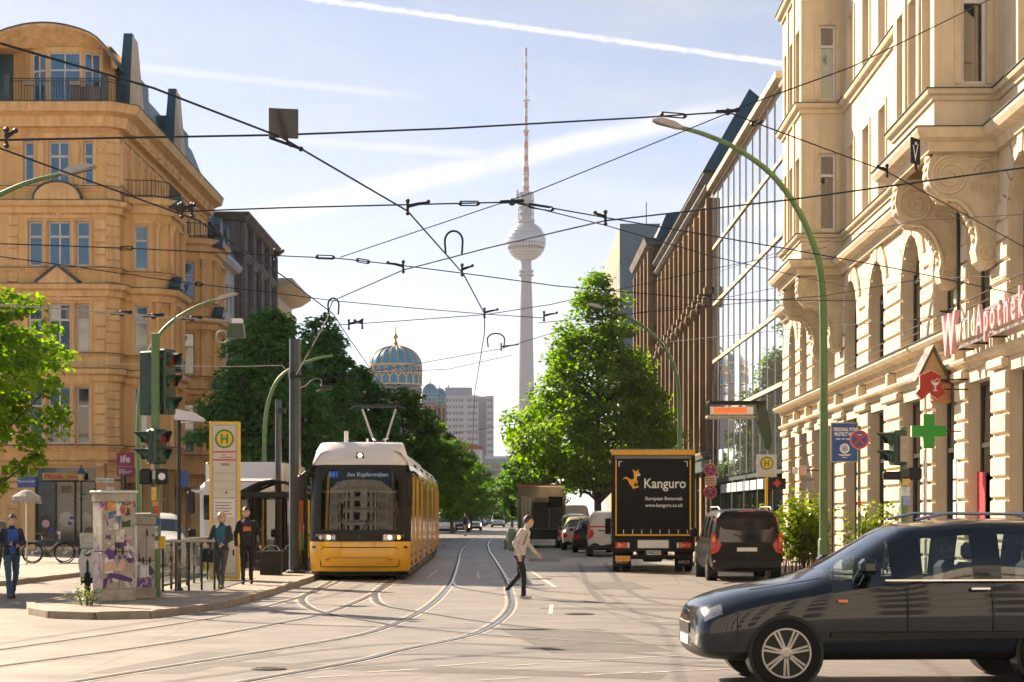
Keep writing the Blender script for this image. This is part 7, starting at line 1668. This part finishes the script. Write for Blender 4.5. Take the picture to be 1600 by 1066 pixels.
# ================================================================== bicycles and scooter
def bicycle(label,loc,rz,col,group='bicycles parked on the left pavement',lean=.08):
    t=thing('bicycle',label,'bicycle',loc,rz,group); t.rotation_euler=(lean,0,rz)
    for x in (-.52,.52):
        w=MB(T((x,0,.34))@Matrix.Rotation(R(90),4,'X')); n=24
        q=MB(T((x,0,.34))@Matrix.Rotation(R(90),4,'X')); q.lathe([(.325,-.018),(.345,0),(.325,.018),(.305,0),(.325,-.018)],28,cap=False); wh=q.build('wheel',M['rubber'],t,smooth=50)
        q=MB(T((x,0,.34)))
        for k in range(14): a=2*math.pi*k/14; q.tube([(.02*math.cos(a+1),0,.02*math.sin(a+1)),(.31*math.cos(a),0,.31*math.sin(a))],.0025,3)
        q.tube([(0,-.04,0),(0,.04,0)],.022,8); q.build('spokes',M['alu'],wh)
    q=MB(); A,B,Cc,D=(-.52,0,.34),(-.05,0,.30),(-.20,0,.78),(.38,0,.72)
    for a,b,r in ((B,Cc,.016),(B,D,.018),(Cc,D,.016),(A,B,.012),(A,Cc,.010),((.52,0,.34),(.36,0,.80),.013)): q.tube([a,b],r,6)
    q.build('frame',col,t); MB().tube([(-.20,0,.78),(-.235,0,.93)],.012,6).build('seat_post',M['alu'],t); MB().prism([(-.37,.05),(-.37,-.05),(-.24,-.06),(-.08,-.015),(-.08,.015),(-.24,.06)],.93,.98,'z').build('saddle',M['rubber'],t)
    MB().tube([(.28,-.28,1.0),(.36,-.2,1.02),(.36,0,.98),(.36,.2,1.02),(.28,.28,1.0)],.011,6).build('handlebar',M['alu'],t); MB().tube([(.36,0,.80),(.36,0,.98)],.012,6).build('stem',M['alu'],t)
    MB(T((-.05,0,.30))).disc((0,.03,0),.085,'y',18,.006).build('chainring',M['iron'],t); MB().tube([(-.05,-.05,.30),(.08,-.09,.20),(.08,-.16,.20)],.010,5).build('pedal',M['iron'],t)
    MB().box(-.72,-.36,-.06,.06,.70,.72).build('rack',M['iron'],t)
    return t
bk=mat('bike_black',(.02,.025,.03),.3,var=.1,coat=.5); bb_=mat('bike_blue',(.02,.10,.16),.3,var=.1,coat=.5)
bicycle('dark bicycle leaning on the left before the shop window',(-15.2,63,.115),R(8),bk); bicycle('blue-grey bicycle nearest the graffiti cabinets',(-14.1,66,.115),R(-30),bb_); bicycle('bicycle half hidden at the left behind another',(-15.7,65,.115),R(20),bb_)
bicycle('bicycle parked before the stone building behind the dark car',(8.9,36.5,.115),R(70),bk,'bicycles on the right pavement'); bicycle('second bicycle near the pharmacy door',(8.6,33.8,.115),R(80),bb_,'bicycles on the right pavement')
for i,(x,y) in enumerate(((-15.9,61.5),(-13.6,64))):
    t=thing('bike_stand',('pale tubular bike stand at far left','pale tubular bike stand between the bicycles')[i],'bike stand',(x,y,.115),R(10),'bike stands'); MB().tube([(-.35,0,0),(-.35,0,.7),(-.28,0,.8),(.28,0,.8),(.35,0,.7),(.35,0,0)],.024,8).build('hoop',M['lamp_grey'],t); MB().box(-.4,.4,-.05,.05,0,.01).build('foot_plate',M['iron'],t)
sc=thing('motor_scooter','scooter with black tyre half hidden behind the graffiti cabinet','scooter',((137-800)/F*41,41,0),R(12))
q=MB(T((0,0,.0))@T((0,-.55,.26))@Matrix.Rotation(R(90),4,'Y')); q.lathe([(.15,-.06),(.23,-.06),(.26,-.03),(.26,.03),(.23,.06),(.15,.06)],22); q.build('front_wheel',M['rubber'],sc,smooth=40)
q=MB(T((0,.62,.26))@Matrix.Rotation(R(90),4,'Y')); q.lathe([(.15,-.06),(.23,-.06),(.26,-.03),(.26,.03),(.23,.06),(.15,.06)],22); q.build('rear_wheel',M['rubber'],sc,smooth=40)
MB().prism([(-.14,.40),(.14,.40),(.20,.75),(.12,1.0),(-.12,1.0),(-.20,.75)],-.45,-.36,'y').build('leg_shield',P_white,sc); box_part(sc,'footboard','black_plastic',-.14,.14,-.40,.15,.28,.34,b=.02); MB().prism([(.1,.3),(.85,.35),(.9,.62),(.6,.70),(.15,.66)],-.15,.15,'x').build('rear_body',P_black,sc); MB().prism([(.15,.67),(.85,.72),(.85,.80),(.5,.80),(.18,.76)],-.13,.13,'x').build('seat',M['rubber'],sc)
MB().tube([(-.34,-.30,1.12),(-.1,-.38,1.10),(.1,-.38,1.10),(.34,-.30,1.12)],.016,6).build('handlebar',M['iron'],sc); box_part(sc,'windshield','clear',-.16,.16,-.46,-.44,1.02,1.35,b=.005); MB().sphere((0,-.47,.92),.08,10,7).build('headlight',M['lamp_glass'],sc); MB().tube([(0,-.55,.26),(0,-.42,.8)],.03,6).build('fork',M['iron'],sc); box_part(sc,'tail_box','black_plastic',-.2,.2,.72,1.1,.82,1.15,b=.04)
# ================================================================== people
def capsule(mb,a,b,r0,r1,n=10,flat=1.0):
    a,b=Vector(a),Vector(b); d=(b-a).normalized()
    pts=[a-d*r0*.9,a-d*r0*.5,a,b,b+d*r1*.5,b+d*r1*.9]; mb.tube(pts,[r0*.3,r0*.85,r0,r1,r1*.85,r1*.3],n,flat=flat)
def person(label,loc,rz,H,pose,mats,hair,group,extras=None,coat=1.0):
    """pose: joint dict for a 1.75 m figure facing -y; mats: skin, top, legs, shoes (+shirt)"""
    t=thing('person',label,'person',loc,rz,group,H/1.75); mb=MB(); J=dict(pelvis=(0,0,.95),chest=(0,0,1.28),neck=(0,0,1.46),head=(0,-.02,1.615)); J.update(pose)
    Vv=lambda k: Vector(J[k])
    pe,ch,ne,he=Vv('pelvis'),Vv('chest'),Vv('neck'),Vv('head')
    secs=[(pe+Vector((0,0,-.10)),.155,.115),(pe,.165,.12),(pe.lerp(ch,.45),.148*coat,.108*coat),(ch,.175*coat,.118*coat),(ch.lerp(ne,.55),.185*coat,.105*coat),(ch.lerp(ne,.80),.14,.085),(ne,.062,.062)]
    n=14; V=[];Fc=[]
    for c,a,b in secs:
        for j in range(n): th=2*math.pi*j/n; V.append((c.x+a*math.cos(th),c.y+b*math.sin(th),c.z))
    for i in range(len(secs)-1):
        for j in range(n): Fc.append((i*n+j,i*n+(j+1)%n,(i+1)*n+(j+1)%n,(i+1)*n+j))
    Fc+=[list(range(n-1,-1,-1)),list(range((len(secs)-1)*n,len(secs)*n))]; mb.add(V,Fc)
    segs=[]
    def seg(k,a,b,r0,r1): capsule(mb,a,b,r0,r1); segs.append((k,Vector(a),Vector(b),(r0+r1)/2))
    segs.append(('top',pe,ne,.14))
    for s in 'lr':
        seg('top',J['sh_'+s],J['el_'+s],.054*coat,.046*coat); seg('top',J['el_'+s],J['wr_'+s],.046*coat,.036*coat)
        seg('legs',J['hip_'+s],J['kn_'+s],.092,.064); seg('legs',J['kn_'+s],J['an_'+s],.062,.046)
        an,to=Vv('an_'+s),Vv('to_'+s); seg('shoes',an+(an-to)*.25+Vector((0,0,-.045)),to,.045,.036)
    seg('skin',ne,ne.lerp(he,.45),.052,.050)
    mb.sphere(he,.098,14,10,sc=(.80,.98,1.20)); mb.sphere(he+Vector((0,-.02,-.06)),.07,10,8,sc=(.85,1,1)); segs.append(('skin',he,he+Vector((0,-.01,-.05)),.10))
    fd=Vector((0,-1,0)); mb.tube([he+Vector((0,-.088,.015)),he+Vector((0,-.112,-.022)),he+Vector((0,-.085,-.03))],[.010,.017,.012],6)
    for s in (-1,1): mb.sphere(he+Vector((s*.080,.005,-.01)),.026,7,5,sc=(.4,.8,1.2))
    tmp=bpy.data.objects.new('tmp',mb.mesh('tmp',M['skin'])); C.objects.link(tmp); md=tmp.modifiers.new('r','REMESH'); md.mode='VOXEL'; md.voxel_size=.0145; md2=tmp.modifiers.new('s','SMOOTH'); md2.factor=.5; md2.iterations=3
    bpy.context.view_layer.update(); me=bpy.data.meshes.new_from_object(tmp.evaluated_get(bpy.context.evaluated_depsgraph_get())); bpy.data.objects.remove(tmp)
    from mathutils import noise as _nz
    me.update()
    def fold(v):
        c=v.co
        if c.z>1.43: return tuple(c)
        q_=Vector((c.x*11,c.y*11,c.z*17)); return tuple(c+v.normal*(_nz.noise(q_)*.010+_nz.noise(q_*2.3)*.005))
    out=MB(); out.v=[fold(v) for v in me.vertices]; out.f=[list(p.vertices) for p in me.polygons]
    order=['skin','top','legs','shoes','shirt']; hem=pe.z-.06; cc=[p.center.copy() for p in me.polygons]
    def dist(p,a,b):
        d=b-a; u=max(0,min(1,(p-a).dot(d)/max(d.length_squared,1e-9))); return (p-(a+d*u)).length
    for p in cc:
        k=min(segs,key=lambda s_: dist(p,s_[1],s_[2])-s_[3])[0]
        if k=='legs' and p.z>hem: k='top'
        if k=='top' and p.z<hem and abs(p.x)<.2 and p.z<pe.z-.02 and min(dist(p,Vv('el_l'),Vv('wr_l')),dist(p,Vv('el_r'),Vv('wr_r')))>.07: k='legs'
        if k=='top' and 'shirt' in mats and p.y<ch.y-.05 and abs(p.x-ch.x)<.02+.09*min(1,max(0,(p.z-pe.z+.1)/.3)) and pe.z-.02<p.z<ne.z-.03 and min(dist(p,Vv('el_l'),Vv('wr_l')),dist(p,Vv('el_r'),Vv('wr_r')))>.06: k='shirt'
        out.m.append(order.index(k))
    # hands: palm, four fingers of different length and a thumb off its side
    for s in 'lr':
        el,wr=Vv('el_'+s),Vv('wr_'+s); d=(wr-el).normalized(); sg=1 if s=='r' else -1
        side=d.cross(Vector((sg,0,0))); side=side.normalized() if side.length>.2 else Vector((0,-1,0)); nrm=d.cross(side).normalized()
        if side.y>0: side=-side
        pal=[wr-d*.02,wr+d*.03,wr+d*.085]; o=MB(); o.tube(pal,[.026,.034,.036],8,flat=.6)
        for k,(off,L_) in enumerate(((.027,.062),(.009,.072),(-.009,.068),(-.026,.052))):
            b0=wr+d*.08+side*off; c1=b0+d*L_*.55; c2=c1+(d*.6-nrm*sg*.55).normalized()*L_*.5; o.tube([b0,c1,c2],[.0095,.009,.006],6)
        b0=wr+d*.035+side*.030; o.tube([b0,b0+(d*.6+side*.7).normalized()*.035,b0+(d*.9+side*.5).normalized()*.062],[.011,.010,.007],6)
        out.add(o.v,o.f,0)
    ms=[mats.get(k,mats['top']) for k in order]
    out.build('body',ms,t,smooth=60,fix=False)
    # eyes and mouth
    q=MB(); 
    for s in (-1,1): q.sphere(he+Vector((s*.032,-.083,.012)),.011,6,5)
    q.build('eyes',M['black_plastic'],t); MB().tube([he+Vector((-.024,-.088,-.058)),he+Vector((0,-.094,-.056)),he+Vector((.024,-.088,-.058))],.005,4).build('mouth',mat('lips',(.36,.14,.12),.5,var=0),t)
    hb=MB(); hm,style=hair
    N_,m_=14,8
    V=[];Fc=[]
    for i in range(m_+1):
        ph=R(106 if style!='long' else 128)*i/m_
        for j in range(N_):
            th=2*math.pi*j/N_; x,y,z=math.sin(ph)*math.cos(th),math.sin(ph)*math.sin(th),math.cos(ph)
            if y<-.25 and z<.42: z=.42+.1*(z-.42); 
            rr=(1.09+.05*math.sin(j*2.3+i)) if style!='long' else (1.20+.09*math.sin(j*3.1+i*1.7))
            V.append(tuple(he+Vector((x*.083*rr,y*.100*rr+.006,z*.122*rr+.004))))
    for i in range(m_):
        for j in range(N_): Fc.append((i*N_+j,(i+1)*N_+j,(i+1)*N_+(j+1)%N_,i*N_+(j+1)%N_))
    hb.add(V,Fc); hb.build('hair',hm,t,smooth=60)
    if extras: extras(t,J,Vv)
    return t
def P(**k): return k
cloth=lambda n,c: mat(n,c,.85,var=.18,scale=14,bump=.2,bscale=90)
hair_dark=mat('dark_hair',(.025,.018,.014),.6,var=.3,scale=40); hair_grey=mat('grey_brown_hair',(.10,.08,.065),.6,var=.3,scale=40); hair_blond=mat('blond_hair',(.55,.36,.16),.55,var=.3,scale=40)
stand=dict(sh_l=(-.172,0,1.395),sh_r=(.172,0,1.395),hip_l=(-.09,0,.90),hip_r=(.09,0,.90))
# the man at the left edge, walking right while looking at his phone
man1=dict(stand,chest=(0,-.02,1.28),neck=(0,-.03,1.46),head=(0,-.07,1.60),el_l=(-.26,.02,1.14),wr_l=(-.10,-.22,1.12),el_r=(.26,.02,1.14),wr_r=(.08,-.26,1.10),kn_l=(-.10,-.16,.50),an_l=(-.10,-.22,.09),to_l=(-.10,-.36,.04),kn_r=(.10,.06,.49),an_r=(.10,.30,.12),to_r=(.10,.20,.03))
def phone(t,J,V): box_part(t,'phone','black_plastic',-.06,.05,-.345,-.33,1.08,1.20,b=.005)
p=GD(18,936); person('man in dark jacket and blue shirt holding a phone at the left edge',(p.x,p.y,0),R(28),1.76,man1,dict(skin=M['skin'],top=cloth('navy_jacket',(.012,.018,.035)),legs=cloth('jeans',(.035,.085,.15)),shoes=cloth('dark_shoes',(.03,.022,.018)),shirt=cloth('blue_shirt',(.03,.10,.40))),(hair_grey,'short'),'people on foot',phone,1.12)
# woman of the couple
wom=dict(stand,head=(.01,-.03,1.61),sh_l=(-.17,0,1.40),sh_r=(.17,0,1.40),el_l=(-.27,.02,1.12),wr_l=(-.25,-.08,.88),el_r=(.24,-.03,1.13),wr_r=(.10,-.20,1.02),kn_l=(-.09,-.04,.49),an_l=(-.08,.20,.12),to_l=(-.08,.10,.03),kn_r=(.08,-.16,.50),an_r=(.07,-.22,.09),to_r=(.07,-.36,.04))
def bag(t,J,V):
    MB().prism([(-.42,.62),(-.16,.60),(-.14,.86),(-.20,.92),(-.36,.92),(-.44,.80)],-.16,.0,'y').build('handbag',M['black_plastic'],t); MB().tube([(-.36,-.08,.92),(-.22,-.03,1.2),(-.14,.0,1.44),(-.20,.02,1.2),(-.22,-.06,.92)],.012,5).build('bag_strap',M['black_plastic'],t)
p=GD(346,920,.12); person('blond woman in grey jacket with black handbag on the platform',(p.x,p.y,.115),R(-6),1.68,wom,dict(skin=M['skin'],top=cloth('grey_jacket',(.035,.038,.038)),legs=cloth('grey_trousers',(.075,.078,.075)),shoes=cloth('beige_shoes',(.20,.15,.11)),shirt=cloth('teal_shirt',(.03,.14,.19))),(hair_blond,'long'),'people on foot',bag,1.1)
man2=dict(stand,head=(-.02,-.03,1.62),el_l=(-.26,.05,1.13),wr_l=(-.24,-.03,.88),el_r=(.28,.03,1.13),wr_r=(.29,-.12,.90),kn_l=(-.09,-.10,.50),an_l=(-.09,-.06,.09),to_l=(-.10,-.20,.04),kn_r=(.09,-.02,.49),an_r=(.09,.16,.11),to_r=(.10,.05,.03))
def print_(t,J,V): MB().prism([(-.09,1.20),(.09,1.21),(.08,1.30),(.02,1.29),(-.05,1.315),(-.08,1.28)],-.152,-.135,'y').build('shirt_print',mat('print_orange',(.65,.15,.03),.8,var=.15,scale=20),t)
p=GD(386,913,.12); person('man in black jacket and shirt with orange print on the platform',(p.x,p.y,.115),R(8),1.80,man2,dict(skin=M['skin'],top=cloth('black_jacket',(.010,.010,.011)),legs=cloth('black_trousers',(.008,.008,.009)),shoes=cloth('black_shoes',(.015,.014,.013)),shirt=cloth('black_shirt',(.022,.022,.024))),(hair_dark,'short'),'people on foot',print_,1.14)
# walker with backpack crossing to the right (faces +x)
wal=dict(stand,chest=(0,-.07,1.27),neck=(0,-.13,1.44),head=(0,-.19,1.585),sh_l=(-.18,-.09,1.39),sh_r=(.18,-.09,1.39),el_l=(-.23,.06,1.14),wr_l=(-.22,-.02,.90),el_r=(.23,-.12,1.12),wr_r=(.21,-.30,.93),kn_l=(-.09,-.10,.50),an_l=(-.09,-.10,.09),to_l=(-.09,-.25,.04),kn_r=(.09,.02,.50),an_r=(.09,.28,.20),to_r=(.09,.24,.06))
def pack(t,J,V):
    b=MB().cbox(-.15,.15,.06,.27,.98,1.44,.06).build('backpack',cloth('pack_green',(.10,.13,.10)),t); MB().cbox(-.11,.11,.271,.33,1.0,1.22,.03).build('pack_pocket',cloth('pack_green_dark',(.08,.105,.085)),b)
    for s in (-1,1): MB().tube([(s*.11,.07,1.40),(s*.13,-.08,1.45),(s*.14,-.19,1.33),(s*.14,-.12,1.12),(s*.12,.06,1.05)],.018,5,flat=.5).build('pack_strap',cloth('pack_strap',(.10,.13,.10)),b)
p=GD(812,936); person('walker in pale hoodie with green backpack crossing the rails',(p.x,p.y,0),R(78),1.76,wal,dict(skin=M['skin'],top=cloth('pale_hoodie',(.55,.50,.48)),legs=cloth('black_leggings',(.010,.012,.016)),shoes=cloth('white_shoes',(.55,.52,.50))),(hair_dark,'short'),'people on foot',pack,1.12)
fig=dict(stand,el_l=(-.24,0,1.13),wr_l=(-.24,-.10,.90),el_r=(.24,0,1.13),wr_r=(.24,-.06,.9),kn_l=(-.09,-.12,.5),an_l=(-.09,-.16,.09),to_l=(-.09,-.3,.04),kn_r=(.09,.04,.5),an_r=(.09,.22,.12),to_r=(.09,.12,.03))
person('small dark figure crossing the street far ahead of the walker',((727-800)/F*150,150,0),R(40),1.75,fig,dict(skin=M['skin'],top=cloth('dark_top',(.02,.022,.025)),legs=cloth('pale_trousers',(.30,.28,.27)),shoes=cloth('far_shoes',(.03,.03,.03))),(hair_dark,'short'),'people on foot')
p=GD(2,925,.12); person('person half cut off behind the man at left edge',((-5-800)/F*50,50,.115),R(30),1.75,fig,dict(skin=M['skin'],top=cloth('grey_top',(.12,.12,.12)),legs=cloth('dark_trousers',(.02,.02,.025)),shoes=cloth('dark_shoes2',(.03,.03,.03))),(hair_grey,'short'),'people on foot')

# ================================================================== summer haze
hz=MB().box(-4100,4100,-1600,6100,-1.2,395).build('haze',None); tag(hz,kind='stuff')
hm=bpy.data.materials.new('haze_air'); hm.use_nodes=True; hn=hm.node_tree; hn.nodes.clear()
pv=N(hn,'ShaderNodeVolumePrincipled'); pv.inputs['Color'].default_value=(.93,.95,1,1); pv.inputs['Density'].default_value=.00008; pv.inputs['Anisotropy'].default_value=.25
hn.links.new(pv.outputs[0],N(hn,'ShaderNodeOutputMaterial').inputs['Volume']); hz.data.materials.clear(); hz.data.materials.append(hm)
